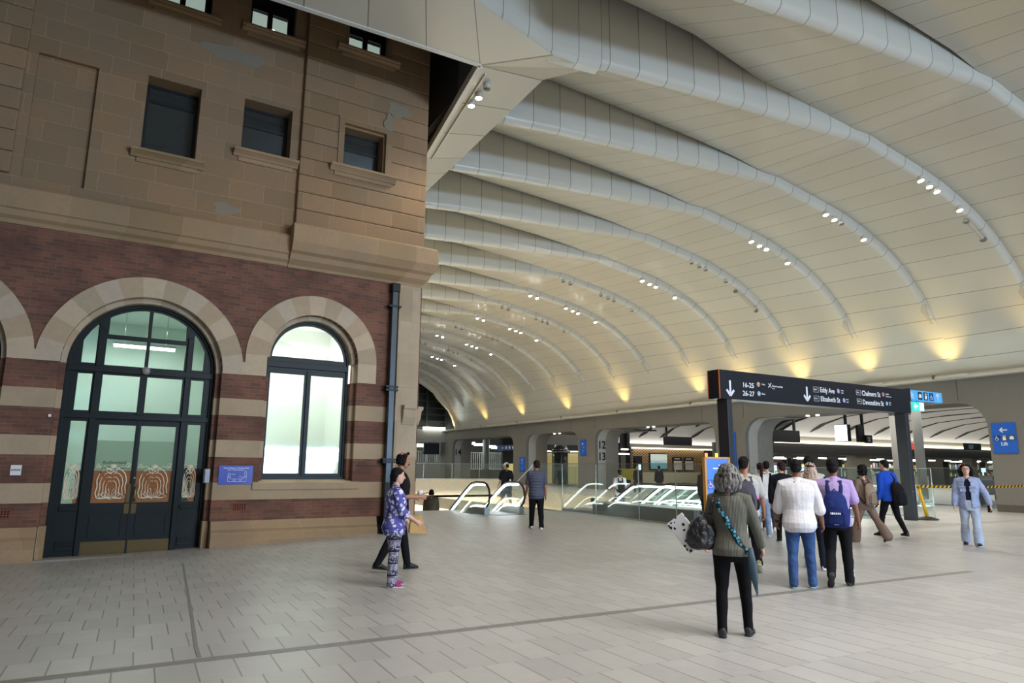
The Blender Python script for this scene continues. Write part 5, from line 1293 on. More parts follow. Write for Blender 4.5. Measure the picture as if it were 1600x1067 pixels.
# ---------------------------------------------------------------- lift shaft in the third opening
t = thing('lift_shaft', (36.5, 57.0, 0), 'round steel and glass lift shaft in the third opening', 'lift')
g = MB(); g.cyl((36.5, 57.0), .72, 0, 2.9, 32); build('glass_drum', g, glass('lift_glass', '#7c8f92', 1.5, .05, .12), parent=t)
g = MB(); g.cyl((36.5, 57.0), .95, 2.98, 3.2, 32); g.cyl((36.5, 57.0), .85, 3.2, 3.5, 32, .6); g.cyl((36.5, 57.0), .6, 3.5, 4.3, 32); build('cap', g, STEEL, parent=t)
g = MB(); g.cyl((36.5, 57.0), .45, 0, 2.98, 24); build('car', g, mat('lift_car_dark', '#2b3236', .3), parent=t)
g = MB()
for a in range(6): q = a*pi/3; g.cyl((36.5+.74*cos(q), 57.0+.74*sin(q)), .05, 0, 3.1, 8)
build('post', g, STEEL, parent=t)
for i, (x, y) in enumerate(((35.75, 58.6), (39.0, 58.6))):
    g = MB(); g.box((x-.55, y, 0), (x+.75, y+.15, 2.98)); build('lit_wall_panel', g, glow('amber_wall', '#a89a66', .55), label='pale yellow lit wall panel %s the round lift shaft' % ('left of' if i == 0 else 'right of'), cat='panel', at=(x, y, 0))
    g = MB(); g.box((x-.5, y-.1, 3.12), (x+.6, y, 3.2)); build('tube_light', g, glow('fluorescent2', '#fffbe8', 6.), label='short white tube light above the panel %s the lift shaft' % ('left of' if i == 0 else 'right of'), cat='lamp', at=(x, y, 3.12))
dk_ = MB(); dk_.box((32.5, 61.6, -.2), (44, 61.8, 6)); dk_.box((32.4, 44, 4.6), (37.6, 61, 4.7))
build('wall_7', dk_, mat('dark_grey_wall', '#2d3032', .6), kind='structure')
# dark stair core at the left of the second opening
t = thing('glazed_stair_core', (39.7, 52, 0), 'dark glazed stair core at the left side of the second opening', 'stair')
g = MB(); g.box((38.2, 52, 3.0), (41.1, 52.3, 3.2)); g.box((40.8, 52, 0), (41.1, 52.3, 6.3)); g.box((38.2, 52, 5.2), (41.1, 52.3, 5.6)); g.box((39.9, 52, 0), (40.0, 52.3, 6)); g.box((38.2, 52.3, 3.2), (41.1, 52.35, 6.3)); g.box((38.2, 52.3, 0), (39.2, 52.35, 3)); build('frame', g, BLACKM, parent=t)
g = MB(); g.box((39.1, 51.9, 3.9), (39.8, 51.95, 4.9)); build('lit_pane', g, glow('lit_pane', '#b9bfbc', .5), parent=t)
g = MB(); g.box((39.2, 51.85, 2.8), (40.9, 51.9, 2.92)); g.box((40.0, 51.85, 3.25), (40.8, 51.9, 3.36)); build('light', g, glow('fluorescent2', '#fffbe8', 6.), parent=t)
t = thing('ticket_machine', (41.5, 51.4, 0), 'dark ticket machine with a small screen beside the second opening', 'ticket machine')
g = MB(); g.box((41.2, 51.2, 0), (41.9, 51.7, 2.7)); build('body', g, BLACKM, parent=t, bevel=.02)
g = MB(); g.box((41.35, 51.16, 1.4), (41.7, 51.2, 1.9)); build('screen', g, glow('till_screen', '#bfe4ea', 1.6), parent=t)
g = MB(); g.box((38.6, 50.6, .5), (40.9, 50.9, 1.5)); build('yellow_hoarding', g, mat('pale_yellow', '#b8ad45', .6), label='dull yellow hoarding behind the glass under the number 12', cat='hoarding', at=(39.7, 50.7, .5))

# ---------------------------------------------------------------- platforms at the far left
pf = MB(); pf.box((18, 73, -.2), (60, 110, .0)); pf.box((18, 96, 0), (62, 96.4, 8)); build('wall_8', pf, mat('platform_back', '#6a6c64', .7), kind='structure')
rnd = random.Random(5)
for i in range(26):
    x = 22+(i % 9)*2.9+rnd.uniform(0, .9); y = (75.0, 79, 83.5)[i//9]; L_ = rnd.uniform(1.2, 1.9); z = rnd.choice((4.0, 4.35, 4.1))
    g = MB(); g.box((x, y, z), (x+L_, y+.22, z+.12)); build('platform_tube_light', g, glow('platform_lamp', '#f7fff4', 8.), label='white tube light over the platforms at the far end', cat='lamp', group='tube lights over the platforms', at=(x, y, z))
for i, (x0, x1) in enumerate(((24.2, 26.8), (27.6, 30.6))):
    g = MB(); g.box((x0, 71.2, 5.62), (min(x1, 30.2), 71.4, 5.86)); build('end_tube_light', g, glow('platform_lamp', '#f7fff4', 8.), label='bright tube light above the far beam, %s of the pair' % ('left' if i == 0 else 'right'), cat='lamp', at=(x0, 71.3, 5.62))
for i, (x0, x1, y) in enumerate(((22, 33, 74), (33, 46, 75.5))):
    t = thing('platform_fence', (x0, y, 0), 'tall white railing fence at the %s platform' % ('far left' if i == 0 else 'second'), 'fence')
    g = MB(); n = int((x1-x0)/.28)
    for j in range(n+1): g.box((x0+j*.28, y, .2), (x0+j*.28+.06, y+.05, 3.3))
    for z in (.3, 3.2): g.box((x0, y-.01, z), (x1, y+.06, z+.09))
    build('railing', g, mat('fence_white', '#d6dad4', .5), parent=t)
CC = ['#c9bb3a', '#20242c', '#3a4a3c', '#1c1c20', '#555a60', '#d8c95a', '#7c2c2c', '#2a3c5a']
cm = [mat('distant_clothes_%d' % i, c, .8) for i, c in enumerate(CC)]
for i in range(20):
    x = 23+rnd.uniform(0, 20); y = rnd.uniform(76.5, 86); h = rnd.uniform(1.6, 1.85); zb = 1.25
    t = thing('person', (x, y, zb), 'tiny distant person standing on the platform behind the white railing', 'person', 'distant people on the platforms')
    g = MB(); g.loft([(Vector((x, y, zb+a*h)), (w_*h, 0, 0), (0, w_*h*.6, 0)) for a, w_ in ((0, .05), (.25, .09), (.5, .11), (.7, .13), (.8, .12), (.84, .04), (.88, .055), (.94, .06), (1., .03))], 10); build('body', g, [cm[i % 8]], parent=t)
g = MB(); g.box((20, 74, -.1), (60, 95, 1.25)); build('wall_8', g, mat('platform_back', '#6a6c64', .7), kind='structure')
for i, (x, y) in enumerate(((37, 74.5), (40.5, 73.5), (29.3, 74.2))):
    g = MB(); g.cyl((x, y), .4 if i < 2 else .1, 0, 6, 18); build('platform_column', g, mat('column_grey', '#a8aba6', .5), label=('thick pale platform column in the far opening, %s one' % ('left' if i == 0 else 'right')) if i < 2 else 'thin white post among the far left railings', cat='column', at=(x, y, 0))
g = MB(); g.box((28.4, 73.0, 2.9), (30.3, 73.2, 4.15)); build('departure_board', g, BLACKM, label='black departure board hanging over the far left platform', cat='board', at=(30.3, 73.1, 2.9))
g = MB(); g.box((33.0, 58, .7), (33.2, 61.5, 1.9)); build('yellow_lit_hoarding', g, glow('yellow_glow', '#c9c07a', .6), label='pale yellow lit panel low in the far platform opening', cat='panel', at=(33, 60, .7))
# little ceiling cameras and lamps in the soffits of the arches
for i, (x, y, z) in enumerate(((W+.6, 37.2, 4.38), (W+.6, 36.6, 4.38), (W+.6, 24.2, 4.38), (W+.6, 23.6, 4.38), (W+.6, 20.3, 4.38), (W+.6, 19.8, 4.38), (W+.6, 49.4, 4.38), (W+.6, 48.6, 4.38))):
    g = MB(); g.cyl((x, y), .09, z-.03, z+.03, 12); build('soffit_downlight', g, glow('soffit_lamp', '#fffef2', 6.), label='small round downlight in the concrete soffit of an arch', cat='lamp', group='downlights in the arch soffits', at=(x, y, z))
# ================================================================== PEOPLE
SKIN = {'light': mat('skin_light', '#c79a80', .55, var=.06, vs=12.), 'tan': mat('skin_tan', '#a9765a', .55, var=.06, vs=12.), 'brown': mat('skin_brown', '#8a5c42', .55, var=.06, vs=12.), 'fair': mat('skin_fair', '#d0a58f', .55, var=.05, vs=12.)}
def cloth(name, col, fold=.5, var=.12, rough=.85, fs=7.):
    if name in MATS: return MATS[name]
    k = N(name); c = lin(col); lo = tuple(x*(1-var) for x in c[:3])+(1,); hi = tuple(min(1, x*(1+var)) for x in c[:3])+(1,)
    k.base(k.mix(k.noise(fs, 4), lo, hi), rough, 0, .2)
    k.bump(k.noise(fs*1.3, 3, rough=.4), fold*.6, .03); MATS[name] = k.m; return k.m
def hairmat(name, a, b, sc=60.):
    if name in MATS: return MATS[name]
    k = N(name); x, y, z = k.xyz(); v = k.vec(k.math('MULTIPLY', x, sc), k.math('MULTIPLY', y, sc), k.math('MULTIPLY', z, sc*.12))
    n = k.noise(1., 4, v=v); k.base(k.mix(k.ramp(n, .38, .62), a, b), .6, 0, .18); k.bump(n, .7, .02); MATS[name] = k.m; return k.m
HBLACK = hairmat('hair_black', '#080707', '#141111'); HBROWN = hairmat('hair_dark_brown', '#1a110e', '#33211b'); HGREY = hairmat('hair_grey', '#2b2928', '#8f8b86', 46.)
HBLOND = hairmat('hair_ash_blonde', '#8d7568', '#c2aea2', 46.); HRED = hairmat('hair_maroon_brown', '#1f1212', '#3a1f20')

def ring(c, a, b, u, v): return (c, u*a, v*b)
def bake(name, mb, material, parent, voxel=.008, smooth_=4, disp=None):
    """close the lofted pieces into one skin with a voxel remesh"""
    me = bpy.data.meshes.new(name); org = Vector(parent['_o'])
    me.from_pydata([tuple(v-org) for v in mb.v], [], mb.f); me.update()
    bm = bmesh.new(); bm.from_mesh(me); bmesh.ops.recalc_face_normals(bm, faces=bm.faces); bm.to_mesh(me); bm.free()
    o = bpy.data.objects.new(name, me)
    r = o.modifiers.new('r', 'REMESH'); r.mode = 'VOXEL'; r.voxel_size = voxel; r.use_smooth_shade = True
    if smooth_: s = o.modifiers.new('s', 'SMOOTH'); s.iterations = smooth_; s.factor = .5
    m2 = evaluated(o)
    o.modifiers.clear(); o.data = m2; COL.objects.link(o); m2.name = name
    m2.materials.clear(); m2.materials.append(material)
    if disp:
        amp, fr, sd = disp
        from mathutils import noise as mn
        nm_ = [v.normal.copy() for v in m2.vertices]; cs = [v.co.copy() for v in m2.vertices]; out_ = []
        for c_, n_ in zip(cs, nm_): out_.extend(c_+n_*(mn.noise(c_*fr+Vector((sd, sd, sd)))*amp))
        m2.vertices.foreach_set('co', out_); m2.update()
    m2.polygons.foreach_set('use_smooth', [True]*len(m2.polygons))
    o.parent = parent
    return o

class Person:
    """joint positions of a figure; x = its right, y = where it faces, z up"""
    def __init__(s, pos, az, H, zb=0.0, build_=1.0, legL=(0, 0), legR=(0, 0), armL=(0, 8, 10), armR=(0, 8, 10), head=(0, 0), lean=0, female=False, waist=0, turn=0, label='', group=None, voxel=.009, armLx=None, armRx=None):
        s.H = H; s.az = radians(az); s.b = build_; s.female = female; s.vox = voxel
        s.t = thing('person', (pos[0], pos[1], zb), label, 'person', group)
        c, q = cos(s.az), sin(s.az)
        s.X = Vector((c, -q, 0)); s.Y = Vector((q, c, 0)); s.Z = Vector((0, 0, 1))
        s.O = Vector((pos[0], pos[1], zb)); h = H
        hipw = .052*h*(1.05 if female else 1.0); shw = (.104 if not female else .094)*h*(.6+.4*build_)
        J = {}
        pel = Vector((0, 0, .50*h)); J['pel'] = pel
        ln = radians(lean); up = Vector((0, sin(ln), cos(ln))); s.up = up
        tr = radians(turn); sh = Vector((cos(tr), -sin(tr), 0)); s.sh = sh
        J['chest'] = pel+up*.20*h; J['neck'] = pel+up*.335*h; J['base'] = pel+up*.315*h
        hp, hy = head; fwd = up*cos(radians(hp))+Vector((0, 1, 0))*sin(radians(hp))
        J['head'] = J['neck']+fwd*.095*h+Vector((0, .006*h, 0)); s.hy = radians(hy); s.hp = radians(hp)
        for sd, nm, leg, arm, ax in ((-1, 'L', legL, armL, armLx), (1, 'R', legR, armR, armRx)):
            hip = pel+Vector((sd*hipw, 0, -.005*h)); a = radians(leg[0]); kn = radians(leg[1]); ab = radians(leg[2]) if len(leg) > 2 else radians(1.5)
            d1 = Vector((sd*sin(ab), sin(a), -cos(a))).normalized(); knee = hip+d1*.238*h
            a2 = a-kn; d2 = Vector((sd*sin(ab)*.5, sin(a2), -cos(a2))).normalized(); ank = knee+d2*.222*h
            J['hip'+nm] = hip; J['knee'+nm] = knee; J['ank'+nm] = ank
            toe = radians(leg[3]) if len(leg) > 3 else (min(0, a2)*.9 if kn > .35 else 0)
            J['toe'+nm] = toe
            shd = J['base']+sh*sd*shw+up*(-.026*h); p = radians(arm[0]); abd = radians(arm[1]); el = radians(arm[2])
            d1 = Vector((sd*sin(abd), sin(p), -cos(p)*cos(abd))).normalized(); elb = shd+d1*.168*h
            tw = radians(arm[3]) if len(arm) > 3 else 0
            f = Vector((sd*sin(abd)*.6-sd*sin(tw)*sin(el), sin(p+el), -cos(p+el))).normalized(); wr = elb+f*.145*h
            J['sh'+nm] = shd; J['elb'+nm] = elb; J['wr'+nm] = wr; J['hd'+nm] = f; J['su'+nm] = (sd, tw)
        low = min(J['ankL'].z, J['ankR'].z)-.042*h
        for k_ in J:
            if isinstance(J[k_], Vector) and not k_.startswith('hd'): J[k_] = J[k_]-Vector((0, 0, low))
        s.J = J
    def w(s, p): return s.O+s.X*p.x+s.Y*p.y+s.Z*p.z
    def wd(s, p): return s.X*p.x+s.Y*p.y+s.Z*p.z
    def limb(s, mb, P, r, n=12, flat=1.0, side=(1, 0, 0)):
        mb.tube([s.w(p) for p in P], r, n, flat=flat, side=s.wd(Vector(side)), rounded=True)
    def seg(s, a, b, t): return s.J[a].lerp(s.J[b], t)
    def torso(s, mb, e=0.0, z0=-.05, z1=.33, hem=1.0, neck=True):
        h = s.H; b = s.b; J = s.J; f = s.female
        T = [(-.075, .070, .058, .0), (-.04, .092, .070, -.006), (.0, .098, .074, -.008), (.05, .092, .066, -.002), (.10, .082 if f else .088, .060, .003), (.15, .086 if f else .094, .064, .004), (.20, .096 if f else .106, .070, .004), (.25, .104 if f else .114, .066, .0), (.285, .100 if f else .112, .055, -.002), (.31, .07, .042, -.004), (.33, .036, .034, -.003)]
        rings = []
        for z, rx, ry, oy in T:
            if z < z0-1e-6 or z > z1+1e-6: continue
            k_ = max(0, min(1, z/.3)); sd = Vector((1, 0, 0)).lerp(s.sh, k_).normalized(); fw = Vector((-sd.y, sd.x, 0))
            g = 1.0+(hem-1)*max(0, (.10-z)/.15) if z < .1 else 1.0
            c = J['pel']+s.up*z*h+fw*oy*h
            rr = (rx*(.35+.65*b)*h+e)*g; r2 = (ry*(b**1.1)*h+e)*g
            rings.append((s.w(c), s.wd(sd)*rr, s.wd(fw)*r2))
        mb.loft(rings, 20)
        return rings
    def body(s, skin):
        h = s.H; J = s.J; mb = MB(); b = .5+.5*s.b
        s.torso(mb, -.012)
        s.limb(mb, [J['base']+Vector((0, -.004*h, 0)), J['neck'], J['head']-Vector((0, .008*h, .02*h))], [.036*h, .031*h, .031*h])
        for nm in 'LR':
            s.limb(mb, [J['hip'+nm], s.seg('hip'+nm, 'knee'+nm, .5), J['knee'+nm], s.seg('knee'+nm, 'ank'+nm, .35), J['ank'+nm]], [.046*h*b, .040*h*b, .030*h, .029*h, .020*h])
            a = J['ank'+nm]; t_ = J['toe'+nm]; s.limb(mb, [a-Vector((0, .004*h, .018*h)), a+Vector((0, .06*h*cos(t_), -.024*h+.06*h*sin(t_)))], [.013*h, .011*h])
            s.limb(mb, [J['base'].lerp(J['sh'+nm], .3), J['sh'+nm], s.seg('sh'+nm, 'elb'+nm, .5), J['elb'+nm], s.seg('elb'+nm, 'wr'+nm, .35), J['wr'+nm]], [.034*h, .031*h*b, .027*h*b, .023*h, .0215*h, .0145*h])
            s.hand(mb, nm)
        s.head(mb)
        return bake('body', mb, skin, s.t, s.vox*.72, 2)
    def hand(s, mb, nm):
        h = s.H; J = s.J; wr = J['wr'+nm]; d = J['hd'+nm].normalized(); sd, tw = J['su'+nm]
        curl = getattr(s, 'curl'+nm, 26)
        pn = Vector((-sd, 0, 0)) if not getattr(s, 'palm'+nm, None) else Vector(getattr(s, 'palm'+nm))   # palm faces the body
        pn = (pn-d*pn.dot(d)).normalized(); sv = d.cross(pn).normalized()      # across the palm
        if sv.y < 0 and abs(sv.y) > .2: sv = -sv
        L = .046*h; wd = .0215*h
        rings = [(s.w(wr-d*.01*h), s.wd(sv)*.0135*h, s.wd(pn)*.011*h), (s.w(wr+d*.012*h), s.wd(sv)*.018*h, s.wd(pn)*.010*h), (s.w(wr+d*.032*h), s.wd(sv)*wd, s.wd(pn)*.0095*h), (s.w(wr+d*L), s.wd(sv)*wd*.96, s.wd(pn)*.0085*h)]
        mb.loft(rings, 12)
        for i, (o, l) in enumerate(((.78, .040), (.27, .046), (-.26, .043), (-.77, .034))):
            p = wr+d*(L*.94)+sv*wd*o; dd = d.copy(); P = [p]
            for j, q in enumerate((.45, .32, .23)):
                a = radians(curl*(.7+.25*j)*(1+.12*i)); dd = (dd*cos(a)+pn*sin(a)).normalized(); p = p+dd*l*h*q; P.append(p)
            s.limb(mb, P, [.0052*h, .0050*h, .0046*h, .0038*h], 8, side=tuple(sv))
        p = wr+d*.012*h+sv*wd*.8; dd = (d*.72+sv*.62+pn*.25).normalized(); P = [p, p+dd*.020*h]; dd = (d*.92+sv*.15+pn*.35).normalized(); P += [P[-1]+dd*.017*h, P[-1]+dd*.031*h]
        s.limb(mb, P, [.0075*h, .0062*h, .0055*h, .0045*h], 8, side=tuple(sv))
        s.__dict__['grip'+nm] = s.w(wr+d*L*1.1+pn*.022*h)
    def hf(s):
        """head frame: right, forward, up"""
        y = s.hy; p = s.hp
        R = Vector((cos(y), -sin(y), 0)); F = Vector((sin(y)*cos(p), cos(y)*cos(p), -sin(p))); return R, F, R.cross(F).normalized()
    def hp_(s, x, y, z):
        R, F, Uu = s.hf(); h = s.H; return s.w(s.J['head']+R*x*h+F*y*h+Uu*z*h)
    def head(s, mb):
        R, F, Uu = s.hf(); h = s.H
        # (z, rx, ry, y offset), z from the middle of the head
        T = [(-.066, .014, .016, .022), (-.060, .024, .028, .018), (-.048, .033, .039, .010), (-.034, .037, .044, .007), (-.015, .0405, .049, .003), (.005, .0425, .053, .0), (.025, .043, .0555, -.003), (.040, .0395, .052, -.004), (.052, .032, .043, -.005), (.061, .021, .028, -.006), (.066, .008, .011, -.006)]
        mb.loft([(s.hp_(0, oy, z), s.wd(R)*rx*h, s.wd(F)*ry*h) for z, rx, ry, oy in T], 20)
        P = lambda x, y, z: s.hp_(x, y, z)
        mb.tube([P(0, .050, .010), P(0, .060, -.008), P(0, .066, -.018), P(0, .056, -.024)], [.004*h, .0058*h, .0082*h, .005*h], 8, rounded=True)     # nose
        mb.tube([P(-.018, .046, .013), P(0, .052, .014), P(.018, .046, .013)], [.004*h]*3, 8, rounded=True)                                         # brow
        mb.tube([P(-.012, .047, -.036), P(0, .0515, -.037), P(.012, .047, -.036)], [.003*h, .0042*h, .003*h], 8, rounded=True)                    # lips
        for sx_ in (-1, 1): mb.loft([(P(sx_*.041, -.002, -.002+z), s.wd(R)*.005*h*q, s.wd(F)*.0105*h*q) for z, q in ((-.017, .4), (-.010, .8), (0, 1), (.010, 1.05), (.017, .6))], 10)
    def face(s, iris='#1d1410', lips='#9c5a52', brow='#17110f', mous=None, glasses=None):
        h = s.H; g = MB(); k_ = MB(); b_ = MB()
        for sx_ in (-1, 1):
            g.ell(s.hp_(sx_*.0175, .0455, .003), (.0062*h, .0062*h, .0042*h), 10, 7); k_.ell(s.hp_(sx_*.0175, .0500, .003), (.003*h, .003*h, .003*h), 8, 6)
            b_.tube([s.hp_(sx_*.008, .0520, .013), s.hp_(sx_*.018, .0515, .0165), s.hp_(sx_*.027, .046, .013)], .0022*h, 6)
        e = build('eye', g, mat('eye_white', '#d9d4cc', .3), parent=s.t); build('iris', k_, mat('iris_dark', iris, .3), parent=s.t); build('eyebrow', b_, mat('brow_hair', brow, .8), parent=s.t)
        g = MB(); g.tube([s.hp_(-.011, .0495, -.0365), s.hp_(0, .0545, -.0365), s.hp_(.011, .0495, -.0365)], .0026*h, 6); build('lips', g, mat('lips_'+lips[1:], lips, .5), parent=s.t)
        if mous: g = MB(); g.tube([s.hp_(-.016, .047, -.033), s.hp_(-.006, .057, -.028), s.hp_(.006, .057, -.028), s.hp_(.016, .047, -.033)], [.003*h, .0058*h, .0058*h, .003*h], 8); build('moustache', g, mat('brow_hair', brow, .8), parent=s.t)
        if glasses:
            g = MB()
            for sx_ in (-1, 1):
                pts = [s.hp_(sx_*.0185+.0135*cos(a)*1.0, .062, .001+.0105*sin(a)) for a in [2*pi*i/14 for i in range(15)]]; g.tube(pts, .0013*h, 5)
                g.tube([s.hp_(sx_*.032, .062, .004), s.hp_(sx_*.043, .03, .004), s.hp_(sx_*.046, -.002, .004)], .0013*h, 5)
            g.tube([s.hp_(-.006, .063, .004), s.hp_(.006, .063, .004)], .0013*h, 5); build('glasses', g, mat('glasses_frame', '#241a16', .3), parent=s.t)
    def hair(s, material, style='short', disp=.006):
        h = s.H; mb = MB(); R, F, Uu = s.hf(); P = s.hp_
        def cap(zlo, grow=.008, back=-.004, front=.0):
            T = [(-.052, .014, .012, -.034), (-.042, .026, .022, -.030), (-.030, .034, .031, -.025), (-.015, .040, .038, -.019), (.005, .0435, .044, -.013), (.022, .0445, .050, -.009), (.036, .0430, .0520, -.006), (.049, .0370, .0455, -.006), (.060, .027, .034, -.007), (.067, .015, .019, -.008), (.070, .005, .007, -.008)]
            mb.loft([(P(0, oy+back+front*(z > .03), z+grow*.4), s.wd(R)*(rx+grow*.55)*h, s.wd(F)*(ry+grow*.3)*h) for z, rx, ry, oy in T if z >= zlo], 20)
        if style == 'short': cap(-.06)
        elif style == 'crop': cap(-.045, .003)
        elif style == 'bob':      # chin length, rounded
            cap(-.04, .014)
            for a in range(-3, 4):
                q = a*.42; x = .047*sin(q); y = -.012-.040*cos(q); mb.tube([P(x*.8, y*.8, .04), P(x*1.1, y*1.1, .0), P(x*1.1, y*1.05, -.045)], [.016*h, .018*h, .011*h], 8, rounded=True)
        elif style == 'wavy':     # shoulder length, full
            cap(-.04, .020)
            rn = random.Random(3)
            for a in range(-8, 9):
                q = a*.21; x = .050*sin(q); y = -.010-.040*cos(q); o = rn.uniform(-.006, .006)
                mb.tube([P(x*.8, y*.8, .04), P(x*1.18, y*1.15, .005), P(x*1.35+o, y*1.25, -.035), P(x*1.25-o, y*1.2, -.070), P(x*1.05+o, y*1.1, -.092)], [.018*h, .020*h, .020*h, .018*h, .011*h], 8, rounded=True)
        elif style == 'long':     # straight down the back
            cap(-.04, .012)
            for a in range(-3, 4):
                q = a*.36; x = .045*sin(q); y = -.008-.042*cos(q)
                mb.tube([P(x*.8, y*.8, .04), P(x*1.15, y*1.12, -.02), P(x*1.25, y*1.25, -.08), P(x*1.1, y*1.35, -.16)], [.016*h, .017*h, .016*h, .008*h], 8, rounded=True)
        elif style == 'ponytail':
            cap(-.036, .008)
            mb.tube([P(0, -.055, .035), P(0, -.080, .035), P(.004, -.095, -.01), P(.002, -.095, -.07), P(-.004, -.092, -.14), P(0, -.088, -.21), P(0, -.085, -.245)], [.012*h, .018*h, .022*h, .021*h, .019*h, .014*h, .005*h], 10, rounded=True)
        elif style == 'curly':
            cap(-.04, .026)
            rn = random.Random(9)
            for i in range(46):
                a = rn.uniform(0, 2*pi); z = rn.uniform(-.055, .072); q = sqrt(max(.1, 1-(z/.085)**2)); 
                if cos(a) > .55 and z < .02: continue
                mb.ell(P(.052*q*sin(a), -.012+.054*q*cos(a), z), (.018*h,)*3, 7, 5)
        elif style == 'bun':
            cap(-.034, .006); mb.ell(P(0, -.045, .062), (.026*h, .026*h, .024*h), 12, 8)
        elif style == 'balding':   # hair round the sides and back only
            for a in range(-5, 6):
                q = a*.36; x = .043*sin(q); y = -.006-.050*cos(q); mb.tube([P(x*.95, y*.95, .034 if abs(a) < 4 else .05), P(x, y, .0), P(x*.92, y*.95, -.040)], [.010*h, .013*h, .009*h], 8, rounded=True)
            mb.tube([P(-.03, .020, .060), P(0, .03, .066), P(.03, .020, .060)], [.011*h]*3, 8, rounded=True); mb.tube([P(.03, .020, .058), P(.043, .0, .03)], .011*h, 8, rounded=True); mb.tube([P(-.03, .020, .058), P(-.043, .0, .03)], .011*h, 8, rounded=True)
        return bake('hair', mb, material, s.t, max(.006, s.vox*.75), 9 if style in ('wavy', 'long', 'bob', 'curly', 'balding') else 3, (disp*h/1.7, 38., 3.))
    def shirt(s, material, sleeve='short', e=.014, hem=-.075, hemw=1.04, name='shirt', collar=None, bulk=1.0, disp=(.006, 9., 1.)):
        h = s.H; J = s.J; mb = MB(); b = .5+.5*s.b
        s.torso(mb, e*bulk, hem, .315, hemw)
        for nm in 'LR':
            A = [J['base'].lerp(J['sh'+nm], .25), J['sh'+nm]]; r = [.036*h+e*.5, .0345*h*b+e*bulk*.8]
            if sleeve == 'short': A += [s.seg('sh'+nm, 'elb'+nm, .4), s.seg('sh'+nm, 'elb'+nm, .72)]; r += [.031*h*b+e*bulk, .031*h*b+e*1.25*bulk]
            elif sleeve == 'elbow': A += [s.seg('sh'+nm, 'elb'+nm, .5), J['elb'+nm], s.seg('elb'+nm, 'wr'+nm, .22)]; r += [.030*h*b+e*bulk, .028*h+e*bulk, .028*h+e*1.2*bulk]
            elif sleeve == 'none': A += [s.seg('sh'+nm, 'elb'+nm, .12)]; r += [.030*h]
            else: A += [s.seg('sh'+nm, 'elb'+nm, .5), J['elb'+nm], s.seg('elb'+nm, 'wr'+nm, .5), s.seg('elb'+nm, 'wr'+nm, .93)]; r += [.029*h*b+e*bulk*.9, .0265*h+e*bulk*.9, .024*h+e*bulk*.8, .0175*h+e*bulk*.7]
            s.limb(mb, A, r)
        if collar: s.limb(mb, [J['base']+Vector((0, -.004*h, .0)), J['neck']+Vector((0, -.004*h, -.002*h))], [.045*h, .037*h])
        return bake(name, mb, material, s.t, s.vox, 4, disp)
    def trousers(s, material, e=.010, flare=1.0, slim=1.0, name='trousers', length=.97, top=.05, disp=(.006, 8., 2.)):
        h = s.H; J = s.J; mb = MB(); b = .5+.5*s.b
        s.torso(mb, e, -.075, top)
        for nm in 'LR':
            if length > .9:
                P = [J['hip'+nm]+Vector((0, -.004*h, .0)), s.seg('hip'+nm, 'knee'+nm, .45), J['knee'+nm], s.seg('knee'+nm, 'ank'+nm, .4), s.seg('knee'+nm, 'ank'+nm, .8), s.seg('knee'+nm, 'ank'+nm, length+.06)]
                r = [.053*h*b+e, .044*h*b*slim+e, .032*h*slim+e, .030*h*slim*(.5+.5*flare)+e, .025*h*flare*slim+e, .024*h*flare*slim*1.04+e]
            else:
                P = [J['hip'+nm], s.seg('hip'+nm, 'knee'+nm, .5), s.seg('hip'+nm, 'knee'+nm, length)]; r = [.053*h*b+e, .048*h*b+e, .046*h+e]
            s.limb(mb, P, r, 14)
        return bake(name, mb, material, s.t, s.vox, 4, disp)
    def shoes(s, material, sole='#d8d8d4', high=0):
        h = s.H; J = s.J
        for nm in 'LR':
            a = J['ank'+nm]; t_ = J['toe'+nm]; f = Vector((0, cos(t_), sin(t_))); u = Vector((0, -sin(t_), cos(t_))); sd = -1 if nm == 'L' else 1
            f = (f+Vector((sd*.12, 0, 0))).normalized(); xx = Vector((1, 0, 0)); o = a-u*.040*h
            mb = MB()
            R_ = [(-.034, .014, .020, .022), (-.028, .021, .027, .027), (.0, .023, .032, .032), (.028, .021, .026, .026), (.055, .026, .019, .019), (.080, .025, .014, .015), (.098, .017, .010, .011), (.103, .008, .006, .008)]
            mb.loft([(s.w(o+f*y*h+u*(zc)*h), s.wd(xx)*rx*h, s.wd(u)*rz*h) for y, rx, rz, zc in R_], 12)
            mb.tube([s.w(o+u*.02*h), s.w(a+u*(.012+high)*h)], [.028*h, .027*h], 12)
            sh_ = bake('shoe', mb, material, s.t, .007, 2); sh_['_o'] = tuple(s.t['_o'])
            g = MB(); g.loft([(s.w(o+f*y*h+u*.005*h), s.wd(xx)*(rx+.001)*h, s.wd(u)*.0065*h) for y, rx, rz, zc in R_], 12); build('shoe_sole', g, mat('sole_'+sole[1:], sole, .6), parent=sh_)
    def surf(s, u, z, out=.0, back=True):
        """point on the back (or chest): u -1..1 sideways, z fraction above pelvis"""
        T = [(-.04, .092, .070), (.05, .088, .066), (.15, .094, .064), (.20, .106, .070), (.25, .110, .066), (.285, .108, .055), (.31, .07, .042), (.33, .04, .034)]
        rx = interp([(a, b) for a, b, c in T], z)*s.H*(.35+.65*s.b); ry = interp([(a, c) for a, b, c in T], z)*s.H*s.b
        k_ = max(0, min(1, z/.3)); sd = Vector((1, 0, 0)).lerp(s.sh, k_).normalized(); fw = Vector((-sd.y, sd.x, 0))
        return s.w(s.J['pel']+s.up*z*s.H+sd*u*rx+fw*(-1 if back else 1)*(ry*sqrt(max(0, 1-u*u*.9))+out))

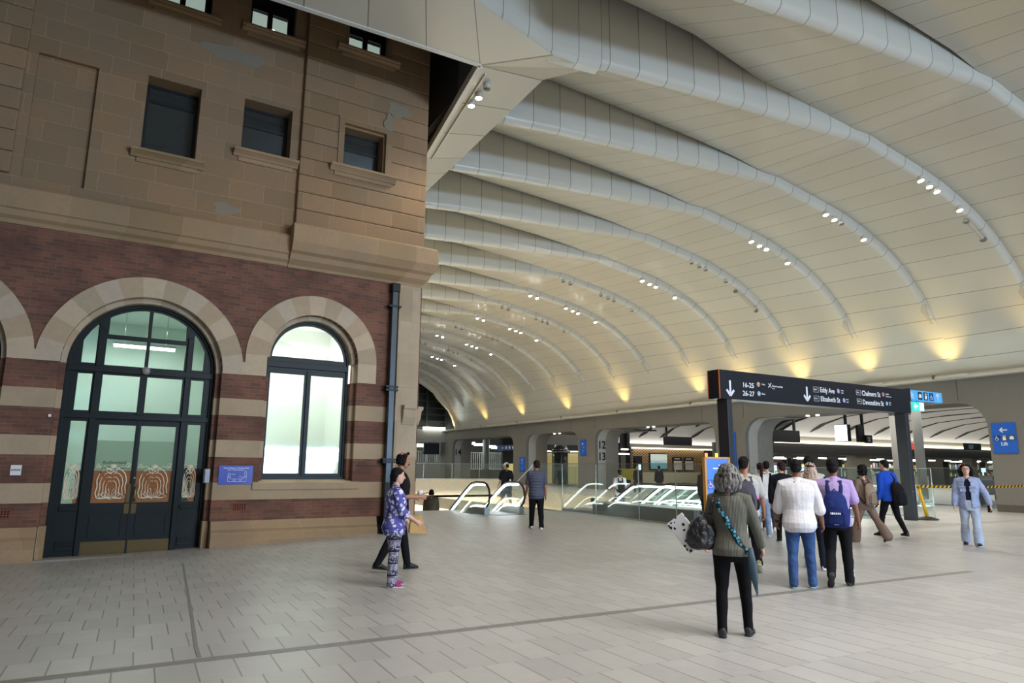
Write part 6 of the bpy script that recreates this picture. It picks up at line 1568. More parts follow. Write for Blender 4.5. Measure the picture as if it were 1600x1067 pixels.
def backpack(P, material, accent, label, w_=.30, h_=.46, d_=.17, z=.12, strap='#20264a', off=.02, slung=0, logo=None, tilt=0, extras=None):
    c0 = P.surf(slung, z, off); bx = P.wd(P.sh); bz = P.wd(P.up); by = -P.wd(Vector((-P.sh.y, P.sh.x, 0)))
    t = thing('backpack', tuple(c0), label, 'backpack')
    mb = MB(); n = 20; rings = []
    for f, sx_, sy_ in ((0, .80, .55), (.03, .95, .85), (.12, 1, 1), (.45, 1, 1), (.70, .93, .86), (.86, .78, .66), (.96, .52, .42), (1, .3, .2)):
        rings.append((c0+bz*(f-.5)*h_+by*d_*.5*max(.5, sy_), bx*w_*.5*sx_, by*d_*.5*sy_))
    # squarish section: squash by superellipse
    vs0 = len(mb.v); mb.loft(rings, n)
    bake('bag', mb, material, t, .011, 3, (.008, 12., 5.))
    g = MB(); rr = []
    for f, q in ((.06, .7), (.12, 1), (.40, 1), (.48, .8), (.50, .4)): rr.append((c0+bz*(f-.5)*h_+by*(d_*.82), bx*w_*.40*q, by*d_*.28*q))
    g.loft(rr, 18); bake('front_pocket', g, accent, t, .009, 3)
    g = MB()
    if slung == 0:
        for sd in (-1, 1):
            pts = [c0+bz*h_*.38+bx*sd*w_*.22+by*.01, P.surf(sd*.42, .27, .024), P.surf(sd*.50, .305, .02), P.w(P.J['base']+P.sh*sd*.058*P.H+P.up*.022*P.H+Vector((0, .01, 0)))+bz*.02, P.surf(sd*.52, .275, .030, False), P.surf(sd*.66, .20, .026, False), P.surf(sd*.97, .14, .030, False), P.surf(sd*.95, .08, .02), c0-bz*h_*.40+bx*sd*w_*.42+by*.02]
            Q = []
            for a, b in zip(pts, pts[1:]): Q += [a, a.lerp(b, .5)]
            Q.append(pts[-1]); g.tube(Q, .030, 8, flat=.28, side=tuple(bx+bz*.001))
    else:
        sd = 1 if slung > 0 else -1
        pts = [c0+bz*h_*.42+by*.03, P.surf(sd*.5, .25, .03), P.surf(sd*.45, .305, .028), P.w(P.J['base']+P.sh*sd*.05*P.H+P.up*.025*P.H)+bz*.02, P.surf(sd*.45, .27, .035, False), P.surf(sd*.95, .15, .045, False), c0-bz*h_*.2+bx*sd*w_*.3]
        g.tube(pts, .026, 8, flat=.3, side=tuple(bx+bz*.001))
    build('shoulder_strap', g, cloth('strap_'+strap[1:], strap, .1), parent=t)
    g = MB(); g.tube([c0+bz*h_*.47+bx*.03, c0+bz*h_*.56, c0+bz*h_*.47-bx*.03], .010, 6); build('carry_loop', g, cloth('strap_'+strap[1:], strap, .1), parent=t)
    g = MB(); g.tube([c0+bz*(-.46+.02)*h_+by*d_*1.01+bx*w_*.3, c0+bz*.06*h_+by*d_*1.04+bx*w_*.28, c0+bz*.10*h_+by*d_*1.04, c0+bz*.06*h_+by*d_*1.04-bx*w_*.28, c0-bz*.44*h_+by*d_*1.01-bx*w_*.3], .004, 5); build('zip', g, mat('zip_dark', '#14161f', .5), parent=t)
    if logo:
        g = MB(); q = c0+by*d_*1.125-bz*.10*h_
        g.cbox(q-bx*.055, (.008, .03, .026), None); build('logo_bar', g, LW, parent=t)
        g = MB()
        for i in range(5): g.bar(q+bx*(-.035+.022*i)-bz*.013, q+bx*(-.035+.022*i)+bz*.013, .015, .006, by)
        build('logo', g, LW, parent=t)
        g = MB(); g.bar(c0-bz*.40*h_+by*d_*1.09-bx*.03, c0-bz*.40*h_+by*d_*1.09+bx*.03, .004, .014, by); build('tag', g, mat('tag_grey', '#9aa0b0', .6), parent=t)
    if extras: extras(t, c0, bx, by, bz)
    return t

def m_floral():
    k = N('floral_shirt'); v = k.n('ShaderNodeTexVoronoi'); n = k.noise(14., 2)
    mp = k.n('ShaderNodeVectorMath', operation='MULTIPLY_ADD'); k.put(mp.inputs[0], k.vec(n, n, n)); mp.inputs[1].default_value = (.08, .08, .08); k.put(mp.inputs[2], k.co())
    k.put(v.inputs['Vector'], mp.outputs[0]); v.inputs['Scale'].default_value = 17.
    c = k.mix(k.math('LESS_THAN', v.outputs['Distance'], .42), '#5a58a8', '#dcdcec')
    c = k.mix(k.math('GREATER_THAN', k.noise(8., 3), .60), c, '#3c3c80'); k.base(c, .8); k.bump(k.noise(9., 3), .5, .04); return k.m
def m_elephant():
    k = N('patterned_trousers'); x, y, z = k.xyz(); v = k.n('ShaderNodeTexVoronoi', feature='DISTANCE_TO_EDGE'); v.inputs['Scale'].default_value = 38.; k.put(v.inputs['Vector'], k.co())
    band = k.math('FRACT', k.math('MULTIPLY', z, 6.4)); c = k.mix(k.math('GREATER_THAN', v.outputs['Distance'], .13), '#1d1c33', '#b9b6cc')
    c = k.mix(k.math('GREATER_THAN', k.noise(22., 3), .55), c, '#2a2944'); c = k.mix(k.math('LESS_THAN', band, .14), c, '#15152a'); c = k.mix(k.math('MULTIPLY', k.math('GREATER_THAN', band, .5), .25), c, '#c9c5d8'); k.base(c, .85); k.bump(k.noise(9., 3), .5, .04); return k.m
def m_rib():
    k = N('ribbed_knit'); x, y, z = k.xyz(); s_ = k.math('SINE', k.math('MULTIPLY', k.math('ADD', x, k.math('MULTIPLY', y, -1.)), 330.))
    c = k.mix(k.math('ADD', .5, k.math('MULTIPLY', s_, .5)), '#55544a', '#7b7a6c'); c = k.mix(k.math('MULTIPLY', k.noise(6., 3), .4), c, '#4b4a41'); k.base(c, .9); k.bump(k.math('ADD', k.math('MULTIPLY', s_, .15), k.noise(8., 3)), .5, .03); return k.m
def m_stripe():
    k = N('white_striped_shirt'); x, y, z = k.xyz(); f = k.math('FRACT', k.math('MULTIPLY', k.math('ADD', x, k.math('MULTIPLY', y, -1.)), 17.)); l = k.math('LESS_THAN', f, .07)
    c = k.mix(k.noise(5., 3), '#cfccd2', '#e4e2e6'); c = k.mix(k.math('MULTIPLY', l, .45), c, '#8c8793'); k.base(c, .85); k.bump(k.noise(7., 4), .45, .04); return k.m
def m_jeans(name, a, b):
    k = N(name); c = k.mix(k.ramp(k.noise(4., 4), .35, .65), a, b); k.base(c, .85); k.bump(k.noise(9., 4), .7, .04); return k.m

# 1 ---- the woman in the floral shirt
p = Person((3.20, 9.23), 99, 1.57, zb=floor_z(3.2, 9.23), build_=1.12, female=True, legL=(3, 3), legR=(-3, 0), armL=(14, 6, 30), armR=(14, 8, 42), head=(4, 4), label='short dark-haired person in a floral purple shirt and patterned trousers holding a paper parcel', voxel=.008)
p.body(SKIN['fair']); p.face(); p.hair(HBLACK, 'bob'); p.shirt(m_floral(), 'elbow', .022, -.075, 1.12, collar=True); p.trousers(m_elephant(), .016, 1.15); p.shoes(mat('shoe_magenta', '#8e2f63', .6), '#e0dcdc')
q = (p.gripR+p.gripL)/2
t = thing('paper_parcel', tuple(q), 'brown paper parcel held by the person in the floral shirt', 'parcel')
g = MB(); u = p.Y; c = p.gripR-p.Y*.03+Vector((0, 0, .0)); g.add([c+u*a+p.X*b+Vector((0, 0, z)) for a, b, z in ((-.13, -.06, -.11), (.12, -.06, -.13), (.12, .05, -.13), (-.13, .05, -.11), (-.11, -.03, .08), (.03, -.03, .14), (.03, .02, .14), (-.11, .02, .08))], [(0, 3, 2, 1), (4, 5, 6, 7), (0, 1, 5, 4), (1, 2, 6, 5), (2, 3, 7, 6), (3, 0, 4, 7)])
build('paper', g, mat('kraft_paper', '#b8935f', .7, var=.1, bump=.3), parent=t, bevel=.008)
# 2 ---- the man with the phone behind her
p = Person((3.74, 10.62), 97, 1.85, zb=floor_z(3.87, 10.59), build_=1.12, legL=(16, 6), legR=(-18, 10, 1, -8), armL=(2, 4, 86, 8), armR=(4, 4, 84, 8), head=(12, 0), label='balding person with a moustache in a black T-shirt looking at a phone', voxel=.009)
p.curlL = 38; p.curlR = 38
p.body(SKIN['tan']); p.face(mous=True); p.hair(HBLACK, 'balding', .010); p.shirt(cloth('black_tee', '#141417', .4), 'short', .016, -.075, 1.05); p.trousers(cloth('black_trousers', '#101012', .4), .012); p.shoes(mat('shoe_black', '#0d0d0e', .5), '#151515')
q = (p.gripL+p.gripR)/2
g = MB(); g.cbox(tuple(q+Vector((.02, 0, .04))), (.16, .075, .012), Matrix.Rotation(radians(-18), 3, 'Y'))
build('mobile_phone', g, mat('phone_dark', '#1b1d22', .2), label='dark mobile phone held out by the balding person', cat='phone', at=tuple(q), bevel=.004)
g = MB(); g.cyl((q.x-.05, q.y-.04), .038, q.z+.0, q.z+.10, 16, .044)
build('paper_cup', g, mat('cup_white', '#e6e6e2', .5), label='white cup held with the phone by the balding person', cat='cup', at=tuple(q-Vector((.05, .04, 0))))
# 3 ---- hooded person on the stairs
p = Person((10.1, 25.0), 30, 1.72, zb=-1.02, build_=1.3, legL=(10, 10), legR=(-6, 4), label='person in a dark olive hooded coat going down the stairs at the floor edge', voxel=.014)
p.body(SKIN['light']); p.hair(cloth('black_hood', '#0e0e10', .3), 'bob'); p.shirt(cloth('olive_coat', '#4c463a', .6), 'long', .04, -.075, 1.1, 'coat', collar=True); p.trousers(cloth('pale_trousers', '#d9d9d4', .3)); p.shoes(mat('shoe_black', '#0d0d0e', .5))
# 4 ---- man in a white cap
p = Person((12.45, 23.3), 0, 1.76, build_=1.1, legL=(16, 8), legR=(-14, 10), armL=(8, 6, 30), armR=(-6, 8, 12), head=(2, -45), label='person in a black T-shirt and shorts wearing a white cap by the floor edge', voxel=.012)
p.body(SKIN['tan']); p.hair(HBLACK, 'crop'); p.shirt(cloth('black_tee', '#141417', .4), 'short', .03, -.075, 1.1); p.trousers(cloth('black_trousers', '#101012', .4), .025, name='shorts', length=.85); p.shoes(mat('shoe_blue_white', '#7fa3b4', .5), '#e6e8ea')
mb = MB(); R, F, Uu = p.hf(); h = p.H
mb.loft([(p.hp_(0, oy, z), p.wd(R)*rx*h, p.wd(F)*ry*h) for z, rx, ry, oy in ((.018, .048, .060, -.003), (.040, .047, .058, -.003), (.058, .038, .048, -.004), (.070, .022, .028, -.005), (.075, .006, .008, -.005))], 18)
mb.loft([(p.hp_(0, .055, .020), p.wd(R)*.034*h, p.wd(Uu)*.004*h), (p.hp_(0, .085, .016), p.wd(R)*.03*h, p.wd(Uu)*.004*h), (p.hp_(0, .102, .012), p.wd(R)*.014*h, p.wd(Uu)*.003*h)], 12)
bake('cap', mb, mat('cap_white', '#e2e2de', .7), p.t, .010, 2)
t = thing('crossbody_bag', tuple(p.surf(.5, .08, .05)), 'black crossbody bag on the back of the person in the white cap', 'bag')
g = MB(); c = p.surf(.55, .10, .07); g.ell(c, (.13, .09, .15), 14, 9); build('bag', g, cloth('bag_black', '#131315', .4), parent=t)
g = MB(); g.tube([c+Vector((0, 0, .1)), p.surf(.1, .2, .035), p.surf(-.4, .30, .035), p.surf(-.4, .27, .035, False), p.surf(.6, .1, .04, False), c], .016, 6, flat=.4); build('shoulder_strap', g, cloth('bag_black', '#131315', .4), parent=t)
g = MB(); g.cbox(tuple(c+Vector((-.06, -.09, .05))), (.05, .01, .06)); build('badge', g, WHITE, parent=t)
# 5 ---- man in the vest
p = Person((9.40, 15.88), 22, 1.78, build_=1.12, legL=(14, 4), legR=(-8, 10), armL=(8, 8, 20), armR=(-4, 8, 14), head=(2, -25), label='person in a blue grey puffer vest and black trousers in mid floor', voxel=.011)
p.body(SKIN['tan']); p.hair(HBROWN, 'short'); 
def m_puff():
    k = N('puffer_vest'); x, y, z = k.xyz(); s_ = k.math('ABSOLUTE', k.math('SINE', k.math('MULTIPLY', z, 42.))); k.base(k.mix(k.noise(6., 3), '#3f4458', '#4e5469'), .6); k.bump(k.math('ADD', s_, k.math('MULTIPLY', k.noise(9., 3), .5)), .6, .02); return k.m
p.shirt(cloth('grey_tee', '#50535e', .4), 'short', .012, -.06, 1.0, 'tshirt'); p.shirt(m_puff(), 'none', .034, -.075, 1.03, 'vest', collar=True); p.trousers(cloth('black_trousers', '#101012', .4), .020); p.shoes(mat('shoe_white', '#dedede', .5), '#f0f0f0')
# 6 ---- the woman with grey hair in the foreground
p = Person((5.26, 5.09), 50, 1.635, build_=1.08, female=True, legL=(-5, 3, 2.5), legR=(9, 6, 3), armL=(8, 12, 30, -10), armR=(10, 17, 22), head=(2, 10), turn=8, label='person with wavy grey hair in an olive ribbed jumper, seen from behind', voxel=.007)
p.body(SKIN['light']); p.hair(HGREY, 'wavy', .006); p.shirt(m_rib(), 'long', .014, -.06, 1.03, 'jumper'); p.trousers(cloth('black_slim_trousers', '#0c0c0e', .6), .008, 1.0, .95); p.shoes(mat('shoe_dark_grey', '#2a2a2c', .6), '#1d1d1e', .01)
# handbag hanging at her left hip
c = p.surf(-1.15, .085, .05)+p.X*(-.10)+Vector((0, 0, .01))
t = thing('handbag', tuple(c), 'black leather handbag hanging at the left side of the grey-haired person', 'handbag')
mb = MB(); X_, Y_ = p.X, -p.Y
mb.loft([(c+Vector((0, 0, z)), X_*rx, Y_*ry) for z, rx, ry in ((-.17, .05, .04), (-.155, .11, .075), (-.10, .150, .095), (-.02, .150, .095), (.06, .115, .075), (.12, .065, .05), (.15, .03, .03))], 20)
def m_leather():
    k = N('black_leather'); k.base(k.mix(k.noise(14., 4), '#101012', '#26262a'), .32, 0, .6); k.bump(k.noise(11., 5), 1., .05); return k.m
bake('bag', mb, m_leather(), t, .008, 2, (.014, 11., 2.))
g = MB(); rp = c+Vector((0, 0, .18)); g.tube([rp+X_*.028*cos(a)+Vector((0, 0, .028*sin(a))) for a in [2*pi*i/14 for i in range(15)]], .006, 6); build('ring', g, STEEL, parent=t)
g = MB(); g.tube([rp+Vector((0, 0, .025)), p.surf(-.92, .20, .035), p.surf(-.80, .27, .03), p.w(p.J['shL']+Vector((.03, 0, .062*p.H)))+Vector((0, 0, .0)), p.surf(-.80, .26, .04, False), p.surf(-1., .15, .05, False), rp+p.Y*.05], .015, 8, flat=.4, side=tuple(p.X)); build('handle', g, m_leather(), parent=t)
# printed tote sticking out behind the bag
t = thing('printed_bag', tuple(c-p.X*.12), 'white folded bag with black flower print beside the black handbag', 'bag')
Rt = Matrix((p.X, -p.Y, Vector((0, 0, 1)))).transposed() @ Matrix.Rotation(radians(-38), 3, 'Y')
def m_print():
    k = N('black_flower_print'); v = k.n('ShaderNodeTexVoronoi'); v.inputs['Scale'].default_value = 20.; k.put(v.inputs['Vector'], k.co()); n = k.noise(30., 2)
    k.base(k.mix(k.math('LESS_THAN', k.math('ADD', v.outputs['Distance'], k.math('MULTIPLY', n, .35)), .52), '#dcdcde', '#17171a'), .5); return k.m
g = MB(); g.cbox(tuple(c-p.X*.155+p.Y*.02+Vector((0, 0, -.02))), (.20, .03, .36), Rt); build('panel', g, m_print(), parent=t, bevel=.008)
# patterned strap with the blue folded umbrella
def m_strapblue():
    k = N('blue_flower_strap'); v = k.n('ShaderNodeTexVoronoi'); v.inputs['Scale'].default_value = 30.; k.put(v.inputs['Vector'], k.co())
    k.base(k.mix(k.math('LESS_THAN', v.outputs['Distance'], .42), '#141a22', '#4fa6c0'), .5); return k.m
SB_ = m_strapblue()
e = p.surf(.99, -.02, .09)+p.X*.03
t = thing('umbrella', tuple(e), 'folded blue and grey umbrella hanging on a blue flowered crossbody strap at the right hip', 'umbrella')
g = MB(); pts = [p.surf(-.55, .295, .03), p.surf(-.42, .25, .028), p.surf(-.2, .20, .026), p.surf(.05, .14, .026), p.surf(.35, .08, .028), p.surf(.65, .03, .034), p.surf(.9, -.005, .05), e]
Q = []
for a, b in zip(pts, pts[1:]): Q += [a, a.lerp(b, .5)]
g.tube(Q+[e], .026, 8, flat=.22, side=tuple((p.X+Vector((0, 0, .7))).normalized())); build('strap', g, SB_, parent=t)
g = MB(); f_ = p.Y*.0+p.X*.10-Vector((0, 0, 1)); g.tube([e+Vector((0, 0, .06)), e+f_*.10, e+f_*.22, e+f_*.36], [.022, .040, .034, .006], 10, flat=.5, side=tuple(p.X)); build('canopy', g, mat('umbrella_grey_blue', '#39505c', .6, var=.3, vs=14.), parent=t)
g = MB(); g.tube([e+f_*.30+p.X*.004, e+f_*.38], .007, 6); g.tube([e+f_*.1+p.X*.034, e+f_*.36+p.X*.008], .006, 6); build('edge', g, mat('umbrella_blue', '#2c6f96', .5), parent=t)
# 7 ---- man with the grey backpack
p = Person((8.85, 8.2), 42, 1.83, build_=1.05, legL=(20, 6), legR=(-16, 26), armL=(-14, 8, 12), armR=(14, 12, 10), head=(0, 22), label='tall dark-haired person in a light grey T-shirt carrying a grey backpack', voxel=.009)
p.body(SKIN['tan']); p.hair(HBLACK, 'crop'); p.shirt(cloth('light_grey_tee', '#b4b1ae', .7), 'short', .022, -.06, 1.04); p.trousers(cloth('black_trousers', '#101012', .4), .014); p.shoes(mat('shoe_khaki', '#8f8c70', .6), '#c9c5a0')
def ex(t, c0, bx, by, bz):
    g = MB(); g.ell(c0+bx*.15-bz*.02+by*.06, (.035, .035, .035), 12, 8); build('pink_keyring', g, mat('keyring_pink', '#d96ab8', .5), parent=t)
    g = MB(); g.ell(c0+bx*.15-bz*.12+by*.05, (.045, .05, .10), 12, 8); build('side_pocket', g, cloth('bag_black', '#131315', .4), parent=t)
backpack(p, cloth('backpack_grey', '#4e4d57', .5), cloth('backpack_grey_dark', '#3c3b45', .4), 'slate grey backpack with a pink keyring on the tall dark-haired person in a grey T-shirt', .30, .48, .17, .15, '#4b4a55', extras=ex)
# 8 ---- woman with the long ponytail
p = Person((13.5, 12.0), 40, 1.74, build_=.95, female=True, legL=(6, 3), legR=(-4, 4), armL=(4, 6, 60), armR=(4, 6, 70), label='person with a very long dark ponytail in a white top and pale jeans', voxel=.011)
JP = m_jeans('pale_jeans', '#7f93b4', '#9cadc8')
p.body(SKIN['light']); p.hair(HRED, 'ponytail'); p.shirt(cloth('white_top', '#d2d2d0', .5), 'long', .014, -.02, 1.0); p.trousers(JP, .010, 1.25); p.shoes(mat('shoe_white', '#dedede', .5), '#f0f0f0')
# 8b --- person beside her with a dark rucksack
p = Person((14.8, 12.95), 42, 1.80, legL=(8, 4), legR=(-8, 8), label='dark-haired person in a white shirt just behind the person with the long ponytail', voxel=.013)
p.body(SKIN['light']); p.hair(HBLACK, 'short'); p.shirt(cloth('white_top', '#d2d2d0', .5), 'long', .016, -.06); p.trousers(cloth('grey_trousers', '#3d4048', .4), .012); p.shoes(mat('shoe_white', '#dedede', .5), '#f0f0f0')
backpack(p, cloth('bag_black', '#131315', .4), cloth('bag_black', '#131315', .4), 'dark rucksack on the white-shirted person behind the long ponytail', .28, .42, .14, .16, '#131315')
# 9 ---- person in dark navy
p = Person((12.75, 10.75), 45, 1.76, build_=1.1, legL=(8, 4), legR=(-10, 8), head=(0, -35), label='brown-haired person in a dark navy jacket between the ponytail and the white striped shirt', voxel=.012)
p.body(SKIN['light']); p.hair(HBROWN, 'short'); p.shirt(cloth('navy_jacket', '#12161f', .5), 'long', .026, -.075, 1.05, 'jacket', collar=True); p.trousers(cloth('black_trousers', '#101012', .4), .012); p.shoes(mat('shoe_black', '#0d0d0e', .5))
# 10 --- white striped shirt and jeans
p = Person((8.16, 6.62), 50, 1.735, build_=1.16, legL=(-3, 3, 3), legR=(8, 8, 3), armL=(10, 13, 16), armR=(6, 14, 16), head=(3, 4), label='person in a white striped shirt with rolled sleeves and blue jeans walking away', voxel=.008)
p.body(SKIN['brown']); p.hair(HBLACK, 'crop'); p.shirt(m_stripe(), 'elbow', .026, -.075, 1.10, collar=True, disp=(.009, 6., 1.)); p.trousers(m_jeans('blue_jeans', '#24406f', '#34578c'), .012, 1.12); p.shoes(mat('shoe_navy_teal', '#2f3a5c', .5), '#8cc0c0')
g = MB(); c = p.w(p.J['wrL']); d = p.wd(p.J['hdL']); g.tube([c-d*.02, c+d*.01], .036, 12); build('wristwatch', g, mat('watch_dark', '#1c1a1a', .3), label='dark wristwatch on the left wrist of the person in the white striped shirt', cat='watch', at=tuple(c))
# 11 --- long ash blonde hair
p = Person((9.9, 7.75), 50, 1.70, female=True, legL=(10, 6), legR=(-6, 8), armL=(4, 8, 20), armR=(18, 10, 70, 20), label='person with long ash blonde hair in a dark top', voxel=.010)
p.body(SKIN['light']); p.hair(HBLOND, 'long', .010); p.shirt(cloth('dark_print_top', '#23201f', .5, var=.4), 'long', .016, -.06); p.trousers(cloth('dark_navy_trousers', '#171b2a', .5), .010, 1.2); p.shoes(mat('shoe_white', '#dedede', .5))
mb = MB(); mb.loft([(p.hp_(0, oy, z), p.wd(Vector((1, 0, 0)))*rx*p.H, p.wd(Vector((0, 1, 0)))*ry*p.H) for z, rx, ry, oy in ((.03, .051, .062, -.008), (.05, .045, .056, -.008), (.066, .03, .038, -.008), (.076, .01, .012, -.008))], 16); bake('hair_roots', mb, HBROWN, p.t, .009, 2)
# 12 --- royal blue backpack
p = Person((10.85, 8.52), 48, 1.84, build_=1.08, legL=(12, 6), legR=(-8, 8), label='tall dark-haired person wearing a royal blue backpack', voxel=.011)
p.body(SKIN['light']); p.hair(HBLACK, 'short'); p.shirt(cloth('pale_grey_shirt', '#b5b2aa', .6), 'short', .018, -.06); p.trousers(cloth('grey_trousers', '#3d4048', .4), .012); p.shoes(mat('shoe_white', '#dedede', .5))
backpack(p, cloth('backpack_royal_blue', '#1f3fc0', .5), cloth('backpack_royal_blue2', '#1a36aa', .5), 'royal blue backpack on the tall person between the blonde hair and the lilac shirt', .29, .46, .15, .17, '#2447c8')
# 13 --- lilac polo and navy backpack
p = Person((8.84, 6.54), 54, 1.745, build_=1.1, legL=(-8, 34, 2, -50), legR=(4, 3, 2), armL=(12, 12, 14), armR=(4, 12, 20), head=(2, 2), label='dark-haired person in a lilac polo shirt with a navy backpack and black track trousers', voxel=.008)
p.body(SKIN['brown']); p.hair(HBLACK, 'short'); p.shirt(cloth('lilac_polo', '#a893c4', .7), 'short', .020, -.06, 1.03, collar=True); TR = p.trousers(cloth('black_track', '#141417', .5), .014, 1.1); p.shoes(mat('shoe_dark_grey', '#2a2a2c', .6), '#2a2a2c')
a, b = p.w(p.J['kneeR']), p.w(p.J['ankR']); g = MB(); g.bar(a.lerp(b, .25)+p.X*.052, a.lerp(b, .95)+p.X*.042, .004, .045, p.X); build('side_stripe', g, mat('track_stripe', '#26262a', .5), parent=p.t)
g = MB()
for i in range(3): q = a.lerp(b, .48+i*.16)+p.X*.050; g.bar(q+Vector((0, 0, .025)), q-Vector((0, 0, .025)), .012, .04, p.X)
build('trouser_lettering', g, LW, parent=p.t)
backpack(p, cloth('backpack_navy', '#1d2c66', .5), cloth('backpack_navy_dark', '#18255a', .45), 'navy blue backpack with a small white logo on the person in the lilac polo shirt', .33, .50, .18, .095, '#222d5c', logo='|')
# 14 --- curly hair, brown outfit, beige bag
p = Person((14.45, 9.95), 14, 1.72, build_=1.0, female=True, legL=(20, 6), legR=(-34, 6, 1, -30), armL=(0, 8, 20), armR=(-6, 8, 16), label='person with thick curly black hair in a dusty brown outfit with wide trousers', voxel=.011)
BR = cloth('dusty_brown', '#76635a', .6)
p.body(SKIN['light']); p.hair(HBLACK, 'curly'); p.shirt(BR, 'short', .016, -.05); p.trousers(BR, .016, 2.1); p.shoes(mat('shoe_maroon', '#3a1c1c', .5), '#2a1a18')
backpack(p, cloth('bag_beige', '#8d7c6c', .8), cloth('bag_beige2', '#7d6d5f', .8), 'beige fabric backpack on the curly-haired person', .28, .48, .17, .13, '#3b2f2c')
# 15 --- blue jacket walking left
p = Person((16.4, 10.62), 14, 1.88, build_=1.02, legL=(20, 8), legR=(-14, 16), armL=(-4, 6, 18), armR=(-12, 8, 20), head=(6, -22), lean=4, label='dark-haired person in a bright blue jacket and black trousers walking left with a black bag', voxel=.010)
p.body(SKIN['light']); p.face(); p.hair(HBLACK, 'short'); p.shirt(cloth('bright_blue_jacket', '#1d4bb8', .6), 'long', .022, -.05, 1.02, 'jacket', collar=True); p.trousers(cloth('black_trousers', '#101012', .4), .010, 1.0); p.shoes(mat('shoe_black', '#0d0d0e', .5), '#151515')
backpack(p, cloth('bag_black', '#131315', .4), cloth('bag_black', '#131315', .4), 'large black bag slung on the back of the person in bright blue', .36, .58, .22, .06, '#131315', slung=.45)
# 16 --- denim jacket, walking to the camera
p = Person((16.1, 8.6), 243, 1.74, build_=1.0, legL=(8, 4, 1), legR=(-6, 20, 4, -30), armL=(0, 26, 16), armR=(4, 12, 14), head=(0, -3), label='person with long black hair and glasses in a pale denim jacket, facing the camera', voxel=.008)
p.body(SKIN['fair']); p.face(glasses=True); p.hair(HBLACK, 'wavy', .008)
DN = m_jeans('denim_jacket_blue', '#7f8eb2', '#97a5c6')
p.shirt(cloth('navy_tee', '#141a2e', .4), 'none', .003, -.05, 1.0, 'tshirt')
# open jacket: two front halves and the back
mb = MB(); h = p.H
def halfshell(mb, z0, z1, e, a0, a1):
    T = [(-.04, .092, .070), (.0, .098, .074), (.05, .092, .068), (.10, .090, .064), (.15, .096, .067), (.20, .106, .072), (.25, .112, .068), (.285, .108, .056), (.305, .088, .047), (.322, .050, .040)]
    vs = []; rows = [q for q in T if z0 <= q[0] <= z1]; n = 22
    for z, rx, ry in rows:
        for i in range(n+1):
            a = radians(lerp(a0, a1, i/n)); spread = .35*max(0, (.2-z))*1.0
            for ee in (e, e+.018):
                c = p.J['pel']+p.up*z*h; vs.append(p.w(c+Vector((sin(a)*(rx*h+ee), cos(a)*(ry*h+ee), 0))))
    fs = []; W_ = (n+1)*2
    for j in range(len(rows)-1):
        for i in range(n):
            o = j*W_+i*2; fs += [(o, o+2, o+W_+2, o+W_), (o+1, o+W_+1, o+W_+3, o+3)]
        o = j*W_; fs += [(o, o+W_, o+W_+1, o+1)]; o = j*W_+n*2; fs += [(o, o+1, o+W_+1, o+W_)]
    for j in (0, len(rows)-1):
        for i in range(n): o = j*W_+i*2; fs.append((o, o+1, o+3, o+2))
    mb.add(vs, fs, True)
halfshell(mb, -.04, .33, .020, 15, 345)
for nm in 'LR': p.limb(mb, [p.J['base'].lerp(p.J['sh'+nm], .35)+Vector((0, 0, -.004)), p.J['sh'+nm], p.seg('sh'+nm, 'elb'+nm, .5), p.J['elb'+nm], p.seg('elb'+nm, 'wr'+nm, .5), p.seg('elb'+nm, 'wr'+nm, .92)], [.036*h+.012, .036*h+.014, .034*h+.014, .032*h+.014, .030*h+.012, .026*h+.010])
bake('jacket', mb, DN, p.t, .009, 3, (.006, 10., 1.))
g = MB()
for sd in (-1, 1):
    q = p.surf(sd*.50, .215, .052, False); g.cbox(tuple(q), (.12, .012, .035), Matrix((p.X, p.Y, Vector((0, 0, 1)))).transposed())
    q = p.surf(sd*.50, .175, .048, False); g.cbox(tuple(q), (.11, .010, .075), Matrix((p.X, p.Y, Vector((0, 0, 1)))).transposed())
build('pocket', g, DN, parent=p.t, bevel=.004)
g = MB()
for sd in (-1, 1): g.add([p.surf(sd*.24, .315, .05, False), p.surf(sd*.62, .315, .03, False), p.surf(sd*.55, .285, .055, False), p.surf(sd*.30, .275, .058, False)], [(0, 1, 2, 3)])
o = build('collar', g, DN, parent=p.t); so = o.modifiers.new('s', 'SOLIDIFY'); so.thickness = .01
p.trousers(m_jeans('light_jeans', '#9aa9c2', '#b3c0d4'), .018, 1.7); p.shoes(mat('shoe_black_white', '#1a1a1c', .5), '#e8e8e8')
g = MB(); q = p.gripL; g.cbox(tuple(q), (.02, .08, .14)); build('mobile_phone', g, mat('phone_dark', '#1b1d22', .2), label='dark phone in the hand of the person in the denim jacket', cat='phone', at=tuple(q), bevel=.004)
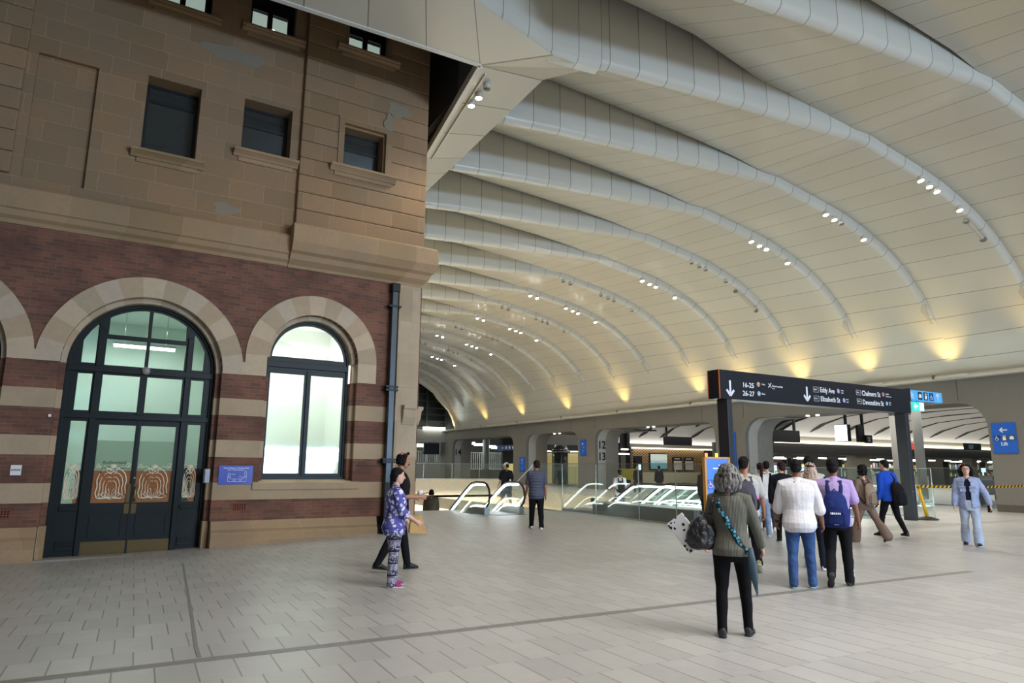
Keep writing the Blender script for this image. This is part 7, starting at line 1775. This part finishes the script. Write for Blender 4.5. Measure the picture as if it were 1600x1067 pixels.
# 17-21 --- people behind the glass and on the escalators
p = Person((16.0, 20.9), 20, 1.74, zb=-.22, legL=(4, 2), legR=(-2, 2), label='person in a white shirt with a black rucksack on the first escalator', voxel=.014)
p.body(SKIN['tan']); p.hair(HBLACK, 'short'); p.shirt(cloth('white_top', '#d2d2d0', .5), 'short', .016); p.trousers(cloth('grey_trousers', '#3d4048', .4)); p.shoes(mat('shoe_black', '#0d0d0e', .5))
backpack(p, cloth('bag_black', '#131315', .4), cloth('bag_black', '#131315', .4), 'black rucksack on the white-shirted person on the first escalator', .28, .42, .15, .13, '#131315')
p = Person((14.5, 14.9), 70, 1.72, female=True, legL=(6, 4), legR=(-6, 4), armR=(10, 8, 70), label='brown-haired person in a dark grey coat behind the glass, left of the freestanding blue sign', voxel=.014)
p.body(SKIN['light']); p.hair(HBROWN, 'long'); p.shirt(cloth('dark_grey_coat', '#3c3836', .5), 'long', .03, -.075, 1.1, 'coat'); p.trousers(cloth('black_trousers', '#101012', .4)); p.shoes(mat('shoe_black', '#0d0d0e', .5))
p = Person((15.95, 22.6), 10, 1.72, zb=-1.32, legL=(4, 2), legR=(-2, 2), label='person in a white top low on the first escalator', voxel=.014)
p.body(SKIN['light']); p.hair(HBLACK, 'short'); p.shirt(cloth('white_top', '#d2d2d0', .5), 'short', .02); p.trousers(JP); p.shoes(mat('shoe_white', '#dedede', .5))
p = Person((12.3, 11.45), 45, 1.73, female=True, legL=(6, 4), legR=(-6, 4), label='person with a dark hair bun just behind the grey-haired person', voxel=.012)
p.body(SKIN['tan']); p.hair(HBROWN, 'bun', .012); p.shirt(cloth('pale_grey_shirt', '#b5b2aa', .6), 'short', .016); p.trousers(cloth('grey_trousers', '#3d4048', .4)); p.shoes(mat('shoe_white', '#dedede', .5))
for i, (x, y, az, c_, lab) in enumerate(((28.6, 35.5, 200, '#26282c', 'distant person in black behind the glass below the blue wall sign'), (29.0, 29.9, 170, '#33363a', 'distant person in dark grey behind the glass near the steel number band'), (27.0, 31.5, 20, '#1f2226', 'distant person in black walking away behind the glass beside the escalators'))):
    p = Person((x, y), az, 1.74, legL=(14, 6), legR=(-12, 8), label=lab, voxel=.02)
    p.body(SKIN['tan']); p.hair(HBLACK, 'short'); p.shirt(cloth('dark_'+c_[1:], c_, .4), 'long', .02); p.trousers(cloth('grey_trousers', '#3d4048', .4)); p.shoes(mat('shoe_black', '#0d0d0e', .5))

for o in list(COL.objects): S.collection.objects.link(o); COL.objects.unlink(o)
bpy.data.collections.remove(COL)
